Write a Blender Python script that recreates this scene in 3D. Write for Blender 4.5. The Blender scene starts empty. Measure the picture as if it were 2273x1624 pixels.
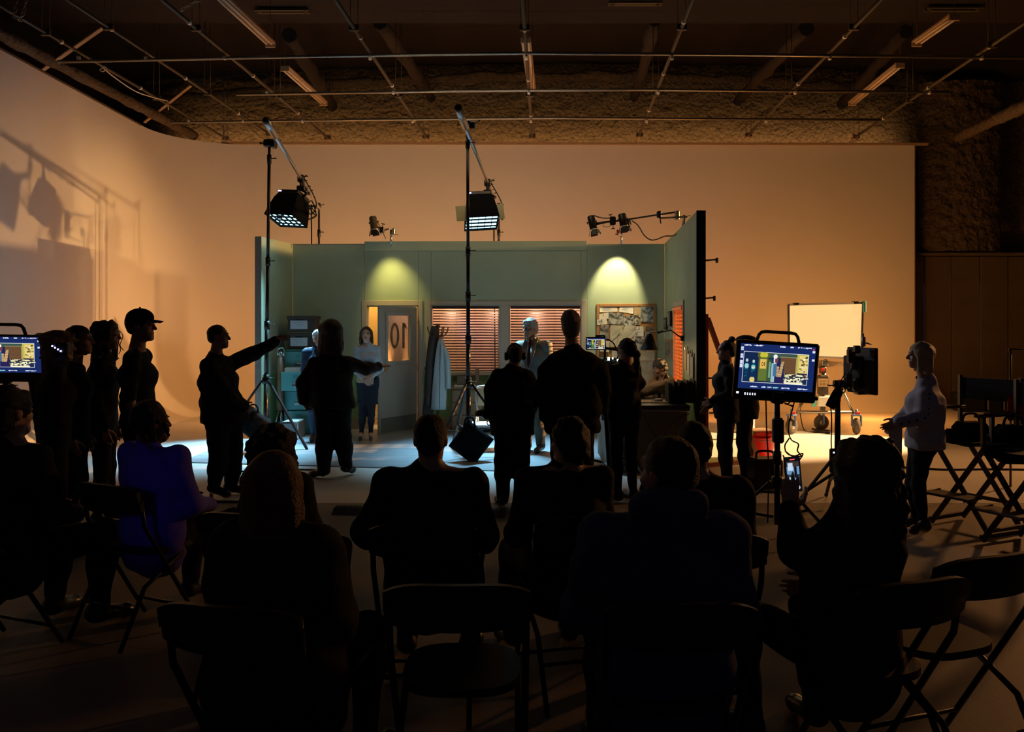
import bpy, math, random
import numpy as np
from mathutils import Vector, Matrix
random.seed(7)
S = bpy.context.scene
COL = S.collection
PI = math.pi
# ---------------------------------------------------------------- camera
F, H, CX, HY = 1850.0, 1.65, 1136.5, 725.0        # focal length in pixels of the 2273 px frame, eye height, horizon
cam = bpy.data.cameras.new('camera'); camo = bpy.data.objects.new('camera', cam); COL.objects.link(camo)
camo.location = (0, 0, H); camo.rotation_euler = (PI/2, 0, 0)
cam.sensor_width = 36; cam.lens = 36*F/2273; cam.shift_y = -(812-HY)/2273; cam.clip_end = 100
S.camera = camo
S.view_settings.view_transform = 'Standard'; S.view_settings.look = 'None'
S.view_settings.exposure = 0.0; S.view_settings.gamma = 1.0; S.view_settings.use_curve_mapping = False
S.cycles.use_denoising = True
S.cycles.max_bounces = 8
S.cycles.sample_clamp_indirect = 6
# ---------------------------------------------------------------- world and lamps
W = bpy.data.worlds.new('world'); S.world = W; W.use_nodes = True
W.node_tree.nodes['Background'].inputs[0].default_value = (0.7, 0.65, 1.0, 1)
W.node_tree.nodes['Background'].inputs[1].default_value = 0.011
def lamp(kind, name, loc, to, power, color, size=.1, angle=40, blend=.3, size_y=None):
    l = bpy.data.lights.new(name, kind); o = bpy.data.objects.new(name, l); COL.objects.link(o)
    l.energy = power; l.color = color; o.location = loc
    if to is not None:
        o.rotation_euler = (Vector(to)-Vector(loc)).to_track_quat('-Z', 'Y').to_euler()
    if kind == 'SPOT':
        l.spot_size = math.radians(angle); l.spot_blend = blend; l.shadow_soft_size = size
    elif kind == 'AREA':
        l.shape = 'RECTANGLE'; l.size = size; l.size_y = size_y or size
    else:
        l.shadow_soft_size = size
    return o
WARM = (1.0, .50, .17)
ORANGE = (1.0, .35, .065)
COOL = (.30, .72, 1.0)
lamp('SPOT', 'tungsten_key', (10.2, 13.08, 3.16), (-6.9, 12.9, .7), 4700, WARM, .07, 34, .9)
lamp('SPOT', 'tungsten_window', (9.7, 12.35, 3.25), (2.25, 11.3, 1.36), 19000, WARM, .035, 13, .4)
lamp('SPOT', 'tungsten_top', (9.6, 11.3, 3.22), (-.7, 13.36, 3.0), 2200, (1, .55, .2), .08, 17, .8)
lamp('SPOT', 'tungsten_floor', (9.6, 12.6, 3.6), (3.7, 11.75, 0), 10500, (1, .60, .27), .05, 27, .6)
lamp('SPOT', 'floor_fill_lamp', (9.8, 12.0, 3.6), (4.6, 7.9, 0), 900, (1, .42, .13), .2, 62, 1.0)  # added spot brightening the right floor in place of the key's spill
lamp('AREA', 'set_fill_lamp', (-.3, 10.9, 5.0), (-.4, 13.4, 1.6), 26, (1, .76, .46), 3.0, size_y=.8)  # unseen fill added to warm the set walls
lamp('SPOT', 'hallway_cool_lamp', (-1.25, 13.62, 2.2), (-.45, 14.15, 1.35), 22, (.30, .35, 1), .02, 38, .35)
for x, z, p in ((-3.8, 1.2, 84), (-.4, 1.0, 30), (3.0, 1.0, 62), (6.4, .8, 95)):  # unseen behind the set; the last is added to brighten the backdrop's right
    lamp('POINT', 'cyclorama_lamp', (x, 14.9, z), None, p, ORANGE, .25)
lamp('AREA', 'rear_wall_fill_lamp', (.6, 17.62, 5.30), (.6, 18.3, 5.72), 62, (1, .52, .19), 15.5, size_y=.08).data.spread = math.radians(92)  # unseen strip added behind the backdrop top to light the sprayed wall
def cool(loc, to, p, sx, sy, spread):
    o = lamp('AREA', 'cool_panel_lamp', loc, to, p, COOL, sx, size_y=sy); o.data.spread = math.radians(spread)
cool((-3.12, 12.34, 3.12), (-3.65, 11.1, 0), 84, .46, .34, 52)
cool((-.46, 11.95, 3.07), (-.15, 10.95, 0), 84, .42, .32, 66)
lamp('SPOT', 'wall_wash_lamp', (-2.02, 12.93, 3.02), (-1.90, 13.35, 2.25), 62, (1, .78, .24), .05, 66, 1.0)
lamp('SPOT', 'wall_wash_lamp', (1.71, 12.85, 3.06), (1.66, 13.30, 2.30), 150, (1, .82, .44), .02, 56, .6)
for x, c in ((-2.55, (1, .62, .24)), (-1.75, (1, .62, .24)), (-1.0, (1, .58, .42)), (-.3, (1, .58, .42)), (.4, (1, .58, .42)), (1.0, (1, .58, .42))):
    lamp('POINT', 'hallway_lamp', (x, 13.66, 2.28), None, 17, c, .06)
lamp('SPOT', 'cool_fill_lamp', (-.46, 11.6, 3.05), (3.2, 6.6, 1.2), 190, (.80, .82, 1), .2, 24, .8)  # added spot on the blonde person, in place of crane lamp spill
lamp('SPOT', 'violet_source_lamp', (-1.75, 2.3, 1.25), (-2.0, 4.6, .86), 5, (.22, .15, 1), .1, 30, .9)  # unseen source read from the violet light on the shirt
# ---------------------------------------------------------------- helpers
def V(*a): return Vector(a)
def P(x, y, Y): return Vector(((x-CX)*Y/F, Y, H-(y-HY)*Y/F))          # the point at depth Y seen at photograph pixel x, y
def G(x, y):                                                           # the floor point seen there
    Y = F*H/(y-HY); return Vector(((x-CX)*Y/F, Y, 0))
def ray_plane(x, y, p0, n):
    d = Vector(((x-CX)/F, 1, -(y-HY)/F)); o = Vector((0, 0, H)); t = (p0-o).dot(n)/d.dot(n); return o+d*t
MATS = {}
def mat(name, col, rough=.6, metal=0.0, emit=None, estr=0.0, var=0.0, scale=8.0, bump=0.0, bscale=60.0, alpha=None, trans=0.0, spec=.5, sheen=0.0):
    if name in MATS: return MATS[name]
    m = bpy.data.materials.new(name); m.use_nodes = True; MATS[name] = m
    nt = m.node_tree; b = nt.nodes['Principled BSDF']; I = b.inputs
    I['Base Color'].default_value = (*col, 1); I['Roughness'].default_value = rough; I['Metallic'].default_value = metal
    I['Specular IOR Level'].default_value = spec
    if sheen: I['Sheen Weight'].default_value = sheen
    if emit: I['Emission Color'].default_value = (*emit, 1); I['Emission Strength'].default_value = estr
    if trans: I['Transmission Weight'].default_value = trans
    if alpha is not None: I['Alpha'].default_value = alpha
    tc = nt.nodes.new('ShaderNodeTexCoord')
    if var:
        n = nt.nodes.new('ShaderNodeTexNoise'); n.inputs['Scale'].default_value = scale; n.inputs['Detail'].default_value = 5
        nt.links.new(tc.outputs['Object'], n.inputs['Vector'])
        mx = nt.nodes.new('ShaderNodeMix'); mx.data_type = 'RGBA'
        mx.inputs[6].default_value = (*[max(0, c*(1-var)) for c in col], 1); mx.inputs[7].default_value = (*[min(1, c*(1+var)) for c in col], 1)
        nt.links.new(n.outputs['Fac'], mx.inputs[0]); nt.links.new(mx.outputs[2], I['Base Color'])
    if bump:
        n2 = nt.nodes.new('ShaderNodeTexNoise'); n2.inputs['Scale'].default_value = bscale; n2.inputs['Detail'].default_value = 4
        nt.links.new(tc.outputs['Object'], n2.inputs['Vector'])
        bp = nt.nodes.new('ShaderNodeBump'); bp.inputs['Strength'].default_value = bump; bp.inputs['Distance'].default_value = .02
        nt.links.new(n2.outputs['Fac'], bp.inputs['Height']); nt.links.new(bp.outputs['Normal'], I['Normal'])
    return m
def frame_of(d, up=None):
    d = Vector(d).normalized()
    u = Vector(up) if up else (Vector((0, 0, 1)) if abs(d.z) < .95 else Vector((0, 1, 0)))
    r = d.cross(u).normalized(); return r, d, r.cross(d).normalized()
def rotz(a): return Matrix.Rotation(a, 3, 'Z')
class MB:
    """collects primitives in world coordinates; build() links them as one mesh object under a parent"""
    def __init__(s): s.v, s.f, s.sm, s.mi = [], [], [], []
    def add(s, vs, fs, smooth=False, mi=0):
        o = len(s.v); s.v += [tuple(p) for p in vs]; s.f += [tuple(i+o for i in q) for q in fs]; s.sm += [smooth]*len(fs); s.mi += [mi]*len(fs); return s
    def box(s, c, size, R=None, ch=0.0, mi=0):
        c = Vector(c); h = [x/2 for x in size]; R = R or Matrix.Identity(3); ch = min(ch, *(x*.45 for x in h)) if ch else 0
        if not ch:
            vs = [c+R@Vector((sx*h[0], sy*h[1], sz*h[2])) for sx in (-1, 1) for sy in (-1, 1) for sz in (-1, 1)]
            return s.add(vs, [(0, 1, 3, 2), (4, 6, 7, 5), (0, 4, 5, 1), (2, 3, 7, 6), (0, 2, 6, 4), (1, 5, 7, 3)], False, mi)
        vs = []; idx = {}
        for sx in (-1, 1):
            for sy in (-1, 1):
                for sz in (-1, 1):
                    for a in range(3):
                        q = [sx*h[0], sy*h[1], sz*h[2]]
                        for b in range(3):
                            if b != a: q[b] -= (sx, sy, sz)[b]*ch
                        idx[(sx, sy, sz, a)] = len(vs); vs.append(c+R@Vector(q))
        fs = []
        for a in range(3):
            b, d = (a+1) % 3, (a+2) % 3
            for sg in (-1, 1):
                q = []
                for (e, g) in ((-1, -1), (1, -1), (1, 1), (-1, 1)):
                    k = [0, 0, 0]; k[a] = sg; k[b] = e; k[d] = g; q.append(idx[(*k, a)])
                fs.append(q if sg > 0 else q[::-1])
            for e in (-1, 1):
                for g in (-1, 1):
                    k0 = [0]*3; k0[b] = e; k0[d] = g; k1 = list(k0); k0[a] = -1; k1[a] = 1
                    q = [idx[(*k0, b)], idx[(*k1, b)], idx[(*k1, d)], idx[(*k0, d)]]
                    fs.append(q if e*g > 0 else q[::-1])
        for sx in (-1, 1):
            for sy in (-1, 1):
                for sz in (-1, 1):
                    q = [idx[(sx, sy, sz, a)] for a in range(3)]; fs.append(q if sx*sy*sz > 0 else q[::-1])
        return s.add(vs, fs, False, mi)
    def beam(s, a, b, w, h, up=None, ch=0.0, mi=0):
        a, b = Vector(a), Vector(b); r, d, u = frame_of(b-a, up)
        return s.box((a+b)/2, (w, (b-a).length, h), Matrix((r, d, u)).transposed(), ch, mi)
    def tube(s, pts, r, n=8, mi=0, closed=False):
        pts = [Vector(p) for p in pts]; m = len(pts); rs = [r]*m if isinstance(r, (int, float)) else list(r)
        vs, fs = [], []; fr = None
        for i, p in enumerate(pts):
            t = (pts[min(i+1, m-1)]-pts[max(i-1, 0)])
            if t.length < 1e-9: t = Vector((0, 0, 1))
            t.normalize()
            if fr is None: fr = frame_of(t)[0]
            fr = (fr-t*fr.dot(t));
            if fr.length < 1e-6: fr = frame_of(t)[0]
            fr.normalize(); g = t.cross(fr)
            for k in range(n):
                a = 2*PI*k/n; vs.append(p+(fr*math.cos(a)+g*math.sin(a))*rs[i])
        for i in range(m-1):
            for k in range(n):
                fs.append((i*n+k, i*n+(k+1) % n, (i+1)*n+(k+1) % n, (i+1)*n+k))
        s.add(vs, fs, True, mi)
        if not closed:
            o = len(s.v)-len(vs)
            s.f += [tuple(o+k for k in range(n))[::-1], tuple(o+(m-1)*n+k for k in range(n))]; s.sm += [False]*2; s.mi += [mi]*2
        return s
    def cyl(s, a, b, ra, rb=None, n=16, mi=0): return s.tube([a, b], [ra, ra if rb is None else rb], n, mi)
    def lathe(s, o, axis, prof, n=20, mi=0, smooth=True):
        o = Vector(o); r, d, u = frame_of(axis); vs, fs = [], []; m = len(prof)
        for (q, h) in prof:
            for k in range(n):
                a = 2*PI*k/n; vs.append(o+d*h+(r*math.cos(a)+u*math.sin(a))*q)
        for i in range(m-1):
            for k in range(n): fs.append((i*n+k, i*n+(k+1) % n, (i+1)*n+(k+1) % n, (i+1)*n+k))
        return s.add(vs, fs, smooth, mi)
    def sphere(s, c, r, n=12, mi=0, R=None):
        c = Vector(c); rr = (r, r, r) if isinstance(r, (int, float)) else r; R = R or Matrix.Identity(3); vs, fs = [], []; m = max(4, n//2+1)
        for i in range(m+1):
            t = PI*i/m
            for k in range(n):
                a = 2*PI*k/n; vs.append(c+R@Vector((rr[0]*math.sin(t)*math.cos(a), rr[1]*math.sin(t)*math.sin(a), rr[2]*math.cos(t))))
        for i in range(m):
            for k in range(n): fs.append((i*n+k, (i+1)*n+k, (i+1)*n+(k+1) % n, i*n+(k+1) % n))
        return s.add(vs, fs, True, mi)
    def torus(s, c, axis, R_, r, n=24, k=8, mi=0):
        c = Vector(c); a, d, u = frame_of(axis)
        return s.tube([c+(a*math.cos(2*PI*i/n)+u*math.sin(2*PI*i/n))*R_ for i in range(n+1)], r, k, mi, True)
    def prism(s, poly, n, th, mi=0):
        """planar polygon (3-D points) given thickness th along n"""
        n = Vector(n).normalized(); A = [Vector(p) for p in poly]; B = [p+n*th for p in A]; m = len(A)
        fs = [tuple(range(m))[::-1], tuple(range(m, 2*m))]+[(i, (i+1) % m, m+(i+1) % m, m+i) for i in range(m)]
        return s.add(A+B, fs, False, mi)
    def grid(s, fn, nu, nv, smooth=True, mi=0):
        vs = [fn(i/nu, j/nv) for j in range(nv+1) for i in range(nu+1)]
        return s.add(vs, [(j*(nu+1)+i, j*(nu+1)+i+1, (j+1)*(nu+1)+i+1, (j+1)*(nu+1)+i) for j in range(nv) for i in range(nu)], smooth, mi)
    def build(s, name, m, parent=None, **kw):
        me = bpy.data.meshes.new(name); o = bpy.data.objects.new(name, me); COL.objects.link(o)
        org = wloc(parent)
        va = np.array(s.v, dtype=np.float64).reshape(-1, 3)
        if parent is None and kw.get('origin', True) and len(va):
            b0, b1 = va.min(0), va.max(0); org = Vector(((b0[0]+b1[0])/2, (b0[1]+b1[1])/2, b0[2])); o.location = org
        elif parent is not None and len(va):
            b0, b1 = va.min(0), va.max(0); c = Vector((b0+b1)/2); o.location = c-org; org = c
        va = va-np.array(org)
        me.from_pydata([tuple(p) for p in va], [], s.f)
        for x in (m if isinstance(m, (list, tuple)) else [m]): me.materials.append(x)
        me.polygons.foreach_set('use_smooth', s.sm); me.polygons.foreach_set('material_index', s.mi)
        me.update()
        if parent is not None: o.parent = parent
        o['worg'] = tuple(org)
        if kw.get('label'): tag(o, kw['label'], kw.get('cat'), kw.get('group'), kw.get('kind'))
        elif kw.get('kind'): o['kind'] = kw['kind']
        return o
def wloc(o): return Vector(o['worg']) if o is not None else Vector((0, 0, 0))
def tag(o, label=None, cat=None, group=None, kind=None):
    if label: o['label'] = label
    if cat: o['category'] = cat
    if group: o['group'] = group
    if kind: o['kind'] = kind
    return o
def thing(name, label, cat, loc=(0, 0, 0), group=None, kind=None):
    o = bpy.data.objects.new(name, None); COL.objects.link(o); o.location = loc; o.empty_display_size = .05; o['worg'] = tuple(loc)
    return tag(o, label, cat, group, kind)
def part_copies(src, parent, places):
    """copies of a part (its mesh shared) at other places; each (location, rotation)"""
    for loc, rot in places:
        c = src.copy(); COL.objects.link(c); c.parent = parent; c.location = Vector(loc)-wloc(parent); c.rotation_euler = rot
def bez(a, b, c, d, n=12):
    a, b, c, d = map(Vector, (a, b, c, d)); return [a*(1-t)**3+b*3*t*(1-t)**2+c*3*t*t*(1-t)+d*t**3 for t in [i/n for i in range(n+1)]]
def spline(pts, n=6):
    pts = [Vector(p) for p in pts]; q = [pts[0]*2-pts[1]]+pts+[pts[-1]*2-pts[-2]]; out = []
    for i in range(1, len(q)-2):
        for k in range(n):
            t = k/n; a, b, c, d = q[i-1:i+3]
            out.append(((b*2)+(c-a)*t+(a*2-b*5+c*4-d)*t*t+(b*3-a-c*3+d)*t**3)*.5)
    return out+[pts[-1]]
# ---------------------------------------------------------------- common materials
M_BLACK = mat('black_metal', (.012, .012, .013), .38, .3)
M_RUB = mat('black_rubber', (.012, .012, .012), .7)
M_BLKCLOTH = mat('black_nylon', (.005, .005, .0055), .95, var=.3, bump=.2, spec=.08)
M_CHROME = mat('chrome', (.62, .62, .62), .22, 1.0)
M_STEEL = mat('dull_steel', (.34, .32, .30), .42, .9, var=.15)
M_WHITE = mat('white_paint', (.62, .60, .56), .55)
M_PAPER = mat('white_paper', (.68, .66, .60), .8)
M_TAN = mat('tan_card', (.50, .36, .20), .8, var=.1)
M_WOODP = mat('pale_wood', (.42, .28, .16), .7, var=.3, scale=14)
M_WOODD = mat('brown_wood', (.16, .075, .03), .45, var=.35, scale=10)
M_RED = mat('red_plastic', (.55, .02, .015), .4)
M_BRASS = mat('brass', (.45, .28, .09), .35, .9)
M_GLASSD = mat('screen_glass_black', (.004, .004, .005), .15)
# ---------------------------------------------------------------- the studio shell
CYX, CYY, CYZ, RC, RV = -6.9, 17.2, 5.40, 1.6, 1.15      # cyclorama: left wall, back wall, top, corner radius, floor cove radius
CYR = 8.30
M_CYC = mat('cyclorama_paint', (.74, .72, .69), .75, var=.03, scale=1.2, bump=.03, bscale=9)
M_FLOOR = mat('painted_floor', (.60, .58, .55), .55, var=.10, scale=2.2, bump=.04, bscale=30)
M_SPRAY = mat('sprayed_insulation', (.11, .080, .048), .95, var=.6, scale=11, bump=1.0, bscale=13)
for n_ in M_SPRAY.node_tree.nodes:
    if n_.type == 'BUMP': n_.inputs['Distance'].default_value = .09
M_CEIL = mat('dark_ceiling_boards', (.007, .0032, .002), .9, var=.35, scale=3, bump=.3, bscale=7)
M_DARKW = mat('dark_plywood', (.13, .095, .055), .8, var=.3, scale=2.5)
M_PIPE = mat('old_pipe', (.09, .07, .045), .5, .4, var=.3, scale=20)
def cyc():
    prof = [(0.0, CYZ), (0.0, 4.0), (0.0, 2.6)]+[(RV-RV*math.cos(a), RV-RV*math.sin(a)) for a in [PI/2*k/10 for k in range(11)]]
    prof = [(d, max(z, .002)) for d, z in prof]
    rows = []
    for d, z in prof:
        row = [V(CYX+d, y, z) for y in (2.0, 6.0, 10.0, 13.0, CYY-RC)]
        row += [V(CYX+RC-(RC-d)*math.cos(a), CYY-RC+(RC-d)*math.sin(a), z) for a in [PI/2*k/14 for k in range(1, 15)]]
        row += [V(x, CYY-d, z) for x in (-3, 0, 3, 6, CYR)]
        rows.append(row)
    m = MB(); n = len(rows[0])
    m.add([p for r in rows for p in r], [(i*n+k, i*n+k+1, (i+1)*n+k+1, (i+1)*n+k) for i in range(len(rows)-1) for k in range(n-1)], True)
    o = m.build('wall_back', M_CYC, kind='structure')
    o['label'] = 'white curved studio backdrop wall sweeping into the floor'
    # end of the backdrop: plywood edge and studs behind it
    e = MB(); e.prism([V(CYR, CYY-d, z) for d, z in prof]+[V(CYR, CYY+.12, .002), V(CYR, CYY+.12, CYZ)], (1, 0, 0), .02)
    e.build('trim_1', M_WOODP, kind='structure')
    t = MB(); t.beam(P(492, 317, 17.15), V(8.56, 17.15, CYZ+.005), .05, .045); t.build('trim_2', M_WOODP, kind='structure')
    t2 = MB(); t2.beam(V(CYX-.02, 3.0, CYZ), V(CYX-.02, 15.5, CYZ), .05, .03); t2.build('trim_3', M_DARKW, kind='structure')
cyc()
m = MB(); m.box((2.5, 13.35, -.05), (22, 11.1, .1)); m.build('floor', M_FLOOR, kind='structure')
m = MB(); m.box((2.5, 2.39, -.05), (22, 10.8, .1)); m.build('floor_2', mat('bare_concrete', (.20, .165, .13), .6, var=.25, scale=1.5, bump=.05, bscale=40), kind='structure')
# rough sprayed wall behind the backdrop, with the thicker column at its right
rs = random.Random(3)
def rough(name, fn, nu, nv):
    m = MB(); m.grid(fn, nu, nv); return m.build(name, M_SPRAY, kind='structure')
from mathutils import noise as mn
def ripple(x, z, a=.03): return a*1.7*mn.fractal(V(x*7.5, z*7.5, a*50), .8, 2.0, 4)
rough('wall_right_1', lambda u, v: V(-8.3+21.5*u, 18.3+ripple(-8.3+21.5*u, 2.6+4.9*v), 2.6+4.9*v), 260, 70)
def column(u, v):
    z = 3.25+3.6*v; x = 8.75+1.75*u; return V(x+ripple(z, x, .02), 17.95-.40*math.sin(PI*u)**.45-.55*max(0, v-.35)**2*0+ripple(x, z, .028), z)
rough('wall_right_2', column, 44, 90)
# flat boarding at the lower right, with its ledge
bd = thing('wall_right_3', None, None, (10.5, 17.9, 0), kind='structure')
src = None
for k in range(8):
    m = MB(); m.box((8.55+.60*k, 17.92-.02*(k % 2), 1.58), (.585, .04, 3.16), rotz(math.radians((-2, 3, -1, 2)[k % 4])), .006)
    m.build('board', M_DARKW, bd)
m = MB(); m.box((10.8, 17.8, 3.2), (5.2, .22, .06), None, .01); m.build('ledge', M_DARKW, bd)
m = MB(); m.box((13.0, 11, 3.6), (.1, 15, 7.2)); m.build('wall_right_4', M_DARKW, kind='structure')
m = MB(); m.box((-8.3, 10, 3.6), (.1, 17, 7.2)); m.build('wall_left_2', M_CEIL, kind='structure')
# ceiling: low bay in front, higher shallow vault behind
def vault(u, v):
    x = -9+22*u; return V(x, 13.6+5.0*v, 7.0+.42*(1-((x-1.6)/10)**2)+.015*math.sin(x*9))
m = MB(); m.grid(vault, 44, 8); m.build('ceiling_2', M_CEIL, kind='structure')
low = thing('ceiling', None, None, (2, 10, 6.55), kind='structure')
for k in range(7):                                            # boards of the low bay run across the room
    m = MB(); m.box((2, 13.1-k*1.02, 6.72-.03*(k % 2)), (22, 1.0, .25), None, .02); m.build('ceiling_board', M_CEIL, low)
for (x0, x1, y0, y1) in ((575, 692, 3, 46), (1352, 1450, -16, 31), (2036, 2158, -2, 41)):      # roof hatches
    z = 6.55; Y1 = F*(z-H)/(HY-y0); Y0 = F*(z-H)/(HY-y1); c = (Y0+Y1)/2
    xa, xb = (x0+18*(x0 < 1000)-CX)*Y0/F, (x1-18*(x0 > 1600)-CX)*Y0/F; w = (xb-xa)
    h = thing('roof_hatch', {575: 'black square roof hatch near the fluorescent tube at upper left', 1352: 'black square roof hatch at the top, right of the middle pipe', 2036: 'black square roof hatch above the short tan fixture at upper right'}[x0], 'roof hatch', ((xa+xb)/2, c, z-.03), 'roof hatches in the low ceiling')
    m = MB(); m.box(((xa+xb)/2, c, z+.008), (w, Y1-Y0+.9, .02)); m.build('panel', M_GLASSD, h)
    m = MB()
    d = Y1-Y0+.9
    for s in (-1, 1):
        m.box(((xa+xb)/2, c+s*d/2, z), (w+.12, .06, .025)); m.box(((xa+xb)/2+s*w/2, c, z), (.06, d, .025))
    m.build('frame', M_PIPE, h)
# joists hanging under the vault
for k, (a, b) in enumerate((((845, 40), (958, 215)), ((1455, 60), (1408, 196)), ((1790, 30), (1636, 226)), ((2010, 90), (1870, 232)), ((640, 60), (738, 236)))):
    Ya, Yb = 13.7, 18.0
    m = MB(); p, q = P(*a, 13.7), P(*b, 18.0)
    q.z = min(q.z, 6.6); p.z = q.z+.05
    m.tube([p+(q-p)*t+V(rs.uniform(-.02, .02), 0, rs.uniform(-.02, .02)) for t in [i/12 for i in range(13)]], [.11+rs.uniform(-.02, .02) for i in range(13)], 8)
    m.build('beam_%d' % (k+1), mat('dark_sprayed_beam', (.022, .014, .009), .95, var=.4, scale=9, bump=.6, bscale=12), kind='structure')  # beams given a darker colour than the sprayed wall
# arched lip of sprayed foam where wall meets vault
m = MB(); pts = []
for i in range(61):
    px = 180+i*30; y = 168+((px-1270)/980)**2*62+rs.uniform(-4, 4); pts.append(P(px, y, 18.05))
m.tube(pts, [.10+rs.uniform(-.03, .03) for _ in pts], 7); m.build('trim_4', M_SPRAY, kind='structure')
# ---------------------------------------------------------------- pipes of the lighting grid
ZL = 3.80
def gz(y, h): return F*h/(HY-y)
lines = [((0, 13), (512, 313)), ((150, 0), (608, 304)), ((360, 0), (735, 312)), ((745, 0), (950, 310)), ((1160, 0), (1182, 309)), ((1537, 0), (1417, 306)), ((1955, 0), (1655, 306)), ((2273, 52), (1892, 309))]
ordn = ['outermost left', 'second from the left', 'third from the left', 'fourth from the left', 'middle, almost vertical in view', 'third from the right', 'second from the right', 'outermost right']
M_CLIP = mat('white_tape', (.75, .70, .62), .6)
for k, (a, b) in enumerate(lines):
    p, q = P(*a, gz(a[1], ZL)), P(*b, gz(b[1], ZL)); p = p+(p-q)*.25
    t = thing('grid_pipe', 'lengthwise ceiling grid pipe running to the backdrop, %s' % ordn[k], 'pipe', (p+q)/2, 'lengthwise pipes of the ceiling grid')
    m = MB(); m.tube([p, q], .026 if k not in (0, 1) else .022, 10); m.build('pipe', M_PIPE, t)
    m = MB(); e = (p-q).normalized(); m.beam(q+e*.30, q-e*.02, .05, .05); m.build('wooden_end', M_WOODP, t)
    m = MB()
    for f_ in (.18, .42, .66):
        c = q+(p-q)*(f_+.03*(k % 3)); m.tube([c, c+e*.05], .031, 10)
    m.build('tape_band', M_CLIP, t)
    for f_ in (.03, .36, .70):
        c = q+(p-q)*f_
        for s in (-.05, .05):
            m = MB(); m.tube([c+V(s, 0, 0), V(c.x+s*.8, c.y, 6.9 if c.y > 13.6 else 6.6)], .006, 5); m.build('hanger_rod', M_PIPE, t)
        m = MB(); m.box(c+V(0, 0, .0), (.13, .05, .08), None, .01); m.build('hanger_clamp', M_PIPE, t)
crs = [[(128, 137), (700, 125), (1160, 118), (1700, 122), (2330, 129)], [(525, 210), (1000, 202), (1420, 199), (2106, 205)], [(380, 272), (800, 266), (1230, 262), (1956, 266)]]
cn = ['nearest, longest of the three', 'middle one of the three', 'farthest, closest to the backdrop']
for k, pts in enumerate(crs):
    Yc = F*(ZL-.06)/(HY-pts[1][1])
    w = [P(x, y, Yc) for x, y in pts]
    t = thing('cross_pipe', 'crosswise ceiling grid pipe, %s' % cn[k], 'pipe', w[1], 'crosswise pipes of the ceiling grid')
    m = MB(); m.tube(w, .022, 10); m.build('pipe', mat('bare_steel_pipe', (.36, .34, .31), .35, .9), t)
    for (a, b) in lines:
        p, q = P(*a, gz(a[1], ZL)), P(*b, gz(b[1], ZL)); f_ = (Yc-p.y)/(q.y-p.y); c = p+(q-p)*f_
        if c.x < w[0].x or c.x > w[-1].x: continue
        m = MB(); m.box((c.x, Yc, c.z-.085), (.045, .05, .05), None, .008); m.build('clip', M_CLIP, t)
        m = MB(); m.torus((c.x, Yc, c.z-.03), (1, 0, 0), .05, .006, 14, 5); m.build('clamp_ring', M_PIPE, t)
# fluorescent battens
for k, (a, b, lb) in enumerate((((478, -12), (600, 102), 'long tan fluorescent fixture at the top, left of the roof hatch'), ((632, 155), (718, 232), 'short tan fluorescent fixture over the left crane lamp stand'), ((1167, 92), (1180, 200), 'narrow tan fluorescent fixture beside the middle grid pipe'), ((2118, 42), (2035, 100), 'tan fluorescent fixture below the right roof hatch'), ((1998, 148), (1892, 232), 'longer tan fluorescent fixture at right, above the backdrop corner'))):
    hz = 4.25; p, q = P(*a, gz(a[1], hz)), P(*b, gz(b[1], hz))
    t = thing('fluorescent_fixture', lb, 'light fixture', (p+q)/2, 'unlit fluorescent fixtures under the ceiling')
    m = MB(); m.beam(p+V(0, 0, .05), q+V(0, 0, .05), .15, .05, None, .012); m.build('housing', M_WOODP, t)
    for s in (-.04, .04):
        m = MB(); m.tube([p+V(s, .06, .01), q+V(s, -.06, .01)], .016, 8); m.build('tube', mat('dead_tube', (.72, .62, .50), .3), t)
    for c in (p, q):
        m = MB(); m.box(c+V(0, 0, .02), (.15, .03, .09), None, .005); m.build('end_cap', M_WOODP, t)
        m = MB(); m.tube([c+V(0, 0, .07), V(c.x, c.y, 7.0 if c.y > 13.6 else 6.6)], .004, 4); m.build('hanger_rod', M_PIPE, t)
# sprayed duct along the left wall, and a smaller one at the right
m = MB(); p, q = P(-120, 14, 10.2), P(432, 301, 16.9); N = 40
m.tube([p+(q-p)*i/N for i in range(N+1)], [.085+rs.uniform(-.014, .014) for i in range(N+1)], 10)
m.build('duct_pipe', M_SPRAY, label='thick foam-covered pipe following the top of the left backdrop wall', cat='pipe')
m = MB(); p, q = P(2330, 210, 12.0), P(2128, 304, 17.0)
m.tube([p+(q-p)*i/30 for i in range(31)], [.10+rs.uniform(-.02, .02) for i in range(31)], 10)
m.build('duct_pipe', M_SPRAY, label='foam-covered pipe at the upper right corner of the room', cat='pipe')
# timber braces over the left wall
for (a, b, lb) in (((95, 155), (228, 62), 'pale timber brace lying across the left pipes, nearer the camera'), ((320, 272), (424, 190), 'pale timber brace lying across the left pipes, nearer the backdrop corner')):
    Yt = F*3.78/(HY-a[1]); m = MB(); q = P(*b, Yt-.1)
    m.beam(P(*a, Yt), q, .02, .085, (0, 1, 0), .004); m.build('timber_brace', M_WOODP, label=lb, cat='timber', group='timber braces')
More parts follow.
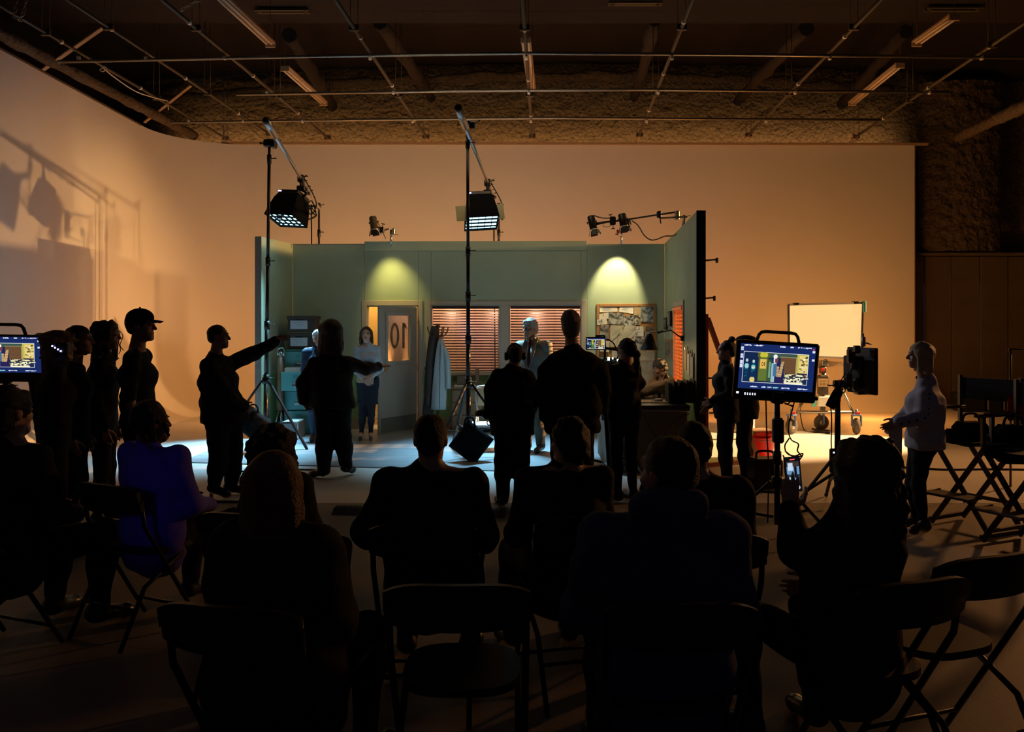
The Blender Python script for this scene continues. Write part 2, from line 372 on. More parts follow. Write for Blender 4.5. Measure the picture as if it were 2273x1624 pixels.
# rope along the outer left pipe and the chains
ap = [P(228, 150, 11.9), P(255, 172, 12.3), P(300, 202, 13.0), P(340, 216, 13.6), P(372, 224, 14.0)]
m = MB(); m.tube(spline(ap), .009, 6); m.tube(spline([P(226, 150, 11.9), P(222, 156, 11.9), P(230, 158, 11.9), P(236, 150, 11.9), P(228, 147, 11.9)]), .009, 6)
m.tube([P(372, 224, 14.0), P(374, 244, 14.0)], .009, 6); m.build('rope', M_CLIP, label='slack white rope tied to the outer left grid pipe', cat='rope')
def chain(pts, name, lb, r=.022):
    pts = spline([Vector(p) for p in pts], 8); L = [0]
    for a, b in zip(pts, pts[1:]): L.append(L[-1]+(b-a).length)
    t = thing(name, lb, 'chain', pts[0]); step = r*2.6; k = 0; d = 0
    while d < L[-1] and k < 60:
        i = max(j for j in range(len(L)) if L[j] <= d+1e-6); i = min(i, len(pts)-2); c = pts[i]+(pts[i+1]-pts[i])*((d-L[i])/max(1e-6, L[i+1]-L[i])); tg = (pts[i+1]-pts[i]).normalized()
        sd = frame_of(tg)[0 if k % 2 else 2]
        m = MB(); m.tube([c+tg*r*1.5*math.cos(q)+sd*r*.8*math.sin(q) for q in [2*PI*j/10 for j in range(11)]], r*.28, 5, 0, True); m.build('link', M_STEEL, t); d += step; k += 1
chain([P(36, -10, 10.0), P(34, 20, 10.0), P(30, 38, 10.0), P(44, 44, 10.0)], 'chain', 'left strand of hoist chain hanging at the upper left corner')
chain([P(58, -10, 10.0), P(55, 15, 10.0), P(51, 30, 10.0), P(42, 44, 10.0)], 'chain', 'right strand of hoist chain hanging at the upper left corner')
chain([P(442, 0, 9.9), P(425, 8, 9.9), P(408, 18, 9.9), P(398, 24, 9.9)], 'chain', 'short chain wrapped on the third grid pipe near the top edge')
for x in (492, 500):
    chain([P(x, 226, 16.4), P(x+1, 262, 16.4), P(x+8, 312, 16.4)], 'chain', ('left' if x < 495 else 'right')+' of two thin chains holding the outer left pipe end', .02)
# ---------------------------------------------------------------- the film set: flats, door, windows, floor
def paint(name, hi, lo, zl, rough=.6):
    m = mat(name, hi, rough); nt = m.node_tree; b = nt.nodes['Principled BSDF']
    g = nt.nodes.new('ShaderNodeNewGeometry'); s = nt.nodes.new('ShaderNodeSeparateXYZ'); nt.links.new(g.outputs['Position'], s.inputs[0])
    c = nt.nodes.new('ShaderNodeMath'); c.operation = 'GREATER_THAN'; c.inputs[1].default_value = zl; nt.links.new(s.outputs['Z'], c.inputs[0])
    mx = nt.nodes.new('ShaderNodeMix'); mx.data_type = 'RGBA'; mx.inputs[6].default_value = (*lo, 1); mx.inputs[7].default_value = (*hi, 1)
    nt.links.new(c.outputs[0], mx.inputs[0])
    tc = nt.nodes.new('ShaderNodeTexCoord'); n = nt.nodes.new('ShaderNodeTexNoise'); n.inputs['Scale'].default_value = 1.7; n.inputs['Detail'].default_value = 6
    nt.links.new(tc.outputs['Object'], n.inputs['Vector'])
    r = nt.nodes.new('ShaderNodeMapRange'); r.inputs[3].default_value = .82; r.inputs[4].default_value = 1.12; nt.links.new(n.outputs['Fac'], r.inputs[0])
    m2 = nt.nodes.new('ShaderNodeMix'); m2.data_type = 'RGBA'; m2.blend_type = 'MULTIPLY'; m2.inputs[0].default_value = 1
    nt.links.new(mx.outputs[2], m2.inputs[6]); nt.links.new(r.outputs[0], m2.inputs[7]); nt.links.new(m2.outputs[2], b.inputs['Base Color'])
    return m
M_SET = paint('two_tone_green_paint', (.38, .46, .31), (.24, .38, .14), .93)
M_CASE = mat('cream_trim_paint', (.50, .43, .32), .45, var=.1, scale=5)
M_BASEB = mat('tan_baseboard_paint', (.34, .28, .18), .5)
M_EDGE = mat('raw_flat_edge', (.20, .18, .155), .8, var=.15)
M_SHADEEDGE = mat('shaded_flat_edge', (.016, .010, .010), .8)  # front edge of the right flat, its shadow put into the colour
M_LUAN = mat('red_brown_luan', (.36, .10, .05), .7, var=.25, scale=6)
ZT = 2.985
BL, BR = V(-3.53, 13.42, 0), V(2.44, 13.30, 0)
BU = (BR-BL).normalized(); BN = V(BU.y, -BU.x, 0)          # along the wall, and out of it towards the camera
BLEN = (BR-BL).length
RB = Matrix((BU, -BN, V(0, 0, 1))).transposed()             # local x along, y into the wall, z up
def bp(s, d, z): return BL+BU*s+BN*d+V(0, 0, z)
def bpx(x, y):
    p = ray_plane(x, y, BL, BN); return (p-BL).dot(BU), p.z
def onwall(m, s0, s1, z0, z1, d0, d1, ch=0): return m.box(bp((s0+s1)/2, (d0+d1)/2, (z0+z1)/2), (abs(s1-s0), abs(d1-d0), abs(z1-z0)), RB, ch)
sd0, sd1 = bpx(815, 700)[0], bpx(929, 700)[0]; zd = bpx(870, 678)[1]
swa, swb = bpx(957, 700)[0], bpx(1110, 700)[0]; swc, swd = bpx(1130, 700)[0], bpx(1290, 700)[0]; zw1 = bpx(1000, 677)[1]; zw0 = bpx(1000, 826)[1]
sj1, sj2 = bpx(809, 600)[0], bpx(1303, 600)[0]
back = thing('wall_back_1', None, None, BL, kind='structure'); back['label'] = 'green painted rear wall of the office set'
def panel(s0, s1, z0, z1):
    m = MB(); onwall(m, s0+.0015, s1-.0015, z0, z1, -.09, 0, .002); m.build('panel', M_SET, back)
panel(0, sj1, 0, ZT-.012)
panel(sj1, sd0, 0, zd); panel(sj1, sd1+.0, zd, ZT-.05); panel(sd1, swa, 0, ZT-.05)
panel(swa, swd, zw1, ZT-.05); panel(swa, swd, 0, zw0); panel(swb, swc, zw0, zw1); panel(swd, sj2, 0, ZT-.05); panel(sj2, BLEN+.0, 0, ZT-.01)
m = MB(); onwall(m, sj1, sj2, ZT-.12, ZT+.035, -.03, .012, .003); m.build('header_strip', M_SET, back)
m = MB(); onwall(m, 0, sj1, ZT-.012, ZT, -.09, 0); m.build('top_rail', M_EDGE, back)
for (a, b) in ((0.0, sd0-.09), (sd1+.09, BLEN)):
    m = MB(); onwall(m, a, b, 0, .19, 0, .02, .004); m.build('baseboard', M_BASEB, back)
# left flat, short return wall
LF = V(-3.705, 12.32, 0); LU = (LF-BL).normalized(); LN = V(-LU.y, LU.x, 0)
if LN.x < 0: LN = -LN
left = thing('wall_left', None, None, BL, kind='structure'); left['label'] = 'short green side wall at the left of the office set'
RL = Matrix((LU, LN, V(0, 0, 1))).transposed(); LL = (LF-BL).length
def lp(s, d, z): return BL+LU*s+LN*d+V(0, 0, z)
m = MB(); m.box(lp(LL/2, -.035, ZT/2), (LL, .07, ZT-.004), RL); m.build('panel', M_SET, left)
m = MB(); m.box(lp(LL+.008, -.045, ZT/2), (.016, .10, ZT), RL); m.build('edge_board', M_EDGE, left)
m = MB(); m.box(lp(LL/2, .01, .095), (LL, .02, .19), RL, .004); m.build('baseboard', M_BASEB, left)
for z in (.25, 1.0, 1.75, 2.5):
    m = MB(); m.cyl(lp(LL+.016, -.03, z), lp(LL+.021, -.03, z), .012, n=8); m.build('screw', M_STEEL, left)
# right flat with its window
RF = V(2.13, 9.60, 0); RU = (RF-BR).normalized(); RN = V(RU.y, -RU.x, 0)
if RN.x > 0: RN = -RN
right = thing('wall_right', None, None, BR, kind='structure'); right['label'] = 'green side wall with a window at the right of the office set'
RR = Matrix((RU, RN, V(0, 0, 1))).transposed(); RLEN = (RF-BR).length
def rp(s, d, z): return BR+RU*s+RN*d+V(0, 0, z)
def rpx(x, y):
    p = ray_plane(x, y, BR, RN); return (p-BR).dot(RU), p.z
def onright(m, s0, s1, z0, z1, d0, d1, ch=0): return m.box(rp((s0+s1)/2, (d0+d1)/2, (z0+z1)/2), (abs(s1-s0), abs(d1-d0), abs(z1-z0)), RR, ch)
rs0, rs1 = rpx(1497.5, 750)[0], rpx(1518, 750)[0]; rz1 = rpx(1515, 678)[1]; rz0 = rpx(1515, 871)[1]
def rpanel(s0, s1, z0, z1, d=0.0):
    m = MB(); onright(m, s0+.001, s1-.001, z0, z1, -.025, d, .002); m.build('panel', M_SET, right)
half = rs1+.42
rpanel(0, rs0, 0, ZT); rpanel(rs0, rs1, 0, rz0); rpanel(rs0, rs1, rz1, ZT); rpanel(rs1, half, 0, ZT); rpanel(half, RLEN, 0, ZT)
m = MB(); onright(m, RLEN-.02, RLEN+.004, 0, ZT+.004, -.10, .004); m.build('edge_board', M_SHADEEDGE, right)
for s in (.03, rs0-.05, rs1+.05, RLEN-.06):
    m = MB(); onright(m, s-.02, s+.02, 0, ZT, -.095, -.025); m.build('stud', M_LUAN, right)
for z in (.04, .75, 2.05, ZT-.04):
    m = MB(); onright(m, .05, RLEN-.08, z-.02, z+.02, -.09, -.03); m.build('rail', M_LUAN, right)
m = MB(); onright(m, 0, RLEN-.02, 0, .19, 0, .02, .004); m.build('baseboard', M_BASEB, right)
# brace frame behind the flat: red-brown jack
jk = thing('stage_brace', 'red-brown timber brace behind the front edge of the right set wall', 'brace', (2.3, 9.75, 0))
m = MB(); m.box((2.27, 9.76, .90), (.05, .05, 1.80)); m.build('upright', M_LUAN, jk)
m = MB(); m.beam((2.30, 9.80, 1.75), (3.0, 10.15, .03), .04, .05); m.build('diagonal', M_LUAN, jk)
m = MB(); m.beam((2.28, 9.78, .025), (3.05, 10.17, .025), .05, .05); m.build('foot', M_LUAN, jk)
for z, w in ((2.42, .13), (1.98, .10), (1.05, .15)):
    k = MB(); k.tube([(2.25, 9.68, z), (2.25+w, 9.68, z+.01)], .012, 6); k.box((2.25+w, 9.68, z), (.03, .03, .06), None, .006)
    k.build('clamp', M_STEEL, jk)
# ------------- door
door = thing('door_1', 'open grey office door with a mirrored number on its frosted pane', None, bp(sd1, 0, 0), kind='structure')
cs = .085
m = MB(); onwall(m, sd0-cs, sd0, 0, zd+cs, -.002, .022, .004); m.build('casing', M_CASE, door)
m = MB(); onwall(m, sd1, sd1+cs*.8, 0, zd+cs, -.002, .022, .004); m.build('casing', M_CASE, door)
m = MB(); onwall(m, sd0, sd1, zd, zd+cs, -.002, .022, .004); m.build('casing', M_CASE, door)
for (a, b, c, d) in ((sd0, sd0+.02, 0, zd), (sd1-.02, sd1, 0, zd), (sd0, sd1, zd-.02, zd)):
    m = MB(); onwall(m, a, b, c, d, -.09, .0); m.build('jamb', M_CASE, door)
Hn = bp(sd1-.022, .012, 0); Fr = V(-2.035, 12.56, 0); DU = (Fr-Hn).normalized(); DL = .90; DN = V(DU.y, -DU.x, 0)
if DN.y > 0: DN = -DN
RD = Matrix((DU, -DN, V(0, 0, 1))).transposed()
M_DOOR = mat('grey_door_paint', (.36, .37, .32), .5, var=.12, scale=3)
M_KICK = mat('kick_plate', (.17, .185, .17), .4, .2)
def dp(s, d, z): return Hn+DU*s+DN*d+V(0, 0, z)
def ondoor(m, s0, s1, z0, z1, d0, d1, ch=0): return m.box(dp((s0+s1)/2, (d0+d1)/2, (z0+z1)/2), (abs(s1-s0), abs(d1-d0), abs(z1-z0)), RD, ch)
g0, g1, gb, gt = .155, .735, 1.10, 1.845; DH = zd-.025
for (a, b, c, d) in ((0, g0, .012, DH), (g1, DL, .012, DH), (g0, g1, .012, gb), (g0, g1, gt, DH)):
    m = MB(); ondoor(m, a, b, c, d, -.04, 0, .003); m.build('leaf', M_DOOR, door)
for (a, b, c, d) in ((g0-.03, g0+.02, gb-.03, gt+.03), (g1-.02, g1+.03, gb-.03, gt+.03), (g0+.02, g1-.02, gb-.03, gb+.02), (g0+.02, g1-.02, gt-.02, gt+.03)):
    m = MB(); ondoor(m, a, b, c, d, -.002, .014, .004); m.build('glazing_bead', M_DOOR, door)
mg = mat('frosted_amber_glass', (.92, .74, .40), .2, trans=.92)
m = MB(); ondoor(m, g0+.015, g1-.015, gb+.015, gt-.015, -.022, -.014); m.build('pane', mg, door)
m = MB(); ondoor(m, .03, DL-.03, .03, .26, 0, .004, .001); m.build('kick_plate', M_KICK, door)
m = MB(); ondoor(m, DL-.055, DL-.03, .95, 1.09, 0, .004); m.lathe(dp(DL-.085, 0, 1.0), DN, [(.03, .0), (.03, .006), (.012, .010), (.012, .035), (.03, .045), (.034, .06), (.026, .075), (0, .08)], 14)
m.build('knob', M_BRASS, door)
for z in (.25, 1.0, 1.75):
    m = MB(); m.cyl(Hn+V(.012, -.004, z-.05), Hn+V(.012, -.004, z+.05), .008, n=8); m.build('hinge', M_BRASS, door)
# digits painted on the far face of the pane, read in reverse from inside
M_DIG = mat('brown_sign_paint', (.20, .125, .05), .6)
def dgt(s, z): return dp(s, -.0132, z)
zc = (gb+gt)/2+.04; hh = .20
m = MB()       # the one: stands on the viewer's right
s1 = g0+.165
for poly in ([(s1-.028, -hh), (s1+.028, -hh), (s1+.028, hh), (s1-.028, hh)], [(s1-.028, hh), (s1-.028, hh-.055), (s1-.075, hh-.105), (s1-.075, hh-.06)]):
    m.prism([dgt(a, zc+b) for a, b in poly], -DN, .001)
m.build('digit', M_DIG, door)
m = MB(); s2 = g0+.375; n = 28
o_ = [(s2+.105*math.cos(2*PI*i/n), zc+hh*math.sin(2*PI*i/n)) for i in range(n)]; i_ = [(s2+.053*math.cos(2*PI*i/n), zc+(hh-.05)*math.sin(2*PI*i/n)) for i in range(n)]
m.add([dgt(*p) for p in o_+i_], [(i, (i+1) % n, n+(i+1) % n, n+i) for i in range(n)]); m.build('digit', M_DIG, door)
# ------------- windows of the rear wall with venetian blinds
M_SLAT = mat('dark_wood_slat', (.07, .03, .018), .45, var=.15)
M_CORD = mat('blind_cord', (.30, .22, .15), .8)
def blind(win, pt, s0, s1, z0, z1, n, tilt, depth, slat_m, axis_u, axis_n, cords):
    Rm = Matrix((axis_u, -axis_n, V(0, 0, 1))).transposed() @ Matrix.Rotation(tilt, 3, 'X')
    R0 = Matrix((axis_u, -axis_n, V(0, 0, 1))).transposed()
    m = MB(); m.box(pt((s0+s1)/2, depth, z1-.022), (s1-s0, .05, .044), R0, .004); m.build('head_rail', slat_m, win)
    st = (z1-.05-z0-.03)/n; src = None
    for k in range(n):
        c = pt((s0+s1)/2, depth, z0+.03+st*(k+.5)); w = s1-s0-.012
        if src is None:
            m = MB(); m.box(c, (w, .044, .0035), None if False else Matrix.Identity(3)); src = m.build('slat', slat_m, win); src.rotation_euler = Rm.to_euler(); first = c
        else:
            o = src.copy(); COL.objects.link(o); o.parent = win; o.location = c-wloc(win); o.rotation_euler = Rm.to_euler()
    m = MB(); m.box(pt((s0+s1)/2, depth, z0+.014), (s1-s0-.012, .044, .018), R0, .004); m.build('bottom_rail', slat_m, win)
    for f_ in cords:
        m = MB(); a = s0+(s1-s0)*f_; m.tube([pt(a, depth+.024, z0+.01), pt(a, depth+.024, z1-.03)], .0022, 5); m.build('cord', M_CORD, win)
win = thing('window_1', 'wide cream window frame with two dark wood venetian blinds', None, bp((swa+swd)/2, 0, zw0), kind='structure')
for (a, b, c, d) in ((swa-cs, swa, zw0-.0, zw1+cs), (swd, swd+cs, zw0, zw1+cs), (swa, swd, zw1, zw1+cs*.75), (swb, swc, zw0, zw1)):
    m = MB(); onwall(m, a, b, c, d, -.01, .022, .005); m.build('frame', M_CASE, win)
m = MB(); onwall(m, swa-cs-.03, swd+cs+.03, zw0-.05, zw0, -.02, .06, .008); m.build('sill', M_CASE, win)
for (a, b) in ((swa, swb), (swc, swd)):
    for (c, d, e, f_) in ((a, a+.018, zw0, zw1), (b-.018, b, zw0, zw1), (a, b, zw1-.015, zw1), (a, b, zw0, zw0+.015)):
        m = MB(); onwall(m, c, d, e, f_, -.09, -.0); m.build('jamb', M_CASE, win)
    blind(win, bp, a+.02, b-.02, zw0+.015, zw1-.015, 22, math.radians(28), -.035, M_SLAT, BU, BN, (.10, .36, .64, .9))
# ------------- window of the right wall
win2 = thing('window_2', 'narrow window of the right set wall, blind slats glowing orange', None, rp((rs0+rs1)/2, 0, rz0), kind='structure')
for (a, b, c, d) in ((rs0-.07, rs0, rz0-.06, rz1+.07), (rs1, rs1+.07, rz0-.06, rz1+.07), (rs0, rs1, rz1, rz1+.07), (rs0, rs1, rz0-.06, rz0)):
    m = MB(); onright(m, a, b, c, d, -.005, .022, .004); m.build('frame', M_CASE, win2)
for (c, d, e, f_) in ((rs0, rs0+.015, rz0, rz1), (rs1-.015, rs1, rz0, rz1), (rs0, rs1, rz1-.015, rz1), (rs0, rs1, rz0, rz0+.015)):
    m = MB(); onright(m, c, d, e, f_, -.025, .0); m.build('jamb', M_CASE, win2)
M_SLAT2 = mat('honey_wood_slat', (.70, .32, .13), .4)
_n = M_SLAT2.node_tree; _t = _n.nodes.new('ShaderNodeBsdfTranslucent'); _t.inputs[0].default_value = (.95, .42, .16, 1); _x = _n.nodes.new('ShaderNodeMixShader'); _x.inputs[0].default_value = .22
_n.links.new(_n.nodes['Principled BSDF'].outputs[0], _x.inputs[1]); _n.links.new(_t.outputs[0], _x.inputs[2]); _n.links.new(_x.outputs[0], _n.nodes['Material Output'].inputs['Surface'])
blind(win2, rp, rs0+.02, rs1-.02, rz0+.01, rz1-.01, 21, math.radians(30), .012, M_SLAT2, RU, RN, (.12, .5, .88))
# ------------- hallway behind the rear wall
M_HALL = mat('hallway_paint', (.60, .40, .30), .7, var=.08, scale=2)
M_HALLY = mat('hallway_ochre_paint', (.62, .40, .13), .7, var=.08, scale=2)
hy = 14.15
hall = thing('wall_back_2', None, None, (0, hy, 0), kind='structure'); hall['label'] = 'low hallway wall seen through the office windows and doorway'
m = MB(); m.box((-.05, hy+.03, 1.05), (3.3, .05, 2.1)); m.build('panel', M_HALL, hall)
m = MB(); m.box((-2.5, hy+.03, 1.05), (1.56, .05, 2.1)); m.build('panel', M_HALLY, hall)
m = MB(); m.box((-2.5, hy-.01, .14), (1.56, .03, .10), None, .004); m.build('baseboard', M_CASE, hall)
m = MB(); m.box((-2.5, hy-.04, .04), (1.56, .10, .08), None, .004); m.build('step', M_WOODP, hall)
# blinds on the hallway wall behind the door
hw = thing('window_3', 'blind hanging in the hallway behind the open door', None, (-1.72, hy, 1.0), kind='structure')
blind(hw, lambda s, d, z: V(s, hy-.02-d, z), -2.12, -1.35, 1.05, 2.0, 20, math.radians(55), -.0, mat('straw_slat', (.62, .42, .20), .6), V(1, 0, 0), V(0, -1, 0), (.2, .8))
# an unseen flat added to cast the strip shadow in the backdrop corner
sp = thing('shadow_flat', 'unseen plywood flat added behind the right end of the office set to cast a strip shadow', 'shadow flat', (2.65, 14.5, 0))
m = MB(); m.box((2.62, 14.5, 1.48), (1.36, .02, 2.96)); m.build('sheet', M_LUAN, sp)
for s in (-.65, 0, .65):
    m = MB(); m.box((2.62+s, 14.54, 1.48), (.04, .06, 2.94)); m.build('stud', M_WOODP, sp)
# ------------- painted set floor
M_SETF = mat('scuffed_grey_floor_paint', (.24, .25, .27), .42, var=.45, scale=5, bump=.06, bscale=25)
nt = M_SETF.node_tree; tcn = nt.nodes['Texture Coordinate']; mp = nt.nodes.new('ShaderNodeMapping'); mp.inputs['Scale'].default_value = (.35, 2.2, 1)
nt.links.new(tcn.outputs['Object'], mp.inputs[0])
for n_ in nt.nodes:
    if n_.type == 'TEX_NOISE': nt.links.new(mp.outputs[0], n_.inputs['Vector'])
sf = thing('floor_1', None, None, (0, 11, 0), kind='structure'); sf['label'] = 'scuffed grey sheet floor of the office set'
q = [V(-4.03, 10.12, 0), V(2.05, 9.16, 0), V(2.05, 9.62, 0), V(2.42, 13.3, 0), V(-3.5, 13.4, 0), V(-3.7, 12.2, 0), V(-4.03, 12.0, 0)]
m = MB(); m.prism([p+V(0, 0, .001) for p in q], (0, 0, 1), .011); m.build('sheet', M_SETF, sf)
# ---------------------------------------------------------------- grip and lighting gear
def tee(m, c, d, L=.05, r=.006):                # T-handle
    d = Vector(d).normalized(); e = Vector(c)+d*L; m.tube([c, e], r, 6); s = frame_of(d)[0]; m.tube([e-s*.028, e+s*.028], r*1.3, 6)
def tripod(t, base, zc, R, az, w=.028, metal=M_BLACK, brace=True, zb=.32):
    base = Vector(base)
    for a in az:
        u = V(math.cos(math.radians(a)), math.sin(math.radians(a)), 0)
        m = MB(); top = base+u*.05+V(0, 0, zc); ft = base+u*R+V(0, 0, .02); m.beam(top, ft, w, w*.8, None, .004)
        m.sphere(ft+V(0, 0, .0), .020, 8); lg = m.build('leg', metal, t)
        if brace:
            mid = top+(ft-top)*.62; m = MB(); m.beam(base+u*.03+V(0, 0, zb), mid, .018, .022); m.build('brace', metal, t)
    m = MB(); m.cyl(base+V(0, 0, zc-.05), base+V(0, 0, zc+.04), .045, n=12); m.build('collar', metal, t)
def crane_stand(lb, base, top, cols, az):
    base, top = Vector(base), Vector(top); t = thing('light_stand', lb, 'stand', base, 'tall crank stands in front of the office set')
    tripod(t, base, .92, .68, az, .036)
    d = top-base; zs = [0.10]+cols+[top.z-.02]
    rad = [.030, .026, .022, .019, .017]
    for i, (a, b) in enumerate(zip(zs, zs[1:])):
        m = MB(); m.cyl(base+d*(a/d.z), base+d*(b/d.z), rad[min(i, 4)]+.003, n=12); m.build('pole_section', M_BLACK, t)
        if i:
            c = base+d*(a/d.z); m = MB(); m.cyl(c-V(0, 0, .07), c+V(0, 0, .05), rad[i-1]+.012, n=12); tee(m, c+V(.02, 0, 0), (1, -.2, 0), .07); m.build('collar', M_BLACK, t)
    m = MB(); m.box(top, (.15, .09, .10), None, .012); m.box(top+V(.06, 0, -.02), (.07, .12, .09), None, .01)
    tee(m, top+V(-.05, 0, 0), (-1, 0, 0), .07, .009); tee(m, top+V(.08, 0, .02), (1, 0, .3), .07, .009); m.build('grip_head', M_BLACK, t)
    return t
st1b, st1t = G(589, 993), P(598, 318, 11.4); st1b.x = (589-CX)*st1b.y/F
crane_stand('tall black stand planted beside the filing cabinet, left of the two', st1b, st1t, [.95, 1.68, 2.55, 3.95], (-22, 100, 215))
st2b, st2t = G(1040, 1012), P(1038, 276, 10.64)
crane_stand('tall black stand in the middle of the office set front', st2b, st2t, [.95, 1.50, 2.05, 2.62, 4.0], (-8, 112, 232))
M_SHELL = mat('black_softbox_fabric', (.006, .006, .007), .95, spec=.05)
def emis(name, col, st): return mat(name, (0, 0, 0), .5, emit=col, estr=st)
M_CYAN = emis('glowing_cyan_panel', (.42, .86, 1.0), 4.5)
M_BLUELED = emis('violet_led', (.45, .40, 1.0), 6)
def crane_lamp(lb, boom, tcl, c, w, dp_, h, yaw, tilt, gel):
    t = thing('crane_lamp', lb, 'lamp', c, 'cool lamps hung over the office set')
    a, b = Vector(boom[0]), Vector(boom[1])
    m = MB(); m.tube([a, a+(b-a)*.14], .045, 12); m.build('counter_pipe', mat('aluminium_pipe', (.55, .55, .56), .35, .9), t)
    m = MB(); m.tube([a, b], .026, 10); m.build('boom_pipe', MATS['aluminium_pipe'], t)
    m = MB(); m.sphere(a, .047, 10); m.build('end_cap', M_BLACK, t)
    cl = a+(b-a)*tcl; R = rotz(yaw) @ Matrix.Rotation(tilt, 3, 'Y') @ Matrix.Rotation(math.radians(-21), 3, 'X')
    top = Vector(c)+R@V(0, 0, h/2)
    m = MB(); m.box(cl, (.10, .09, .11), None, .015); m.tube([cl, cl-V(0, 0, .18)], .022, 8); tee(m, cl, (1, -.3, .4), .10, .009); m.box(cl-V(0, 0, .14), (.12, .08, .07), None, .01); m.build('clamp', M_BLACK, t)
    hub = cl-V(0, 0, .2)
    for s in (-1, 1):
        e = top+R@V(s*w*.32, 0, .0)
        m = MB(); m.tube([hub+V(s*.02, 0, .03), hub+R@V(s*w*.22, 0, -.02)]+[e], [.024, .026, .022], 8); m.build('yoke_arm', M_BLACK, t)
    # fabric skirt: open frustum with thickness
    k = .70; m = MB()
    def ring(q, z, i=0): return [Vector(c)+R@V(sx*(w/2*q-i), sy*(dp_/2*q-i), z) for sx, sy in ((-1, -1), (1, -1), (1, 1), (-1, 1))]
    rr = [ring(k, h/2), ring(.82, h*.28), ring(.93, -h*.12), ring(1.0, -h/2), ring(1.0, -h/2, .012), ring(k, h*.1, .012)]
    m.add([p for r_ in rr for p in r_], [(0, 3, 2, 1)]+[(i*4+j, i*4+(j+1) % 4, (i+1)*4+(j+1) % 4, (i+1)*4+j) for i in range(5) for j in range(4)], False); m.build('skirt', M_SHELL, t)
    m = MB(); m.box(Vector(c)+R@V(0, 0, h/2+.02), (w*k*1.04, dp_*k*1.04, .07), R, .015); m.build('housing', M_BLACK, t)
    m = MB(); m.box(Vector(c)+R@V(-w*.30, -dp_*k*.53, h/2+.02), (.05, .008, .014), R); m.build('status_light', M_BLUELED, t)
    m = MB(); z = -h/2+.03; m.add([Vector(c)+R@V(sx*(w/2-.02), sy*(dp_/2-.02), z) for sx, sy in ((-1, -1), (-1, 1), (1, 1), (1, -1))], [(0, 1, 2, 3)]); m.build('diffuser', M_CYAN, t)
    for i in range(1, 5):
        m = MB(); m.box(Vector(c)+R@V((i/5-.5)*w, 0, -h/2+.014), (.004, dp_-.03, .026), R); m.build('louvre', M_SHELL, t)
    for i in range(1, 4):
        m = MB(); m.box(Vector(c)+R@V(0, (i/4-.5)*dp_, -h/2+.014), (w-.03, .004, .026), R); m.build('louvre', M_SHELL, t)
    if gel:
        for s, q in ((-1, .15), (1, .09)):
            m = MB(); m.box(Vector(c)+R@V(s*(w/2+q*.35), -dp_*.42, -h*.28), (q, .004, .24), R); m.build('gel_sheet', mat('olive_gel', (.30, .30, .10), .3, trans=.6), t)
    else:
        m = MB(); m.box(Vector(c)+R@V(w*.1, -dp_*.5, -h/2-.04), (.09, .004, .06), R); m.build('gel_sheet', mat('blue_gel', (.03, .06, .25), .4), t)
    # cable loop by the yoke
    m = MB(); q = hub+V(.10, 0, -.05)
    m.tube(spline([cl+V(.05, 0, 0), q+V(.08, 0, .02), q+V(.13, 0, -.15), q+V(.05, .02, -.28), q+V(-.02, 0, -.18), q+V(.06, 0, -.08), q+V(.12, 0, -.30), top+R@V(w*.30, 0, 0)]), .009, 6)
    m.build('cable', M_RUB, t)
    for q in (.05, .16, .24):
        m = MB(); m.box(cl+(b-a).normalized()*(q*2.2)+V(0, 0, -.03), (.05, .05, .06), None, .01); tee(m, cl+(b-a).normalized()*(q*2.2), (1, 0, .2), .06); m.build('small_clamp', M_BLACK, t)
    m = MB(); p0 = top+R@V(w*.30, .05, 0); m.tube(spline([p0, p0+V(.10, .4, -.18), b+V(-.12, -.25, -.22), b+V(-.02, -.05, -.12)]), .008, 6); m.build('power_cable', M_RUB, t)
    return t
b1a = P(590, 268, 10.5); b1b = P(708, 462, 13.75)
crane_lamp('black cool lamp with blue gel tab, over the filing cabinet', (b1a, b1b), .60, P(643, 464, 12.45), .50, .42, .40, math.radians(-22), math.radians(5), False)
b2a = P(1017, 240, 9.7); b2b = P(1106, 466, 13.75)
crane_lamp('black cool lamp with olive gel sheets, behind the middle stand', (b2a, b2b), .66, P(1066, 469, 12.0), .48, .42, .40, math.radians(8), math.radians(-4), True)
# thin rear stands behind the rear wall
def rear_stand(lb, x, top, x2, top2):
    t = thing('rear_stand', lb, 'stand', (P(x, 900, 13.75).x, 13.75, 0), 'thin stands behind the rear set wall')
    for k, (px, tp, w) in enumerate(((x, top, .018), (x2, top2, .011))):
        m = MB(); q = P(px, tp, 13.75-.1*k); m.tube([V(q.x+(.03 if k else 0), q.y, .0), q], w, 8); m.build('pole', M_CHROME if not k else M_BLACK, t)
        if not k:
            m = MB(); m.cyl(q-V(0, 0, .52), q-V(0, 0, .40), .028, n=10); tee(m, q-V(0, 0, .44), (1, -.3, 0), .07); m.build('collar', M_BLACK, t)
            m = MB(); m.box(q, (.06, .06, .08), None, .01); tee(m, q, (1, 0, .2), .08); tee(m, q-V(0, 0, .02), (-1, 0, 0), .08); m.build('grip_head', M_BLACK, t)
    m = MB(); q = P((x+x2)/2, top+3, 13.7); m.tube([q-V(.14, 0, 0), q+V(.10, 0, .02)], .014, 8)
    for s in (-.12, -.06, 0, .05): m.box(q+V(s, 0, 0), (.03, .05, .07), None, .006)
    m.build('cross_arm', M_BLACK, t)
    for a in (20, 140, 260):
        u = V(math.cos(math.radians(a)), math.sin(math.radians(a))*.2, 0); m = MB(); b_ = V(P(x, 900, 13.75).x, 13.75, 0); m.tube([b_+V(0, 0, .7), b_+u*.4+V(0, 0, .02)], .014, 6); m.build('leg', M_STEEL, t)
rear_stand('thin steel stand rising behind the wall, right of the left crane lamp', 708, 456, 691, 458)
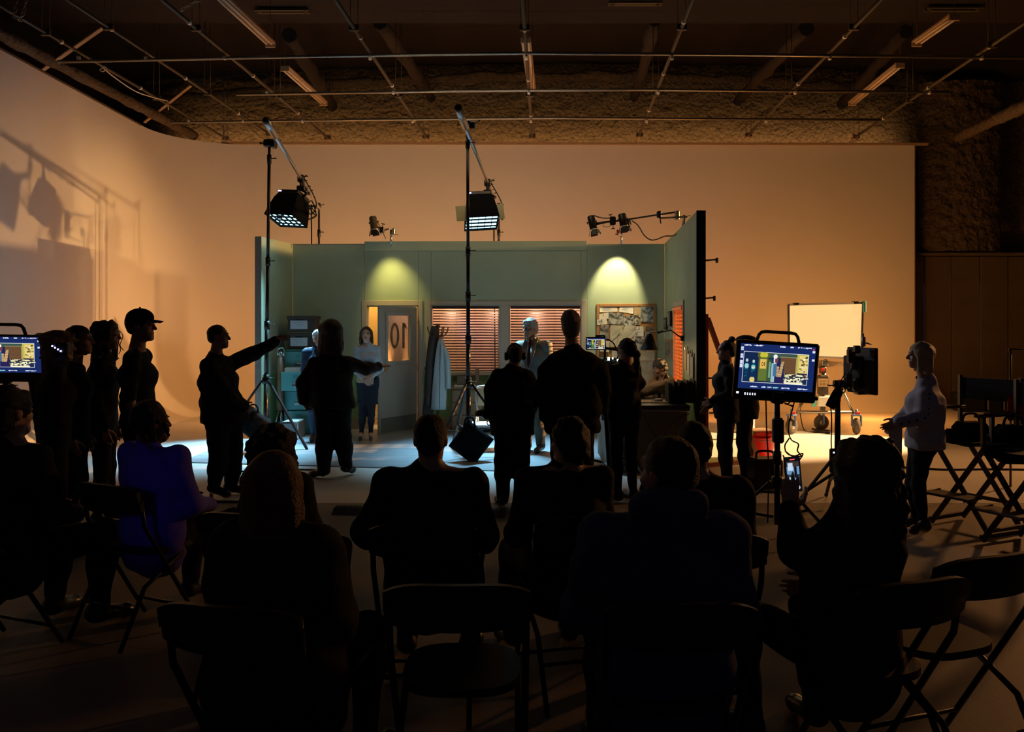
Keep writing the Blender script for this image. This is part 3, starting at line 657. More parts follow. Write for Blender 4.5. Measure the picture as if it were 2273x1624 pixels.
rear_stand('thin steel stand rising behind the wall, right of the middle crane lamp', 1107, 456, 1096, 470)
# small fresnels over the rear wall
def fresnel(lb, top, bot, r, extra, light_m):
    a, b = Vector(top), Vector(bot); d = (b-a).normalized(); t = thing('spot_lamp', lb, 'lamp', a, 'small spot lamps over the rear wall')
    L = (b-a).length
    m = MB(); m.lathe(a, d, [(0, 0), (r*.8, 0), (r, .02), (r, L*.8), (r*1.08, L*.8), (r*1.08, L*.86), (r*.9, L*.86), (r*.85, L*.80)], 16); m.build('housing', M_BLACK if light_m else mat('dark_olive_housing', (.10, .075, .05), .5, .3), t)
    m = MB(); m.lathe(a+d*L*.79, d, [(0, .012), (r*.6, .008), (r*.9, 0)], 14); m.build('lens', emis('lamp_lens', (1, .85, .5), 5), t)
    m = MB(); m.torus(a+d*L*.87, d, r*1.02, .008, 18, 6); m.build('front_ring', mat('bright_ring', (.8, .78, .7), .3, .6), t)
    R, _, U = frame_of(d)
    for (s, q) in ((R, 1), (R, -1), (U, 1), (U, -1)):
        o = s*q*r*1.0; c = a+d*L*.87; w = frame_of(d)[2 if s is R else 0]
        m = MB(); m.prism([c+o-w*r*.7, c+o+w*r*.7, c+o*1.55+d*r*1.5+w*r*1.0, c+o*1.55+d*r*1.5-w*r*1.0], s*q, .003); m.build('barn_door', M_BLACK, t)
    m = MB(); p = [a+d*L*.45+R*r*1.15, a+d*L*.45+R*r*1.3-d*L*.1+U*.04, a+d*L*.2+U*r*2.0, a+d*L*.45-R*r*1.3-d*L*.1+U*.04, a+d*L*.45-R*r*1.15]
    m.tube(p, .008, 6); m.build('yoke', M_BLACK, t)
    extra(t); return t
def ex1(t):
    w = P(868, 532, 13.33)
    m = MB(); m.tube([P(833, 498, 12.97), P(848, 512, 13.0), P(862, 508, 13.1)], .013, 8); m.build('arm', M_BLACK, t)
    m = MB(); m.box(P(848, 510, 13.0), (.07, .06, .09), None, .01); tee(m, P(848, 505, 13.0), (.3, 0, 1), .06); tee(m, P(842, 515, 13.0), (-1, 0, -.4), .05); m.build('knuckle', M_BLACK, t)
    m = MB(); m.cyl(w-V(0, 0, .10), w+V(0, 0, .16), .018, n=10); m.build('wall_pin', M_CHROME, t)
    m = MB(); m.box(P(874, 514, 13.3), (.05, .10, .10), None, .01); tee(m, P(877, 520, 13.3), (1, 0, -.2), .04); m.build('wall_clamp', M_STEEL, t)
    m = MB(); m.tube(spline([P(832, 484, 12.97), P(842, 500, 12.98), P(852, 520, 13.0), P(856, 530, 13.3)]), .006, 5); m.build('cable', M_RUB, t)
fresnel('olive spot lamp with barn doors clamped above the door', P(827, 480, 12.97), P(832, 514, 12.97), .058, ex1, False)
def ex2(t):
    m = MB(); m.tube([P(1322, 497, 12.85), P(1348, 492, 12.85), P(1378, 490, 12.95)], [.022, .016, .013], 8); m.build('arm', M_BLACK, t)
    m = MB(); m.box(P(1360, 490, 12.9), (.09, .07, .13), None, .012); tee(m, P(1361, 500, 12.9), (0, 0, -1), .05); tee(m, P(1356, 482, 12.9), (-.2, 0, 1), .04); m.build('knuckle', M_BLACK, t)
    m = MB(); m.tube(spline([P(1318, 478, 12.82), P(1330, 482, 12.82), P(1342, 484, 12.85), P(1358, 484, 12.9)]), .009, 6); m.tube(spline([P(1350, 490, 12.9), P(1340, 496, 12.88), P(1339, 502, 12.88), P(1350, 503, 12.88), P(1360, 498, 12.9)]), .004, 5); m.build('cable', M_RUB, t)
fresnel('black spot lamp over the window end, on a short side arm', P(1311, 479, 12.82), P(1319, 514, 12.80), .058, ex2, True)
def ex3(t):
    w = P(1379, 540, 13.33)
    m = MB(); m.cyl(w-V(0, 0, .05), P(1379, 512, 13.3), .016, n=10); m.build('wall_pin', M_CHROME, t)
    a, b = P(1366, 491, 12.95), P(1503, 470, 11.9)
    m = MB(); m.tube([a, b], .013, 8); m.build('long_arm', M_BLACK, t)
    m = MB(); m.box(P(1463, 476, 12.2), (.07, .07, .10), None, .015); m.tube([P(1465, 482, 12.2), P(1467, 496, 12.2)], .010, 6); m.build('arm_clamp', M_BLACK, t)
    m = MB(); m.tube([P(1466, 484, 12.2), P(1524, 481, 11.3)], .013, 8); m.build('lower_arm', M_BLACK, t)
    m = MB(); m.box(P(1503, 478, 11.9), (.06, .08, .13), None, .01); m.cyl(P(1518, 478, 11.3), P(1519, 500, 11.25), .018, n=8); tee(m, P(1523, 480, 11.3), (1, 0, .2), .05); m.build('wall_clamp', M_STEEL, t)
    m = MB(); m.tube(spline([P(1402, 489, 12.7), P(1416, 500, 12.7), P(1430, 522, 12.6), P(1444, 532, 12.5), P(1458, 531, 12.3), P(1476, 524, 12.1), P(1495, 523, 11.8), P(1508, 514, 11.5), P(1515, 500, 11.3), P(1517, 488, 11.3)]), .009, 6); m.build('cable', M_RUB, t)
    m = MB(); m.tube([P(1393, 487, 12.85), P(1397, 505, 12.85)], .018, 6); m.tube([P(1397, 487, 12.85), P(1401, 498, 12.85)], .012, 6); tee(m, P(1372, 512, 12.9), (-.3, 0, -1), .06); m.build('lever', M_BLACK, t)
    m = MB(); m.box(P(1371, 514, 12.9), (.03, .03, .06), None, .005); m.build('red_tag', M_RED, t)
fresnel('black spot lamp over the corkboard, on a long boom to the right wall', P(1380, 474, 12.85), P(1386, 506, 12.85), .062, ex3, True)
# ---------------------------------------------------------------- sandbags
def pillow(m, c, R, sx, sy, sz, n=14, p=.62):
    vs, fs = [], []
    for i in range(n+1):
        for j in range(n+1):
            u, v = i/n*2-1, j/n*2-1; e = max(0, (1-u**4)*(1-v**4))**p
            vs.append((u, v, e))
    top = [Vector(c)+R@V(u*sx, v*sy, e*sz) for u, v, e in vs]; bot = [Vector(c)+R@V(u*sx, v*sy, -e*sz) for u, v, e in vs]; N = n+1
    q = [(j*N+i, j*N+i+1, (j+1)*N+i+1, (j+1)*N+i) for j in range(n) for i in range(n)]
    m.add(top+bot, q+[tuple(x+N*N for x in f[::-1]) for f in q], True)
def sandbag(lb, c, sc, ang):
    t = thing('sandbag', lb, 'sandbag', c, 'black sandbags hung on the crank stands'); Rv = Matrix.Rotation(PI/2, 3, 'X')
    m = MB(); pillow(m, c, rotz(.15) @ Matrix.Rotation(ang, 3, 'Y') @ Rv, .20*sc, .20*sc, .075); m.build('bag', M_BLKCLOTH, t)
    a = Vector(c)+V(-.04, 0, .19*sc*1.25)
    m = MB(); m.tube(spline([a+V(-.05, 0, -.05), a+V(-.02, 0, .06), a+V(.06, 0, .06), a+V(.09, 0, -.05)]), .012, 6); m.build('strap', M_BLKCLOTH, t)
sandbag('black sandbag hung on the stand beside the filing cabinet', P(566, 944, 10.95), .85, math.radians(40))
sandbag('black sandbag hung on the middle stand, tipped on its corner', P(1046, 982, 10.2), 1.0, math.radians(38))
# ---------------------------------------------------------------- monitors with live pictures
def screen_mat(name, strength):
    m = bpy.data.materials.new(name); m.use_nodes = True; nt = m.node_tree; b = nt.nodes['Principled BSDF']; b.inputs['Base Color'].default_value = (0, 0, 0, 1); b.inputs['Roughness'].default_value = .2
    a = nt.nodes.new('ShaderNodeVertexColor'); a.layer_name = 'picture'; nt.links.new(a.outputs['Color'], b.inputs['Emission Color']); b.inputs['Emission Strength'].default_value = strength; return m
M_SCR = screen_mat('live_picture', 1.0)
def picture_plane(name, img, o, U, W, parent, m=M_SCR):
    """img rows run downwards; o is the top left corner, U to the right, W downwards"""
    h, w, _ = img.shape; vs = [Vector(o)+U*(i/w)+W*(j/h) for j in range(h+1) for i in range(w+1)]
    mb = MB(); mb.add(vs, [(j*(w+1)+i, (j+1)*(w+1)+i, (j+1)*(w+1)+i+1, j*(w+1)+i+1) for j in range(h) for i in range(w)])
    ob = mb.build(name, m, parent); ca = ob.data.color_attributes.new('picture', 'FLOAT_COLOR', 'CORNER')
    lin = np.where(img <= .04045, img/12.92, ((img+.055)/1.055)**2.4).reshape(-1, 3)
    buf = np.ones((len(lin), 4, 4), dtype=np.float32); buf[:, :, :3] = lin[:, None, :]; ca.data.foreach_set('color', buf.ravel()); return ob
def rgb(*c): return np.array(c)/255.0
def paint_feed():
    w, h = 168, 104; A = np.zeros((h, w, 3)); A[:] = rgb(24, 42, 98); r = random.Random(5)
    yy, xx = np.mgrid[0:h, 0:w]
    def R(x0, y0, x1, y1, c): A[int(y0):int(y1), int(x0):int(x1)] = rgb(*c)
    def E(cx, cy, rx, ry, c): A[((xx-cx)/rx)**2+((yy-cy)/ry)**2 < 1] = rgb(*c)
    def txt(x0, x1, y, c=(235, 240, 255)):
        x = x0
        while x < x1:
            l = r.randint(2, 4); R(x, y+(r.random() < .3), min(x+l, x1), y+2+(r.random() < .7), c); x += l+(r.random() < .35)
    for a, b in ((8, 24), (30, 50), (88, 100), (111, 118), (128, 132), (134, 147), (148, 160)): txt(a, b, 2)
    for a, b, c in ((28, 44, (220, 230, 255)), (53, 63, (220, 235, 255)), (67, 76, (220, 235, 255)), (79, 91, (150, 230, 220)), (98, 116, (225, 235, 255)), (134, 158, (235, 240, 255))): txt(a, b, 97, c)
    for y0, y1 in ((8, 16), (24, 34), (39, 56)): R(1, y0, 7, y1, (215, 225, 250)); R(1, (y0+y1)//2, 7, (y0+y1)//2+1, (60, 80, 140))
    for y0, y1 in ((9, 14), (28, 33)): R(161, y0, 167, y1, (220, 230, 250))
    R(162, 4, 165, 8, (230, 60, 60))
    R(8, 18, 154, 89, (240, 240, 245)); R(9, 19, 153, 88, (24, 44, 78))
    R(9, 19, 62, 88, (20, 38, 74)); R(62, 19, 130, 30, (60, 84, 74)); R(128, 19, 153, 70, (196, 186, 86)); R(40, 19, 66, 30, (86, 96, 40)); E(53, 24, 9, 7, (196, 190, 60))
    for x, cy, c1 in ((16, 42, (150, 215, 215)), (31, 44, (90, 190, 190))):
        R(x-5, cy, x+5, 88, (14, 46, 84)); E(x, cy-4, 3, 4, (190, 220, 220)); E(x, cy+9, 5, 6, c1); R(x-4, cy+16, x+4, cy+18, (20, 110, 130))
        for k in range(7): R(x-4+r.randint(0, 6), cy+20+k*3, x-2+r.randint(0, 6), cy+21+k*3, (20, 120, 130))
    E(31, 54, 4, 3, (225, 215, 190))
    R(42, 30, 64, 85, (70, 78, 42)); R(44, 32, 62, 84, (98, 116, 50)); R(46, 34, 60, 56, (226, 184, 92))
    E(51, 45, 2.6, 4.5, (120, 80, 30)); E(51, 45, 1.2, 3, (226, 184, 92)); R(55, 41, 57, 50, (120, 80, 30)); R(57, 41, 58, 44, (120, 80, 30))
    R(62, 34, 72, 85, (60, 84, 54)); R(66, 40, 70, 76, (120, 160, 130))
    R(92, 28, 128, 66, (118, 88, 60))
    for y in range(29, 65, 2): R(93, y, 126, y+1, (92, 60, 38))
    R(90, 26, 129, 28, (150, 140, 100)); R(126, 26, 129, 68, (170, 160, 90))
    R(78, 40, 100, 88, (40, 34, 84)); R(72, 42, 80, 86, (150, 190, 205)); E(80, 34, 5, 9, (225, 240, 240)); E(82, 34, 4, 8, (120, 60, 70)); E(79, 26, 5, 5, (236, 242, 242)); R(76, 44, 84, 72, (70, 110, 150))
    for k in range(16):
        y = 38+k*2.3; R(94-.4*k, y, 99-.3*k+1, y+1.3, (246, 206, 120))
        if k > 4: R(84, y, 89, y+1.3, (240, 196, 116))
    R(133, 22, 152, 62, (232, 206, 120))
    for k in range(26): x, y = r.randint(134, 148), r.randint(23, 58); R(x, y, x+r.randint(2, 5), y+r.randint(2, 4), r.choice(((250, 246, 220), (240, 230, 180), (70, 66, 50), (150, 130, 80))))
    for k in range(60): x, y = r.randint(100, 148), r.randint(64, 84); R(x, y, x+r.randint(3, 9), y+r.randint(2, 4), r.choice(((250, 248, 220), (236, 226, 160), (250, 240, 200), (60, 54, 60), (200, 190, 130))))
    R(104, 84, 140, 88, (246, 240, 200)); E(30, 82, 6, 6, (226, 200, 120)); R(130, 62, 153, 66, (40, 40, 70))
    return A
FEED = paint_feed()
def monitor(lb, px0, px1, py0, py1, Y, roll, base_px, tri):
    c = P((px0+px1)/2, (py0+py1)/2, Y); w, h = (px1-px0)*Y/F, (py1-py0)*Y/F
    R = Matrix.Rotation(roll, 3, 'Y') @ Matrix.Rotation(math.radians(4), 3, 'X')
    bx = P(base_px, 900, Y).x; t = thing('monitor_on_stand', lb, 'monitor', (bx, Y, 0), 'video monitors on stands')
    m = MB(); m.box(c+R@V(0, .03, -.005), (w, .06, h), R, .014); m.build('casing', M_BLACK, t)
    m = MB(); m.box(c+R@V(0, .075, 0), (w*.7, .05, h*.6), R, .02); m.build('back_case', M_BLACK, t)
    sw, sh = w*.905, h*.755; o = c+R@V(-sw/2-.002, -.0015, sh/2+.028)
    picture_plane('screen', FEED, o, R@V(sw, 0, 0), R@V(0, 0, -sh), t)
    m = MB(); q = [(-.17, .0), (-.155, .05), (-.135, .072), (-.10, .078), (.10, .078), (.135, .072), (.155, .05), (.17, .0)]
    s = w/.66; m.tube([c+R@V(a*s, .03, h/2-.008+b*s) for a, b in q], .0135*s, 8); m.build('handle', M_BLACK, t)
    ledm = emis('white_led', (.8, .82, 1), 5)
    for k in range(5):
        for j in range(2):
            m = MB(); m.box(c+R@V(-w*.36+.02*k*s, -.001, -h/2+.050*s-.010*j*s), (.007, .004, .005), R); m.build('button_light', ledm, t)
    m = MB(); m.box(c+R@V(-w*.452, -.001, -h/2+.052*s), (.018*s, .004, .014*s), R); m.build('button_light', emis('violet_white_led', (.72, .66, 1), 6), t)
    m = MB(); z1 = c.z-h/2; m.cyl((bx, Y+.03, .08), (bx, Y+.03, .62), .024, n=12); m.build('lower_pole', M_BLACK, t)
    m = MB(); m.cyl((bx, Y+.03, .55), (bx, Y+.03, z1+.06), .0235, n=12); m.cyl((bx, Y+.03, .56), (bx, Y+.03, .66), .033, n=12); m.build('upper_pole', M_BLACK, t)
    m = MB(); m.box((bx, Y+.03, z1+.03), (.10, .07, .10), R, .012); tee(m, V(bx+.05, Y, z1-.02), (1, 0, -.3), .06); m.build('mount', M_BLACK, t)
    tripod(t, (bx, Y+.03, 0), .42, .46, tri, .028, M_BLACK, True, .14)
    return t, c, w, h
tm, mc, mw, mh = monitor('tilted black monitor in the aisle showing a live feed of the office set', 1632, 1816, 757, 890, 6.6, math.radians(3.4), 1728, (165, 20, 275))
m = MB(); z = lambda y: H-(y-HY)*6.6/F
m.box(P(1727, 955, 6.57), (.085, .07, .20), None, .015); m.build('battery_box', M_BLACK, tm)
m = MB(); m.box(P(1806, 884, 6.6), (.06, .05, .03), None, .01); m.build('latch', M_BLACK, tm)
for k, pts in enumerate((((1700, 888), (1702, 960), (1706, 1040), (1704, 1160)), ((1764, 888), (1758, 912), (1750, 950), (1756, 975), (1772, 985), (1770, 1000), (1778, 1012), (1750, 1008), (1742, 990), (1752, 972)), ((1733, 888), (1748, 896), (1756, 888)), ((1742, 1000), (1760, 1012), (1782, 1006), (1772, 1022), (1750, 1030), (1738, 1010)))):
    m = MB(); m.tube(spline([P(x, y, 6.53-.02*i) for i, (x, y) in enumerate(pts)]), .0055, 6); m.build('cable', M_RUB, tm)
monitor('black monitor at the left edge, cut off by the frame', -92, 101, 741, 846, 7.4, math.radians(.8), 8, (200, 330, 85))
# ---------------------------------------------------------------- side-on monitor stand with receivers
Ys = 7.6; bx = P(1858, 900, Ys).x
t = thing('receiver_stand', 'black stand with a screen seen edge-on and looped cables', 'stand', (bx, Ys, 0))
Rm_ = rotz(math.radians(-78))
m = MB(); m.box(P(1914, 822, Ys), (.42, .035, .42), Rm_, .01); m.build('screen_case', M_BLACK, t)
m = MB(); m.box(P(1895, 826, Ys-.02), (.26, .05, .30), Rm_, .012); m.build('back_case', M_BLACK, t)
m = MB(); m.box(P(1915, 874, Ys), (.12, .10, .006), None); m.build('lower_flange', M_BLACK, t)
for (x, y, w, h) in ((1885, 790, .03, .12), (1893, 800, .03, .16), (1902, 775, .05, .07), (1884, 842, .05, .09), (1900, 855, .05, .10)):
    m = MB(); m.box(P(x, y, Ys-.08), (w, .06, h), None, .008); m.build('receiver', M_BLACK, t)
m = MB(); m.tube([P(1914, 775, Ys), P(1916, 740, Ys)], .010, 6); m.box(P(1917, 758, Ys), (.03, .03, .09), None, .006); m.tube([P(1918, 760, Ys), P(1934, 764, Ys)], .008, 6); m.build('bracket', M_STEEL, t)
m = MB(); m.cyl((bx, Ys, .1), P(1860, 850, Ys), .026, n=12); m.build('pole', M_BLACK, t)
m = MB(); m.box(P(1866, 852, Ys), (.13, .07, .07), None, .012); tee(m, P(1852, 855, Ys), (-1, 0, 0), .05); m.build('head', M_BLACK, t)
m = MB(); m.box(P(1864, 846, Ys-.05), (.02, .02, .03)); m.build('red_knob', M_RED, t)
m = MB(); m.box(P(1853, 1022, Ys-.04), (.09, .05, .22), None, .01); m.build('transmitter_box', M_BLACK, t)
m = MB(); m.box(P(1851, 1004, Ys-.068), (.012, .004, .012)); m.build('status_light', M_BLUELED, t)
pillow_m = MB(); pillow(pillow_m, P(1852, 885, Ys-.04), Matrix.Rotation(.5, 3, 'Y') @ Matrix.Rotation(PI/2, 3, 'X'), .045, .09, .04); pillow_m.build('pouch', M_BLKCLOTH, t)
rr_ = random.Random(11)
for k in range(7):
    a = P(1890+rr_.uniform(-6, 8), 812+k*6, Ys-.08); b = P(1868+rr_.uniform(-8, 6), 846+k*4, Ys-.05); c1 = P(1866+rr_.uniform(-8, 22), 838+rr_.uniform(-20, 40), Ys-.12)
    m = MB(); m.tube(bez(a, c1, c1+V(rr_.uniform(-.05, .1), 0, -.08), b, 10), .005, 5); m.build('cable', M_RUB, t)
m = MB(); m.tube(spline([P(1846, 880, Ys), P(1844, 900, Ys), P(1846, 930, Ys), P(1845, 980, Ys), P(1846, 1000, Ys)]), .006, 5); m.build('cable', M_RUB, t)
tripod(t, (bx, Ys, 0), .45, .5, (200, 320, 80), .028)
# ---------------------------------------------------------------- rolling stand with the glowing diffusion frame
Yp = 13.0; pc = lambda x, y, dy=0: P(x, y, Yp+dy)
t = thing('rolling_light_stand', 'steel rolling stand holding a glowing cream diffusion panel', 'light stand', (pc(1828, 900).x, Yp, 0))
M_DIFF = emis('glowing_diffusion', (1.0, .60, .235), 1.02)
pl = [pc(1750, 676, -.18), pc(1915, 672, .05), pc(1911, 795, .05), pc(1751, 790, -.18)]
pn = (pl[1]-pl[0]).cross(pl[3]-pl[0]).normalized()
if pn.y > 0: pn = -pn
m = MB(); m.prism(pl, -pn, .02); m.build('diffusion_cloth', M_DIFF, t)
for a, b in zip(pl, pl[1:]+pl[:1]):
    m = MB(); m.beam(a, b, .03, .03); m.build('frame_tube', M_STEEL, t)
m = MB(); m.box(pl[1]+V(.02, 0, -.06), (.05, .06, .18), None, .01); m.build('corner_tape', mat('teal_tape', (.10, .42, .42), .5), t)
for q in (.1, .9):
    m = MB(); p = pl[0]+(pl[1]-pl[0])*q; m.box(p+V(0, 0, .01), (.10, .04, .03), None, .005); m.build('corner_bracket', M_BLACK, t)
m = MB(); m.box(pc(1832, 735, .28), (1.0, .30, .65), None, .03); m.build('lamp_head', M_BLACK, t)
m = MB(); m.prism([pc(1817, 799), pc(1877, 804), pc(1877, 811), pc(1817, 816)], (0, 1, 0), .05); m.build('timber_arm', M_WOODP, t)
m = MB(); m.box(pc(1830, 806), (.10, .08, .09), None, .01); m.tube([pc(1828, 800), pc(1832, 796), pc(1836, 800)], .008, 6); m.build('bracket', M_STEEL, t)
m = MB(); m.cyl(pc(1827, 910), pc(1829, 812), .035, n=14); m.build('post', M_STEEL, t)
m = MB(); m.box(pc(1827, 854, -.07), (.155, .12, .31), None, .02); m.build('ballast', mat('dark_ballast', (.045, .03, .02), .5), t)
m = MB(); m.box(pc(1827, 849, -.135), (.15, .004, .125)); m.build('ballast_label', M_TAN, t)
for j, (x, w) in enumerate(((1822, .05), (1829, .06), (1836, .02))):
    m = MB(); m.box(pc(x, 845+0*j, -.138), (w*.7, .002, .012)); m.box(pc(x, 852, -.138), (w*.5, .002, .03)); m.build('label_print', M_DIG, t)
m = MB(); m.box(pc(1826, 822, -.05), (.09, .09, .09), None, .01); m.build('ballast_top', mat('dark_ballast', (0, 0, 0)), t)
m = MB(); m.box(pc(1826, 820, -.10), (.05, .03, .05), None, .01); m.build('red_switch', M_RED, t)
m = MB(); m.box(pc(1831, 889, -.03), (.30, .22, .16), None, .02); m.build('case', M_WHITE, t)
m = MB(); m.box(pc(1806, 896, -.16), (.06, .02, .09)); m.build('teal_tag', MATS['teal_tape'], t)
m = MB(); m.tube([pc(1768, 914, -.1), pc(1890, 914, -.1)], .022, 8); m.build('base_tube', M_STEEL, t)
for (a, b) in (((1782, 880), (1770, 918)), ((1866, 858), (1895, 918)), ((1826, 905), (1823, 920))):
    m = MB(); m.tube([pc(*a, -.02), pc(*b, -.1)], .020, 8); m.build('leg', M_STEEL, t)
M_TYRE = mat('grey_tyre', (.075, .055, .04), .8, bump=.3); M_BLUEP = mat('blue_enamel', (.10, .16, .35), .4)
for (x, y, dy, yaw) in ((1757, 942, -.2, 35), (1823, 931, .3, 12), (1901, 945, -.2, 78)):
    c = P(x, y, Yp+dy); c.z = .125; c.x = (x-CX)*(Yp+dy)/F; ax = rotz(math.radians(yaw))@V(0, 1, 0)
    wh = MB(); wh.lathe(c-ax*.045, ax, [(.055, 0), (.095, .0), (.118, .018), (.124, .045), (.118, .072), (.095, .09), (.055, .09)], 22); w_ = wh.build('wheel', M_TYRE, t)
    m = MB(); m.lathe(c-ax*.04, ax, [(0, 0), (.03, -.012), (.056, .0), (.056, .08), (.03, .09), (0, .08)], 16); m.build('hub', M_STEEL, w_)
    m = MB()
    s = ax*.065
    for g in (-1, 1): m.beam(c+s*g, c+s*g+V(0, 0, .17), .02, .035)
    m.box(c+V(0, 0, .17), (.10, .13, .025), rotz(math.radians(yaw)), .005); m.cyl(c+V(0, 0, .17), c+V(0, 0, .26), .02, n=8); m.build('fork', M_BLUEP, t)
    m = MB(); m.box(c+V(.02, 0, .20), (.07, .05, .04), None, .008); m.build('brake', M_RED, t)
m = MB(); p = [pc(1785, 890, -.2), G(1776, 935)+V(0, 0, .2), G(1785, 955)+V(0, 0, .01), G(1810, 960)+V(0, 0, .01), G(1838, 962)+V(0, 0, .01)]
m.tube(spline(p), .010, 6)
for k in range(5): m.tube(spline([G(1800+rr_.uniform(0, 12), 952+k*2)+V(0, 0, .012+k*.012), G(1815, 957+k)+V(0, 0, .03), G(1833+rr_.uniform(-6, 8), 958+k)+V(0, 0, .02), G(1842, 962)+V(0, 0, .012)]), .009, 5)
m.build('cable', M_RUB, t)
# ---------------------------------------------------------------- office furniture and dressing
ORD = ('first', 'second', 'third', 'fourth', 'fifth', 'sixth', 'seventh')
M_TEAL = mat('teal_enamel', (.10, .33, .32), .4, .1, var=.08, scale=4)
M_TEALD = mat('dark_teal_enamel', (.07, .22, .21), .45)  # darker teal for the label holders and drawer tray
fc = P(624, 965, 12.72); FX0 = P(624, 900, 12.72).x+.045; FW, FD, FH = .47, .62, 1.29
cab = thing('filing_cabinet', 'teal four-drawer filing cabinet, second drawer pulled open', 'cabinet', (FX0+FW/2, 12.72+FD/2, .012))
m = MB(); y0 = 12.72; x0, x1 = FX0, FX0+FW
for (c, s) in (((x0+.01, y0+FD/2, FH/2), (.02, FD, FH)), ((x1-.01, y0+FD/2, FH/2), (.02, FD, FH)), (((x0+x1)/2, y0+FD/2, FH-.01), (FW, FD, .02)), (((x0+x1)/2, y0+FD-.01, FH/2), (FW, .02, FH)), (((x0+x1)/2, y0+FD/2, .04), (FW, FD, .06))):
    m.box((c[0], c[1], c[2]+.012), s, None, .003)
for k in range(1, 4): m.box(((x0+x1)/2, y0+.03, .06+k*.305), (FW, .04, .02))
m.build('body', M_TEAL, cab)
for k in range(4):
    z0 = .075+k*.302; out = .16 if k == 2 else .0
    f = MB(); f.box(((x0+x1)/2-(.01 if out else 0), y0-.012-out, z0+.15), (FW-.03, .025, .285), None, .005); dr = f.build('drawer', M_TEAL, cab)
    h = MB(); h.box(((x0+x1)/2, y0-.028-out, z0+.105), (.13, .006, .05), None, .002); h.tube([((x0+x1)/2-.055, y0-.03-out, z0+.12), ((x0+x1)/2-.05, y0-.055-out, z0+.115), ((x0+x1)/2+.05, y0-.055-out, z0+.115), ((x0+x1)/2+.055, y0-.03-out, z0+.12)], .007, 6); h.build('handle', M_CHROME, dr)
    l = MB(); l.box(((x0+x1)/2, y0-.027-out, z0+.225), (.10, .004, .045)); l.build('label_holder', M_TEALD, dr)
    if out:
        s = MB()
        for sx in (x0+.035, x1-.05): s.box((sx, y0-out/2+.05, z0+.10), (.008, out+.1, .18))
        s.box(((x0+x1)/2, y0-out/2+.05, z0+.015), (FW-.07, out+.1, .01)); s.build('drawer_tray', M_TEALD, dr)
for k in range(7):
    m = MB(); m.box(((x0+x1)/2-.02+.004*k, 12.72-.135+.022*k, .075+2*.302+.30+.006*(k % 3)), (.34-.01*(k % 2), .006, .10), Matrix.Rotation(math.radians(-14), 3, 'X')); m.build('file_folder', M_PAPER, label='%s pale file from the front in the open cabinet drawer' % ORD[k], cat='file', group='files in the open drawer')
M_BOXB = mat('dark_brown_box', (.055, .035, .028), .8)
for k, lb in enumerate(('lower of two dark archive boxes stacked on the filing cabinet', 'upper of two dark archive boxes stacked on the filing cabinet')):
    zb = FH+.014+k*.262; xc = P(674, 740, 12.95).x; yb = 12.78
    t = thing('archive_box', lb, 'box', (xc, yb+.19, zb), 'archive boxes on the cabinet')
    m = MB(); m.box((xc, yb+.19, zb+.115), (.41, .37, .225), rotz(.02), .004); m.build('carton', M_BOXB, t)
    m = MB(); m.box((xc, yb+.19, zb+.225), (.44, .40, .055), rotz(.02), .004); m.build('lid', M_BOXB, t)
    m = MB(); m.box((xc-.03, yb+.001, zb+.115), (.26, .003, .13), rotz(.02)); m.build('label', mat('pale_blue_label', (.55, .58, .62), .7), t)
    m = MB(); m.box((xc-.03, yb-.003, zb+.192), (.10, .006, .022), rotz(.02)); m.build('handle_hole_shade', M_GLASSD, t)  # black plate on the carton, its dark standing in for the shaded opening
    for j in range(3):
        q = MB(); q.box((xc-.03+.02*(j-1), yb-.002, zb+.15-.025*j), (.16-.03*j, .001, .004)); q.build('label_line', mat('pencil_grey', (.25, .25, .27), .8), t)
# projection-screen stand by the left wall
c = P(613, 900, 12.6); c.z = .012; c.x = P(614, 900, 12.6).x+.05
t = thing('folded_stand', 'brown folded screen stand leaning by the left wall, chrome top and legs', 'stand', c)
m = MB(); m.cyl(c+V(0, 0, .38), c+V(.01, 0, 1.18), .055, n=12); m.build('roll_case', M_WOODD, t)
m = MB(); m.cyl(c+V(.01, 0, 1.16), c+V(.015, 0, 1.26), .03, n=10); m.torus(c+V(.015, 0, 1.27), (0, 1, 0), .05, .010, 16, 6); m.sphere(c+V(-.03, -.02, 1.22), .022, 8); m.sphere(c+V(.06, -.02, 1.21), .022, 8); m.build('top_bracket', M_CHROME, t)
for a in (-30, 90, 205):
    u = V(math.cos(math.radians(a)), math.sin(math.radians(a)), 0); m = MB(); m.tube([c+V(0, 0, .45), c+u*.10+V(0, 0, .02)], .012, 6); m.build('leg', M_CHROME, t)
# pale-edged case on the floor
c = P(648, 945, 12.1); t = thing('shipping_case', 'grey shipping case with pale metal edges before the filing cabinet', 'case', (c.x, 12.2, .012))
cx0, cx1, cz = P(626, 940, 12.1).x, P(661, 940, 12.1).x, .25
m = MB(); m.box(((cx0+cx1)/2, 12.3, .012+cz/2), (cx1-cx0, .38, cz), None, .004); m.build('shell', mat('grey_brown_panel', (.20, .17, .16), .6), t)
for sx in (cx0, cx1):
    for sy in (12.11, 12.49):
        m = MB(); m.box((sx, sy, .012+cz/2), (.016, .016, cz+.01)); m.build('edge_strip', M_CHROME, t)
for sy in (12.11, 12.49):
    for z in (.018, .012+cz): m = MB(); m.box(((cx0+cx1)/2, sy, z), (cx1-cx0, .016, .016)); m.build('edge_strip', M_CHROME, t)
m = MB(); m.box(((cx0+cx1)/2, 12.3, .012+cz+.004), (cx1-cx0-.02, .36, .012)); m.build('lid', M_WHITE, t)
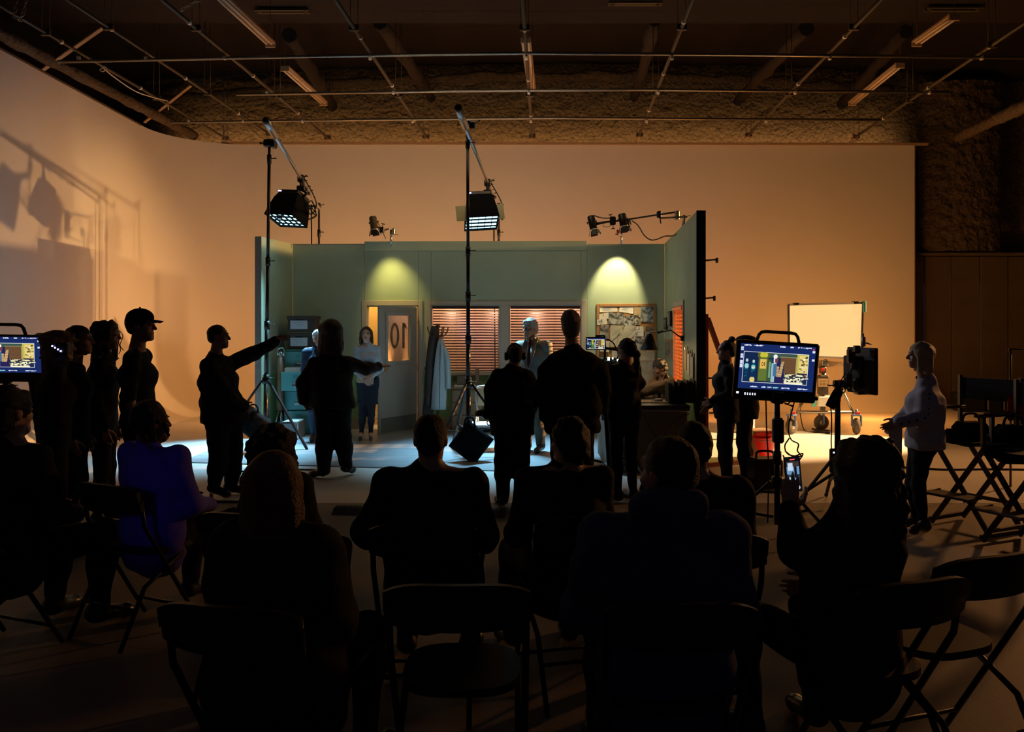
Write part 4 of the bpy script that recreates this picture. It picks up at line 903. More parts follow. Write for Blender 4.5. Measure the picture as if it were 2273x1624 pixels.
# coat rack with two coats
ck = P(972, 930, 12.85); ck.z = .012
t = thing('coat_rack', 'wooden coat rack with curved hooks beside the open door', 'coat rack', ck)
m = MB(); m.cyl(ck, ck+V(0, 0, 1.62), .022, n=10); m.sphere(ck+V(0, 0, 1.65), .035, 10); m.build('post', M_WOODD, t)
for a in range(0, 360, 60):
    u = V(math.cos(math.radians(a+10)), math.sin(math.radians(a+10)), 0); b = ck+V(0, 0, 1.50)
    m = MB(); m.tube(spline([b, b+u*.08+V(0, 0, -.01), b+u*.14+V(0, 0, .06), b+u*.16+V(0, 0, .14)]), .010, 6); m.build('hook', M_WOODD, t)
for a in (30, 120, 210, 300):
    u = V(math.cos(math.radians(a)), math.sin(math.radians(a)), 0); m = MB(); m.tube([ck+V(0, 0, .16), ck+u*.16+V(0, 0, .12), ck+u*.26+V(0, 0, .012)], .017, 6); m.build('foot', M_WOODD, t)
def coat(name, lb, outline, Y, depth, m_, cat='coat', wr=.012):
    """hanging coat: front silhouette (px rows: y, x0, x1) given rounded depth and folds"""
    rows = len(outline); n = 20; vs = []
    t = thing(name, lb, cat, P(sum(o[1]+o[2] for o in outline)/(2*rows), outline[-1][0], Y), 'coats on the coat rack')
    for i, (y, x0, x1) in enumerate(outline):
        a, b = P(x0, y, Y), P(x1, y, Y); c = (a+b)/2; rx = (b.x-a.x)/2
        for k in range(n):
            th = 2*PI*k/n; f = 1+wr/ max(.03, rx)*math.sin(th*5+i*.25)*min(1, i/3)
            vs.append(V(c.x+rx*math.cos(th)*(1+.3*(f-1)), c.y+depth*math.sin(th)*f*(.6+.4*min(1, i/4)), c.z))
    m = MB(); m.add(vs, [(i*n+k, (i+1)*n+k, (i+1)*n+(k+1) % n, i*n+(k+1) % n) for i in range(rows-1) for k in range(n)]+[tuple(range(n)), tuple((rows-1)*n+k for k in range(n))[::-1]], True)
    m.build('body', m_, t); return t
def dense(o, n=4):
    out = []
    for a, b in zip(o, o[1:]): out += [tuple(a[j]+(b[j]-a[j])*k/n for j in range(3)) for k in range(n)]
    return out+[o[-1]]
M_COATD = mat('dark_wool', (.05, .04, .035), .9, var=.3, bump=.3); M_COATL = mat('pale_blue_cotton', (.42, .50, .50), .8, var=.08, bump=.1)
td = coat('coat', 'dark wool coat hanging from the left of the coat rack', dense([(723, 958, 968), (735, 954, 972), (760, 950, 974), (800, 946, 972), (830, 943, 968), (880, 942, 966), (915, 938, 962), (925, 937, 958)]), 12.78, .10, M_COATD)
m = MB(); m.tube(spline([P(943, 818, 12.68), P(955, 816, 12.66), P(966, 820, 12.68)]), .022, 6); m.build('cuff', M_COATD, td)
m = MB(); m.tube(spline([P(963, 745, 12.7), P(955, 790, 12.66), P(952, 850, 12.66), P(949, 900, 12.68)]), [.05, .05, .05, .05, .05, .05, .05, .048, .046, .046, .045, .045, .045, .045, .045, .045, .045, .044, .044][:19], 8); m.build('sleeve', M_COATD, td)
tl = coat('coat', 'long pale blue coat hanging on the right side of the coat rack', dense([(751, 975, 982), (760, 971, 986), (790, 966, 993), (830, 962, 994), (870, 959, 992), (908, 957, 991)]), 12.66, .085, M_COATL)
m = MB(); m.tube(spline([P(983, 770, 12.62), P(992, 790, 12.60), P(995, 830, 12.6), P(995, 862, 12.6)]), .042, 8); m.build('sleeve', M_COATL, tl)
m = MB(); m.tube([P(977, 765, 12.57), P(976, 908, 12.56)], .004, 5); m.build('seam', M_COATD, tl)
# sideboard under the windows
sx0, sx1 = P(1002, 900, 12.95).x, P(1215, 900, 12.95).x; sy = 12.92
t = thing('sideboard', 'brown wooden sideboard with drawers under the office windows', 'sideboard', ((sx0+sx1)/2, sy+.17, .012))
M_SB = mat('sideboard_wood', (.25, .145, .06), .5, var=.3, scale=7)
m = MB(); m.box(((sx0+sx1)/2, sy+.17, .70), (sx1-sx0+.03, .36, .025), None, .005); m.build('top', M_SB, t)
m = MB(); m.box(((sx0+sx1)/2, sy+.18, .38), (sx1-sx0, .32, .61), None, .004); m.build('carcase', M_SB, t)
n = 3; w = (sx1-sx0)/n
for i in range(n):
    for k in range(3):
        m = MB(); c = V(sx0+w*(i+.5), sy+.013, .175+k*.20); m.box(c, (w-.02, .02, .185), None, .005); d = m.build('drawer', M_SB, t)
        m = MB(); m.sphere(c+V(0, -.02, 0), .013, 8); m.build('knob', M_BRASS, d)
for i in (0, 1):
    for j in (0, 1):
        m = MB(); m.box((sx0+.03+i*(sx1-sx0-.06), sy+.05+j*.26, .043), (.05, .05, .062)); m.build('leg', M_SB, t)
ztop = .7135
def boxy(name, lb, cat, x0, x1, y0, y1, Y, d, m_, rot=0.0, group=None, zb=None):
    a, b = P(x0, y1, Y), P(x1, y0, Y); zb = a.z if zb is None else zb; h = (y1-y0)*Y/F
    m = MB(); m.box(((a.x+b.x)/2, Y+d/2, zb+h/2), (b.x-a.x, d, h), rotz(rot), min(.004, h*.3)); return m.build(name, m_, label=lb, cat=cat, group=group)
boxy('paper_stack', 'flat stack of pale papers at the left of the sideboard', 'papers', 1008, 1066, 851, 855, 12.95, .22, M_PAPER, 0, None, ztop)
boxy('carton', 'small brown carton on the papers, below the left window', 'box', 1014, 1042, 831, 850, 12.98, .14, mat('brown_card', (.13, .085, .05), .8), .05, None, ztop+.03)
boxy('book', 'upright brown book standing right of the small carton', 'book', 1055, 1063, 815, 850, 12.98, .16, M_WOODD, 0, None, ztop+.03)
boxy('book', 'dark green book standing on the sideboard behind the chair', 'book', 1083, 1096, 832, 856, 12.98, .16, mat('dark_green_cloth', (.05, .08, .05), .8), 0, None, ztop)
# office chair in front of the sideboard
c = P(1078, 1000, 11.35); c.z = .012; t = thing('office_chair', 'pale metal office chair with tan back and white seat by the sideboard', 'chair', c)
M_CHF = mat('pale_enamel_frame', (.62, .60, .58), .35, .4)
def chp(x, y, dy=0): return P(x, y, 11.35+dy)
q = [(1060, 915), (1057, 880), (1058, 863), (1066, 857), (1085, 856), (1105, 857), (1113, 863), (1114, 915)]
m = MB(); m.tube(spline([chp(*p) for p in q]), .012, 8); m.build('back_frame', M_CHF, t)
m = MB(); m.box(chp(1086, 880, .01), (.31, .02, .24), None, .008); m.build('backrest', M_TAN, t)
m = MB(); m.box(chp(1080, 941, -.2), (.40, .42, .035), None, .012); m.build('seat', M_WHITE, t)
for x, dy in ((1052, -.36), (1108, -.36), (1060, .02), (1114, .02)):
    m = MB(); a = chp(x, 938 if dy < -.1 else 915, dy); m.tube([a, V(a.x+.01, a.y+(.02 if dy < 0 else -.03), .012)], .013, 8); m.build('leg', M_CHF, t)
m = MB(); m.tube([chp(1060, 915), chp(1056, 938, -.1), chp(1052, 940, -.36)], .012, 8); m.tube([chp(1114, 915), chp(1110, 938, -.1), chp(1108, 940, -.36)], .012, 8); m.build('side_rail', M_CHF, t)
# ---------------------------------------------------------------- corkboard with its papers
ks0, kz1 = bpx(1324, 674); ks1, kz0 = bpx(1456, 892)
kb = thing('corkboard', 'large cork noticeboard in a wooden frame, crowded with papers', 'noticeboard', bp((ks0+ks1)/2, .02, kz0))
M_CORK = mat('cork', (.42, .21, .07), .9, var=.35, scale=40)
m = MB(); onwall(m, ks0+.02, ks1-.02, kz0+.02, kz1-.02, .003, .014); m.build('cork', M_CORK, kb)
M_KF = mat('corkboard_frame', (.40, .19, .06), .5, var=.15)
for (a, b, c, d) in ((ks0, ks0+.045, kz0, kz1), (ks1-.045, ks1, kz0, kz1), (ks0+.045, ks1-.045, kz0, kz0+.045), (ks0+.045, ks1-.045, kz1-.045, kz1)):
    m = MB(); onwall(m, a, b, c, d, .002, .028, .004); m.build('frame', M_KF, kb)
def photo_mat(name, a, b, sc):
    m = mat(name, a, .6, var=0); nt = m.node_tree; b_ = nt.nodes['Principled BSDF']
    tc = nt.nodes.new('ShaderNodeTexCoord'); v = nt.nodes.new('ShaderNodeTexNoise'); v.inputs['Scale'].default_value = sc; v.inputs['Detail'].default_value = 3
    nt.links.new(tc.outputs['Object'], v.inputs['Vector']); r = nt.nodes.new('ShaderNodeValToRGB'); e = r.color_ramp.elements
    e[0].position = .40; e[0].color = (*b, 1); e[1].position = .60; e[1].color = (*a, 1)
    nt.links.new(v.outputs['Fac'], r.inputs[0]); nt.links.new(r.outputs[0], b_.inputs['Base Color']); return m
PH1 = photo_mat('grey_photograph', (.42, .40, .36), (.06, .055, .05), 14); PH2 = photo_mat('contrasty_photograph', (.50, .47, .42), (.03, .03, .03), 24)
PH3 = photo_mat('portrait_print', (.34, .31, .27), (.07, .06, .055), 9); NEWS = photo_mat('blue_grey_clipping', (.42, .44, .42), (.06, .09, .11), 18)
MAPM = photo_mat('pale_map', (.58, .52, .38), (.44, .40, .30), 7); PAP = mat('cream_sheet', (.66, .61, .50), .8, var=.05); PAPW = mat('bright_sheet', (.74, .70, .62), .8, var=.04)
papers = [
 ('note_paper', 'torn cream sheet at the top left of the corkboard', 1331, 1370, 679, 692, -2, PAP), ('note_paper', 'white sheet with a dark sketch at the top centre of the corkboard', 1375, 1406, 675, 694, 8, PAPW),
 ('note_paper', 'cork-coloured kraft sheet at the top, left of the newspaper clipping', 1407, 1424, 676, 704, 2, MATS['tan_card']), ('newspaper_clipping', 'blue-grey newspaper clipping at the top right of the corkboard', 1422, 1451, 677, 715, 2, NEWS),
 ('note_paper', 'small blank cream sheet under the torn sheet on the corkboard', 1329, 1351, 695, 708, -8, PAP), ('photograph', 'grey group photograph at the left of the upper photo row', 1350, 1383, 694, 720, 4, PH1),
 ('photograph', 'high-contrast black and white photograph beside the grey group photograph', 1383, 1418, 700, 722, -7, PH2), ('note_paper', 'folded cream slip at the left edge of the corkboard', 1325, 1347, 708, 720, -6, PAP),
 ('portrait_photo', 'portrait photograph of two people on the left of the corkboard', 1331, 1351, 720, 752, 3, PH3), ('map_sheet', 'large pale map with strings pinned across the middle of the corkboard', 1354, 1410, 722, 770, 1, MAPM),
 ('note_paper', 'pale grey sheet right of the map on the corkboard', 1408, 1428, 724, 752, -2, PAPW), ('photograph', 'landscape photograph below the pale grey sheet on the corkboard', 1408, 1430, 746, 778, 4, PH1),
 ('portrait_photo', 'dark portrait pinned right of the map, above the lamp shade', 1432, 1447, 725, 748, 10, PH3), ('sketch_sheet', 'wide drawing sheet low on the corkboard behind the seated man', 1412, 1452, 778, 800, 0, MAPM),
 ('map_sheet', 'pale map sheet at the bottom of the corkboard', 1420, 1450, 801, 858, 0, MAPM), ('note_paper', 'cream sheet on the corkboard, left below the portrait of two people', 1332, 1352, 756, 780, 5, PAP), ('note_paper', 'cream sheet at the lower middle of the corkboard', 1358, 1384, 776, 800, -4, PAP)]
for k, (nm, lb, x0, x1, y0, y1, rot, m_) in enumerate(papers):
    s0, z1 = bpx(x0, y0); s1, z0 = bpx(x1, y1); n = 4; d = .017+.0022*k; c = bp((s0+s1)/2, 0, (z0+z1)/2); a = math.radians(-rot); w, h = s1-s0, z1-z0; r0 = random.Random(k)
    cu = [r0.uniform(0, .012) for _ in range(4)]
    def fn(u, v):
        x, z = (u-.5)*w, (v-.5)*h; b_ = abs(2*u-1)**3*abs(2*v-1)**2*cu[(u > .5)*2+(v > .5)]
        return c+BU*(x*math.cos(a)-z*math.sin(a))+V(0, 0, x*math.sin(a)+z*math.cos(a))+BN*(d+b_)
    t = thing(nm, lb, 'paper', c+BN*d, 'papers pinned to the corkboard')
    m = MB(); m.grid(fn, n, n, False); ob = m.build('sheet', m_, t)
    m = MB(); p = fn(.5, .94); m.cyl(p, p+BN*.012, .006, n=6); m.build('pin', M_RED if k % 3 else M_STEEL, t)
    if m_ in (PAP, PAPW) and k != 4:
        for j in range(3):
            m = MB(); m.beam(fn(.15, .75-.2*j)+BN*.0015, fn(.55+.1*(j % 2), .75-.2*j)+BN*.0015, .001, .004); m.build('pencil_line', mat('pencil_grey', (.25, .25, .27), .8), t)
m = MB()
for (a, b) in (((1358, 745), (1376, 728)), ((1376, 728), (1368, 752)), ((1394, 745), (1412, 726)), ((1412, 726), (1408, 742)), ((1376, 750), (1394, 745))):
    s, z = bpx(*a); s2, z2 = bpx(*b); m = MB(); m.tube([bp(s, .062, z), bp(s2, .062, z2)], .0025, 5); m.build('thread', M_DIG, kb)
# ---------------------------------------------------------------- desk corner on the right
DZ = .76
dx0, dx1, dy0, dy1 = 1.06, 2.02, 9.42, 10.52
t = thing('office_desk', 'heavy black-edged office desk at the right end of the set', 'desk', ((dx0+dx1)/2, (dy0+dy1)/2, .012))
M_DESK = mat('dark_desk_metal', (.035, .03, .028), .3, .3); M_DPAN = mat('brown_desk_panel', (.12, .075, .04), .6, var=.2)
m = MB(); m.box(((dx0+dx1)/2, (dy0+dy1)/2, DZ-.02), (dx1-dx0, dy1-dy0, .04), None, .012); m.build('desktop', M_DESK, t)
m = MB(); m.box(((dx0+dx1)/2, dy0+.02, DZ-.055), (dx1-dx0-.01, .03, .03), None, .006); m.build('edge_rail', M_CHROME, t)
m = MB(); m.box(((dx0+dx1)/2, dy0+.06, .40), (dx1-dx0-.06, .03, .63), None, .004); m.build('modesty_panel', M_DPAN, t)
for x in (dx0+.22, dx1-.22):
    m = MB(); m.box((x, (dy0+dy1)/2+.03, .385), (.40, dy1-dy0-.1, .66), None, .006); pd = m.build('pedestal', M_DPAN, t)
m = MB(); m.box(((dx0+dx1)/2, dy0+.05, .04), (dx1-dx0-.04, .04, .055)); m.build('plinth', M_CASE, t)
boxy('desk_blotter', 'buff paper blotter lying on the desk before the seated man', 'blotter', 1413, 1487, 0, 2, 9.72, .34, M_TAN, 0, None, DZ)
q = P(1462, 900, 9.9); q.z = DZ+.004
t = thing('ashtray', 'round pale dish on the blotter in front of the seated man', 'dish', q)
m = MB(); m.lathe(q, (0, 0, 1), [(.0, 0), (.07, 0), (.085, .012), (.075, .014), (.06, .008), (0, .007)], 24); m.build('dish', M_WHITE, t)
m = MB(); m.lathe(q+V(.0, .0, .013), (0, 0, 1), [(.04, .0), (.055, .0), (.055, .016), (.04, .018), (0, .016)], 20); m.build('tin', M_STEEL, t)
fm = [mat('dark_folder_'+str(i), c, .8) for i, c in enumerate(((.03, .028, .025), (.06, .05, .04), (.16, .12, .07), (.022, .02, .02)))]
r1 = random.Random(4)
k = 0
for (xa, xb, n, ya) in ((1483, 1500, 6, 858), (1502, 1517, 5, 857), (1521, 1541, 7, 856)):
    for i in range(n):
        x = xa+(xb-xa)*i/(n-1); hgt = (905-ya)*9.75/F+r1.uniform(-.02, .015); p = P(x, 905, 9.75)
        m = MB(); m.box((p.x, 9.80+.012*(i % 3), DZ+hgt/2+.001), (.010, .24, hgt), Matrix.Rotation(math.radians(r1.uniform(-3, 5)), 3, 'Y')); m.build('file_folder', fm[(i*2+k) % 4], label=ORD[i]+(' upright file folder from the left in the bunch beside the seated man', ' upright file folder from the left in the middle bunch on the desk', ' upright file folder from the left in the bunch against the right wall')[k], cat='file', group=('folders beside the seated man', 'folders in the middle bunch', 'folders against the right wall')[k])
    k += 1
# desk lamp with black cone shade
q = P(1442, 748, 10.55); t = thing('desk_lamp', 'black cone-shaded lamp on a jointed wall arm, hanging before the corkboard', 'lamp', tuple(q))
m = MB(); c0 = P(1442, 744, 10.55); c1 = P(1442, 776, 10.55); r_ = 41*10.55/F/2; L = c0.z-c1.z
m.lathe(c0, (0, 0, -1), [(.028, -.02), (.04, 0), (r_, L), (r_-.004, L), (.036, .01), (.0, .01)], 26); m.build('shade', M_BLACK, t)
m = MB(); m.sphere(c1+V(0, 0, .035), .03, 10); m.build('bulb', emis('warm_bulb', (1, .72, .36), 14), t)
m = MB(); m.tube([c0+V(0, 0, .01), c0+V(.02, 0, .05), c0+V(.10, .02, .05)], .010, 6); m.build('socket', M_CHROME, t)
jn = P(1462, 738, 10.6); el = V(1.55, 10.27, 1.22)
m = MB(); m.tube([c0+V(.02, 0, .05), jn], .008, 6); m.sphere(jn, .018, 8); m.tube([jn, jn+V(.05, 0, .03)], .007, 6); m.build('head_arm', M_BLACK, t)
wq = rp(2.55, .03, 1.50); m = MB(); m.tube([jn, (jn+wq)/2+V(0, 0, .07), wq], .009, 6); m.build('wall_arm', M_BLACK, t)
m = MB(); m.box(wq, (.05, .04, .07), RR, .01); m.build('wall_bracket', M_BLACK, t)
lamp('POINT', 'desk_lamp_bulb', tuple(c1-V(0, 0, .02)), None, 4, (1, .74, .40), .03)
# pictures and clipboards on the right wall
def onr(name, lb, cat, x0, x1, y0, y1, d, m_, group, frame_m=None):
    s0, z1 = rpx(x0, y0); s1, z0 = rpx(x1, y1); z1 = max(z1, rpx(x1, y0)[1]); t = thing(name, lb, cat, rp((s0+s1)/2, .01, z0), group)
    if frame_m:
        m = MB(); onright(m, s0, s1, z0, z1, .002, d, .004); m.build('frame', frame_m, t)
        m = MB(); onright(m, s0+.03, s1-.03, z0+.03, z1-.03, d, d+.003); m.build('print', m_, t)
    else:
        m = MB(); onright(m, s0, s1, z0, z1, .004, d, .002); m.build('board', m_, t)
    return t, s0, s1, z0, z1
onr('framed_picture', 'small black framed picture nearest the corner on the right wall', 'picture', 1477.2, 1483, 705, 731, .03, PH1, 'framed pictures on the right wall', M_BLACK)
onr('framed_picture', 'black framed picture between the corner and the glowing blind', 'picture', 1486, 1492.5, 691, 724, .035, PH1, 'framed pictures on the right wall', M_BLACK)
onr('framed_picture', 'wooden framed picture low beside the glowing blind', 'picture', 1482, 1493, 753, 795, .03, PH3, 'framed pictures on the right wall', M_WOODP)
for k, (x0, x1, y0, y1, lb, m_) in enumerate(((1521.5, 1527, 768, 823, 'clipboard hanging closest to the glowing blind', M_TAN), (1528.5, 1534, 777, 834, 'clipboard in the middle of the three on the right wall', M_WHITE), (1535.5, 1542, 783, 841, 'clipboard nearest the shaded front edge of the right wall', M_PAPER))):
    t, s0, s1, z0, z1 = onr('clipboard', lb, 'clipboard', x0, x1, y0, y1, .012, M_WOODD if k == 2 else M_TAN, 'clipboards on the right wall')
    m = MB(); onright(m, s0+.012, s1-.012, z0+.012, z1-.05, .012, .02); m.build('sheets', m_, t)
    m = MB(); onright(m, (s0+s1)/2-.03, (s0+s1)/2+.03, z1-.05, z1-.01, .012, .03, .004); m.tube([rp((s0+s1)/2, .01, z1-.01), rp((s0+s1)/2, .012, z1+.045)], .005, 5); m.build('clip', M_CHROME, t)
# ---------------------------------------------------------------- things standing outside the set on the right
c = G(1697, 1020); t = thing('red_bucket', 'bright red plastic bucket holding a stick, left of the front monitor pole', 'bucket', c)
c.y += .16; M_REDB = mat('bright_red_plastic', (.75, .02, .012), .35)
m = MB(); m.lathe(c, (0, 0, 1), [(0, .004), (.14, 0), (.19, .30), (.20, .30), (.20, .315), (.185, .315), (.135, .012), (0, .012)], 26); m.build('pail', M_REDB, t)
m = MB(); m.torus(c+V(0, 0, .27), (0, 0, 1), .19, .008, 26, 6); m.build('rim', M_REDB, t)
m = MB(); m.tube(spline([c+V(-.195, 0, .29), c+V(-.12, -.17, .25), c+V(.10, -.19, .24), c+V(.195, 0, .29)]), .005, 6); m.build('handle', M_STEEL, t)
m = MB(); m.box(c+V(-.02, 0, .33), (.30, .26, .06), rotz(.2), .01); m.build('wood_block', M_WOODP, label='pale wood block resting across the red bucket', cat='block')
m = MB(); m.beam(c+V(.10, -.02, .06), P(1721, 945, c.y-.05), .02, .02); m.build('stick', M_WOODP, label='wooden stick leaning out of the red bucket', cat='stick')
m = MB(); q = G(1680, 985); pillow(m, q+V(0, .5, .22), rotz(.3) @ Matrix.Rotation(PI/2, 3, 'X'), .13, .20, .06, 10)
m.build('paper_bag', mat('lilac_white_paper', (.62, .58, .62), .7, bump=.4, bscale=12), label='crumpled white bag beyond the red bucket', cat='bag')
c = G(1706, 1090); t = thing('battery_case', 'black equipment case on the floor by the front monitor pole', 'case', c)
m = MB(); m.box(c+V(0, .12, .17), (.30, .24, .30), rotz(.1), .02); m.build('body', M_BLACK, t)
m = MB(); m.tube(spline([c+V(-.09, .12, .32), c+V(-.07, .12, .38), c+V(.07, .12, .38), c+V(.09, .12, .32)]), .012, 6); m.build('handle', M_BLACK, t)
for s in (-.07, .07): m = MB(); m.box(c+V(s, .0, .28), (.04, .012, .05), rotz(.1)); m.build('latch', M_STEEL, t)
# director chairs with bags
M_CHW = mat('dark_stained_wood', (.05, .028, .015), .5, var=.2); M_CANV = mat('black_canvas', (.012, .011, .011), .85, bump=.2)
def director(lb, c, yaw, w=.56, d=.42):
    c = Vector(c); R = rotz(yaw); t = thing('director_chair', lb, 'chair', c, 'tall folding director chairs'); L = lambda x, y, z: c+R@V(x, y, z)
    for y in (-d/2, d/2):
        for s in (-1, 1):
            m = MB(); m.beam(L(-s*w*.46, y+.012*s, .02), L(s*w*.42, y+.012*s, .74), .022, .04, None, .003); m.build('leg', M_CHW, t)
    for s in (-1, 1):
        m = MB(); m.beam(L(s*w*.46, -d/2, .05), L(s*w*.46, d/2, .05), .03, .03); m.build('foot_rail', M_CHW, t)
        m = MB(); m.beam(L(s*w*.42, -d/2, .74), L(s*w*.42, d/2, .74), .035, .03); m.build('seat_rail', M_CHW, t)
        for y in (-d/2+.02, d/2-.02):
            m = MB(); m.beam(L(s*w*.46, y, .73), L(s*w*.46, y, .96 if y < 0 else 1.24), .025, .035); m.build('post', M_CHW, t)
        m = MB(); m.beam(L(s*w*.46, -d/2-.05, .97), L(s*w*.46, d/2+.02, .97), .055, .022, None, .006); m.build('armrest', M_CHW, t)
    m = MB(); m.grid(lambda u, v: L((u-.5)*w*.86, (v-.5)*d, .752-.035*(1-(2*u-1)**2)), 8, 2); m.grid(lambda u, v: L((.5-u)*w*.86, (v-.5)*d, .744-.035*(1-(2*u-1)**2)), 8, 2); m.build('seat', M_CANV, t)
    m = MB(); m.box(L(0, d/2-.02, 1.13), (w*.94, .012, .18), R, .004); m.build('backrest', M_CANV, t)
    m = MB(); m.box(L(0, -d/2-.10, .30), (w*.70, .20, .02), R, .004); m.build('footrest', M_CHW, t)
    for s in (-1, 1): m = MB(); m.beam(L(s*w*.30, -d/2, .31), L(s*w*.30, -d/2-.19, .29), .018, .02); m.build('footrest_arm', M_CHW, t)
    m = MB(); m.beam(L(-w*.4, d/2, .22), L(w*.4, d/2, .22), .02, .03); m.build('stretcher', M_CHW, t)
    return L
c1 = G(2165, 1172); L1 = director('tall dark director chair, left one, with a camera bag on its seat', c1, math.radians(-62)); 
c2 = G(2292, 1218); L2 = director('tall dark director chair at the right edge, nearer the camera', c2, math.radians(-66))
def bag(lb, c, s, R, pk):
    t = thing('equipment_bag', lb, 'bag', c, 'dark bags on the director chairs')
    m = MB(); m.box(c, s, R, .05); m.build('body', M_BLKCLOTH, t)
    m = MB(); m.box(Vector(c)+R@V(pk*(s[0]/2+.03), 0, -.02), (.09, s[1]*.6, s[2]*.6), R, .025); m.build('side_pocket', M_BLKCLOTH, t)
    m = MB(); a = Vector(c)+V(0, 0, s[2]/2); m.tube(spline([a+R@V(-.08, 0, -.01), a+R@V(-.05, 0, .06), a+R@V(.05, 0, .06), a+R@V(.08, 0, -.01)]), .010, 6); m.build('handle', M_BLKCLOTH, t)
    m = MB(); m.box(Vector(c)+R@V(.06, -s[1]/2-.006, -.05), (.03, .012, .07), R, .003); m.build('buckle', M_BRASS, t)
bag('dark bag sitting on the left director chair', P(2155, 962, 6.95), (.26, .22, .20), rotz(.1), -1)
bag('dark box bag hanging at the right director chair', P(2250, 985, 6.55), (.28, .22, .30), rotz(-.1), -1)
m = MB(); q = P(2262, 905, 6.6); pillow(m, q, Matrix.Rotation(PI/2, 3, 'X'), .09, .10, .05, 10); m.build('cloth', mat('red_cloth', (.38, .012, .012), .8, bump=.3), label='red cloth hung over the right director chair', cat='cloth')
# distant stand and equipment by the right wall
t = thing('pipe_stand', 'slim pale stand with a short top bar by the right wall', 'stand', (P(2243, 900, 8.6).x, 8.6, 0))
m = MB(); a = P(2243, 775, 8.6); m.tube([V(a.x, 8.6, .0), a], .012, 8); m.build('pole', M_PIPE, t)
m = MB(); m.tube([P(2238, 775, 8.6), P(2300, 777, 8.6)], .010, 8); m.build('top_bar', M_PIPE, t)
for k, (x0, x1, y0, y1, lb) in enumerate(((2120, 2175, 872, 912, 'black amplifier box with red lights on the floor by the right wall'), (2180, 2212, 880, 908, 'black box right of the amplifier box'), (2215, 2240, 868, 908, 'upright dark case right of the two black boxes'))):
    Yq = 16.3; a, b = P(x0, y1, Yq), P(x1, y0, Yq); hh_ = (y1-y0)*Yq/F
    t = thing('equipment_box', lb, 'box', ((a.x+b.x)/2, Yq, 0), 'black boxes by the right wall')
    m = MB(); m.box(((a.x+b.x)/2, Yq, hh_/2+.02), (b.x-a.x, .4, hh_), None, .02); m.build('casing', M_BLACK, t)
    for s in (-1, 1): m = MB(); m.box(((a.x+b.x)/2+s*(b.x-a.x)*.35, Yq, .012), (.05, .3, .024)); m.build('foot', M_RUB, t)
    if k == 0:
        for j in range(3): m = MB(); m.box(P(2151+5*j, 882, Yq-.21), (.022, .02, .016)); m.build('red_light', emis('red_led', (1, .06, .05), 3), t)
# cables on the floor
def floor_cable(lb, pts, r=.010, g=None):
    m = MB(); m.tube(spline([G(*p)+V(0, 0, r) for p in pts], 5), r, 6); m.build('floor_cable', M_RUB, label=lb, cat='cable')
floor_cable('black cable along the foot of the backdrop, right of the set', [(1575, 918), (1680, 912), (1780, 911), (1880, 909), (2000, 904), (2080, 900)], .018)
floor_cable('black cable crossing the floor behind the blonde woman', [(1960, 1038), (2030, 1040), (2100, 1044), (2200, 1043), (2330, 1045)], .012)
floor_cable('black cable on the floor left of the pointing man', [(430, 1113), (470, 1115), (530, 1116)], .012)
floor_cable('pale cable curving across the blue-lit floor by the pointing man', [(470, 1042), (510, 1046), (560, 1047), (640, 1043), (700, 1044)], .008)
floor_cable('thin cable on the floor under the right set wall', [(1600, 1090), (1650, 1080), (1690, 1092), (1760, 1095)], .008)
# ribbed cable ramp
a, b = G(735, 1143), G(1120, 1150); t = thing('cable_ramp', 'black ribbed cable ramp lying across the floor before the set', 'cable ramp', (a+b)/2)
M_RAMP = mat('ramp_rubber', (.016, .016, .016), .55, bump=.1)
n = 5; dv = (b-a)/n; up = V(0, 0, 1); w = .26
for k in range(n):
    p, q = a+dv*k, a+dv*(k+1)-dv.normalized()*.01; nn = dv.cross(up).normalized()*-1
    m = MB(); pr = [(0, .0), (.08, .045), (w-.08, .045), (w, .0)]
    m.add([x+nn*(u)+up*(z+.002) for x in (p, q) for u, z in pr], [(0, 1, 5, 4), (1, 2, 6, 5), (2, 3, 7, 6), (0, 3, 2, 1), (4, 5, 6, 7), (0, 4, 7, 3)]); sgm = m.build('ramp_section', M_RAMP, t)
    m = MB()
    for i in range(14):
        x = p+(q-p)*((i+.5)/14); m.beam(x+nn*.09+up*.050, x+nn*(w-.09)+up*.050, .008, .008)
    o = m.build('rib', M_RAMP, sgm); o['kind'] = 'stuff'
